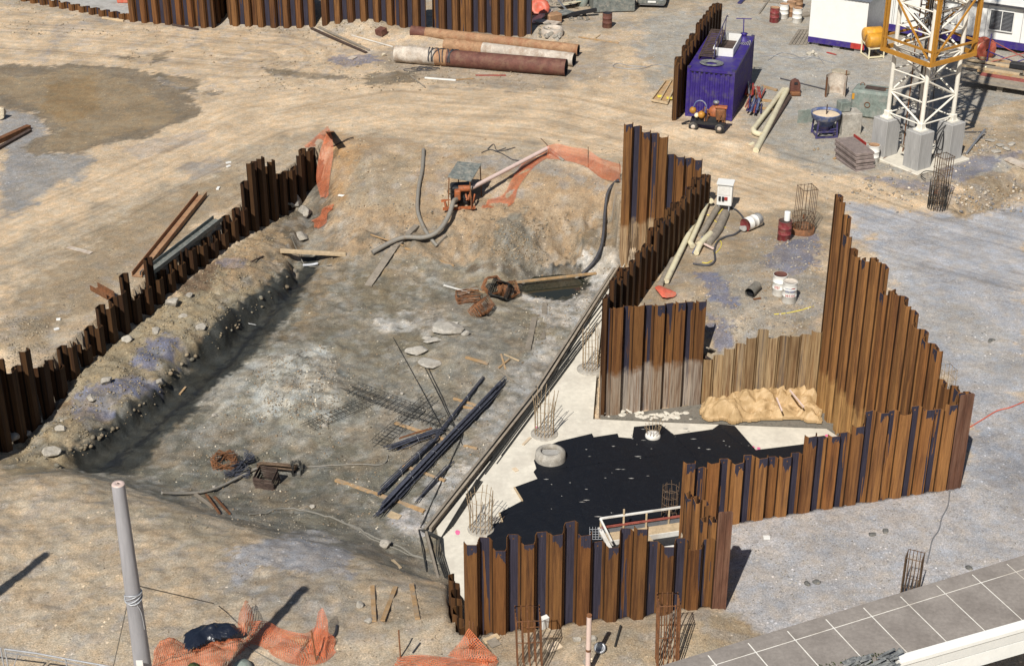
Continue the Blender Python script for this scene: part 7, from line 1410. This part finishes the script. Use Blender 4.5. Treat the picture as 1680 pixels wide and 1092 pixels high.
# black bag and nets
def blob(outl, z, h, name, mat, label, cat, seed=1, uvd=0, amp=.1, res=.06, rid=1.2):
    P = [g2(a, b, z) for a, b in outl]; x0 = min(p[0] for p in P); x1 = max(p[0] for p in P); y0 = min(p[1] for p in P); y1 = max(p[1] for p in P); X, Y = np.meshgrid(np.arange(x0, x1 + res, res), np.arange(y0, y1 + res, res)); S = sdist(P, X, Y) + .03 * fbm(X * 5, Y * 5, 2); w = min(x1 - x0, y1 - y0) / 2
    Z = z + h * np.sqrt(np.clip(S / w, 0, 1)) + amp * (np.abs(fbm(X * 3 + seed, Y * 3, 4)) * 2 - .5) * sst(0, .2, S); ids = {}; vs = []; fs = []; uv = []
    for j in range(X.shape[0] - 1):
        for i in range(X.shape[1] - 1):
            if min(S[j, i], S[j + 1, i], S[j, i + 1], S[j + 1, i + 1]) > 0:
                f = []
                for q in ((j, i), (j, i + 1), (j + 1, i + 1), (j + 1, i)):
                    if q not in ids: ids[q] = len(vs); vs.append((float(X[q]), float(Y[q]), float(Z[q]))); uv.append((float(X[q]) * uvd, float(Y[q] * uvd + Z[q] * uvd)))
                    f.append(ids[q])
                fs.append(tuple(f))
    a = np.array(vs); cen = a.mean(0); cen[2] = a[:, 2].min(); me = bpy.data.meshes.new(name); me.from_pydata((a - cen).tolist(), [], fs)
    l = me.uv_layers.new(name='UVMap')
    for lp in me.loops: l.data[lp.index].uv = uv[lp.vertex_index]
    me.polygons.foreach_set('use_smooth', [True] * len(fs)); me.materials.append(M_(mat)); o = bpy.data.objects.new(name, me); COL.objects.link(o); o.location = cen; return tag(o, label, cat)
LIB['net_thick'] = lambda n: mk_net(n, (.56, .165, .07))
blob([(300,1052),(302,1042),(318,1034),(330,1028),(352,1024),(388,1025),(396,1040),(380,1050),(340,1056),(312,1072),(304,1068)], .35, .35, 'rubbish_bag', 'bag', 'crumpled black plastic bag lying on the orange net beside the pole', 'bag', 2, amp=.12)
blob([(248,1110),(250,1070),(262,1054),(290,1050),(310,1062),(330,1060),(360,1055),(392,1048),(410,1052),(412,1064),(385,1085),(370,1110)], .0, .42, 'safety_net', 'net_thick', 'bunched bright orange net under the black bag at the bottom', 'safety net', 4, uvd=20, amp=.16)
blob([(388,1040),(390,1014),(400,994),(408,992),(416,1005),(420,1020),(412,1038),(404,1052)], .2, .5, 'safety_net', 'net_thick', 'pointed peak of orange net above the right end of the black bag', 'safety net', 5, uvd=20, amp=.1)
net(TT([(412,1030),(440,1030),(462,1042),(500,1050),(520,1040),(545,1052)], .25), TT([(405,1055),(430,1062),(455,1080),(490,1092),(530,1088),(552,1070)], .03), 'orange net trailing right across the dirt to the bottom edge', wob=.10, dens=20)
net(TT([(524,1036),(532,1030),(540,1050)], .7), TT([(505,1074),(525,1078),(535,1082)], .05), 'small upright wedge of orange net behind a steel rod', wob=.05, dens=20)
net([T(770,1072,.9), T(800,1078,.3), T(815,1086,.2)], [T(735,1076,.02), T(760,1082,.02), T(800,1092,.02)], 'peaked orange net hung on rods at the left end of the nearest wall', wob=.08, dens=20)
net(TT([(652,1082),(690,1078),(730,1082),(770,1085),(812,1080)], .1), TT([(640,1100),(690,1102),(735,1104),(780,1106),(820,1104)], .03), 'orange net lying on the dirt along the bottom edge', wob=.08, dens=20)
for P, r_, l in [(((519,1086),(511,1034)), .022, 'rusty rod standing through the small wedge of net'), (((657,1078),(654,1033)), .022, 'single rusty rod standing on the dirt below the planks'), (((771,1066),(770,1018)), .02, 'left of two rods holding the peaked net'), (((775,1064),(776,1020)), .018, 'right of two rods holding the peaked net')]:
    b_ = T(*P[0]); tag(MB().tube([b_, XYpy(P[1][0], P[1][1], b_.y)], r_, 6).build('steel_rod', 'rust'), l, 'rod')
gline([(527,1050),(545,1046),(551,1040),(553,1028)], .045, 'dark_hose', 'hose', 'short bent black hose right of the orange nets', 'hose')
tag(MB().tube([T(677,1072,.05), T(689,1056,.05)], .02, 6).build('steel_rod', 'dark_hose'), 'short dark rod lying right of the single rusty rod', 'rod')
for k in range(4): plank((460 + k * 5, 1034 + k * 4), (500 + k * 3, 1060 - k * 3), .05, .03, 'pale_timber', ['first', 'second', 'third', 'last'][k] + ' pale lath in the bundle behind the trailing net')
for a, b, r_, l in ((398,1091,.28,'dull green round tub at the bottom edge, right one'), (318,1096,.22,'yellow green round tub at the bottom edge, left one')):
    tag(MB().lathe(T(a, b + 6) - Vector((0, 0, .38)), [(r_, 0), (r_, .5), (r_ * .6, .62), (0, .66)], 18).build('tub', 'moss' if r_ < .25 else 'green_concrete'), l, 'tub')
# foreground cages
cage(T(869,1098), .66, 1.95, 16, 'rusty rebar cage in front of the left half of the nearest wall', 'square', 'rust', 3, .017, rz=.06, lean=(-.03, 0)); cage(T(1094,1092), .56, 2.3, 16, 'rusty rebar cage in front of the right half of the nearest wall', 'square', 'rust', 3, .017, rz=.05, lean=(-.02, 0))
p = G(964,1110,0); root = empty('marker_pipe', p, 'thin white and rust pipe standing before the nearest wall', 'pipe'); zt = ztop(1008, p.y); MB().tube([p, Vector((p.x, p.y, zt))], .07, 12).build('pipe', 'pvc', root); MB().tube([Vector((p.x, p.y, zt - .05)), Vector((p.x, p.y, zt + .005))], .072, 12).build('rim', 'rust', root)
for z_ in (.3, .9): MB().tube([Vector((p.x, p.y, z_)), Vector((p.x, p.y, z_ + .08))], .073, 12).build('rust_band', 'rust', root)
for a, b, d, l, m in [(806,1050,(.5,.2,.06),'pale broken board at the foot of the nearest wall','pale_timber'), (893,1030,(.2,.15,.4),'white scrap standing by the left foreground cage','clean_white'), (810,1056,(.3,.3,.05),'small dark board beside the pale broken board','old_timber'), (908,1062,(.45,.28,.03),'piece of cardboard with red print on the dirt','sand_label')]:
    tag(MB().box(T(a, b, d[2] / 2 + .02), d, M=Matrix.Rotation(.6, 4, 'Z') @ Matrix.Rotation(.15, 4, 'X')).build('scrap_board', m), l, 'scrap')
tag(MB().lathe(T(984,1068,.12), [(.07, -.12), (.16, -.1), (.17, .05), (.12, .08), (.1, .02), (0, .0)], 14, M=Matrix.Rotation(.6, 4, 'X')).build('tin', 'steel'), 'crushed grey tin right of the white and rust pipe', 'tin')
tag(MB().tube([T(1009,1062,.05), T(1018,1030,.1)], .03, 6).build('steel_rod', 'rebar_dark'), 'bent dark rod leaning at the foot of the nearest wall', 'rod')
for k, (a, b, l) in enumerate([(946,1050,'square stone left of the white and rust pipe'), (972,1050,'square stone right of the white and rust pipe'), (962,1090,'pale stone at the foot of the white and rust pipe'), (463,1000,'tiny stone'), (604,1020,'blue grey stone beside the three planks'), (590,994,'dark blue stone left of the three planks')]):
    if k != 3: tag(MB().add(*rockmesh(T(a, b, .06), (.28, .24, .2), k, k + 80, tint=(1, 1, 1))).build('stone', 'rock'), l, 'rock')
# red hose and crack line on the gravel
gline([(1585,705),(1610,690),(1635,675),(1660,668),(1700,650)], .022, 'reel_red', 'hose', 'thin red hose on the gravel right of the orange wall', 'hose', up=.01)
gline([(1558,806),(1555,830),(1545,850),(1540,870),(1530,885),(1524,910),(1520,925)], .02, 'steel', 'cable', 'thin grey cable running down the gravel to the square cage', 'cable', up=.005)
plank((1252,883),(1263,883),.14,.06,'clean_white','small white block on the grey gravel','block')
for k, (a, b) in enumerate([(1431,877),(1452,872),(1590,932),(1628,558),(1624,560),(1325,958),(1340,955)]): tag(MB().add(*rockmesh(T(a, b, .03), (.3, .2, .12), k, k + 90, tint=(.35, .38, .42))).build('stone', 'rock'), ['dark stone in the middle of the grey gravel', 'smaller dark stone right of the one in mid gravel', 'dark stone near the grey paving', 'upper dark stone on the far right gravel', 'lower dark stone on the far right gravel', 'left dark stone below the cast shadow', 'right dark stone below the cast shadow'][k], 'rock')
# ---------- terrace with paving, parapet and slates at the bottom right ----------
ZT = 4.0
def gt(a, b, z=ZT): return G(a, b, z)
E0, E1 = gt(1090,1092), gt(1700,906); ex = (E1 - E0).normalized(); ey = Vector((ex.y, -ex.x, 0))    # ey towards the camera
tf = lambda x, y, z=0: E0 + ex * x + ey * y + Vector((0, 0, z))
def pavmat():
    m, t, bs = newmat('paving'); P = mapped(t, (1, 1, 1)); n = noise(t, P, 1.2, 5, .6); n2 = noise(t, P, 9, 5, .7); n3 = noise(t, P, 3, 4)
    c = mixc(t, (.215, .19, .17), (.285, .255, .23), ramp(t, n, (.35, gr(0)), (.65, gr(1)))); c = mixc(t, c, ramp(t, n2, (.3, gr(.82)), (.7, gr(1.15))), 1, 'MULTIPLY'); c = mixc(t, c, (.40, .37, .34), ramp(t, n3, (.66, gr(0)), (.8, gr(.5))))
    t.links.new(c, bs.inputs['Base Color']); bs.inputs['Roughness'].default_value = .85; bump(t, bs, n2, .003); return m
LIB['paving'] = lambda n: pavmat()
Lt = 17.0; root = empty('roof_terrace', tf(0, 0), 'raised grey paved terrace with white joints at the bottom right corner', 'terrace'); upd()
# joints: measured tile pitch
p1 = gt(1175,1066); p2 = gt(1288,1034) ; p3 = gt(1395,999)
# row joint line 1 near the far edge, then long tiles to the parapet
wd1 = (gt(1302,1042) - E0).dot(ey); 
x_of = lambda a, b: (gt(a, b) - E0).dot(ex)
joints = []
# far ends of the cross joints, as (top px), (where they meet the row joint)
tops_ = [(1161,1070),(1229,1054),(1295,1037),(1359,1019),(1420,1000),(1480,981),(1539,963),(1597,945),(1654,927)]; rowm = [(1168,1082),(1238,1064),(1303,1046),(1366,1028),(1430,1011),(1492,993),(1553,976),(1612,959),(1672,941)]
rd = np.mean([(gt(a, b) - E0).dot(ey) for a, b in rowm]); xj = [x_of(*r_) for r_ in rowm]; pitch = (xj[-1] - xj[0]) / 8; x0 = xj[0]; jw = .022
slant = np.mean([x_of(*t_) - x_of(*r_) for t_, r_ in zip(tops_, rowm)]) / rd
DP = float(np.mean([(gt(a, b, ZT) - E0).dot(ey) for a, b in ((1480,1085),(1600,1052),(1680,1029))]))
MB().prism([tuple(tf(-4, 0))[:2], tuple(tf(Lt, 0))[:2], tuple(tf(Lt, DP))[:2], tuple(tf(-4, DP))[:2]][::-1], ZT - .5, ZT - .02).build('slab_bed', 'white', root)
for k in range(-4, 12):
    xa, xb = x0 + k * pitch + jw, x0 + (k + 1) * pitch - jw
    for (y0, y1) in ((0, rd - jw), (rd + jw, DP)):
        s0, s1 = (rd - y0) * slant, (rd - y1) * slant
        P = [tf(xa + s0, y0), tf(xb + s0, y0), tf(xb + s1, y1), tf(xa + s1, y1)]
        if y0 == 0: pass
        MB().prism([tuple(q)[:2] for q in P][::-1], ZT - .03, ZT).build('paving_tile', 'paving', root)
MB().bar(tf(-4, .0, -.26), tf(Lt, .0, -.26), .12, .5).build('edge_kerb', 'paving', root)
# white parapet beam
Q0, Q1 = gt(1470,1078, ZT + .25), gt(1700,1013, ZT + .25); qx = (Q1 - Q0).normalized(); qy = Vector((qx.y, -qx.x, 0)); wroot = empty('parapet', Q0, 'white parapet beam with a thin joint line at the bottom right corner', 'parapet'); upd()
hb = 1.15
def pz(o, z): return Q0 + qx * o[0] + qy * o[1] + Vector((0, 0, z))
def qbox(x0, x1, y0, y1, z0, z1, nm, mat): MB().prism([tuple(pz((x0, y0), 0))[:2], tuple(pz((x0, y1), 0))[:2], tuple(pz((x1, y1), 0))[:2], tuple(pz((x1, y0), 0))[:2]], Q0.z + z0, Q0.z + z1).build(nm, mat, wroot)
qbox(0, 9, -.06, .22, -.10, 0, 'coping', 'clean_white'); qbox(0, 9, 0, .18, -.42, -.11, 'upper_face', 'clean_white'); qbox(0, 9, 0, .16, -.44, -.41, 'joint_line', 'steel'); qbox(0, 9, 0, .18, -.85, -.445, 'lower_face', 'clean_white')
qbox(-.5, 9, .3, 4, -3.5, -3.3, 'ledge_below', 'moss'); qbox(2.4, 2.7, .3, .5, -3.3, -.86, 'pilaster', 'concrete')
# slate planting heap
root = empty('slate_planter', gt(1400,1085), 'heap of dark slate shards and moss on the terrace edge', 'slate heap'); upd()
for k in range(90):
    t = random.random(); a = 1325 + t * 150; b = 1100 - (a - 1325) * .20 + random.uniform(-6, 22) + (6 if a < 1380 else 0)
    p = gt(a, b, ZT + random.uniform(.02, .3) * (.3 + t)); M = Matrix.Rotation(random.uniform(.1, .7), 4, 'Z') @ Matrix.Rotation(random.uniform(-.5, .5), 4, 'X') @ Matrix.Rotation(random.uniform(-.6, .1), 4, 'Y')
    mb = MB(); L_ = random.uniform(.18, .5); w_ = random.uniform(.06, .16); th_ = random.uniform(.015, .035); mb.box(p, (L_, w_, th_), M=M, taper=random.uniform(.5, .95)); mb.build('slate_shard', 'slate', root)
mb = MB(); base = rockmesh((0, 0, 0), (1, 1, 1), 0, 5, sub=1)
for k in range(160):
    t = random.random(); a = 1318 + t * 140; p = gt(a, 1102 - (a - 1318) * .20 + random.uniform(-8, 16), ZT + random.uniform(.0, .12)); s_ = random.uniform(.02, .06); mb.add([(p.x + q[0] * s_, p.y + q[1] * s_, p.z + q[2] * s_) for q in base[0]], base[1])
o = mb.build('moss', 'moss', root); o['kind'] = 'stuff'
# litter
for a, b, l in [(375,268,'tiny white scrap near the top of the left piles, upper one'), (96,525,'bent white scrap on the road side of the left piles'), (93,541,'little white scrap below the bent one'), (358,310,'tiny pale scrap left of the tall dark piles'), (560,322,'small white scrap on the orange slope'), (375,274,'thin white scrap under the tiny upper scrap')]:
    tag(MB().box(T(a, b, .04), (random.uniform(.15, .3), .12, .05), rz=random.random() * 3).build('litter', 'clean_white'), l, 'litter')

# ---------- groups for kinds that repeat ----------
tops = {}
for o in COL.objects:
    if o.parent is None and 'category' in o and not o.get('kind'): tops.setdefault(o.name.split('.')[0], []).append(o)
for k, L in tops.items():
    if len(L) > 1:
        for o in L:
            if 'group' not in o: o['group'] = k.replace('_', ' ') + ' pieces on the building site'
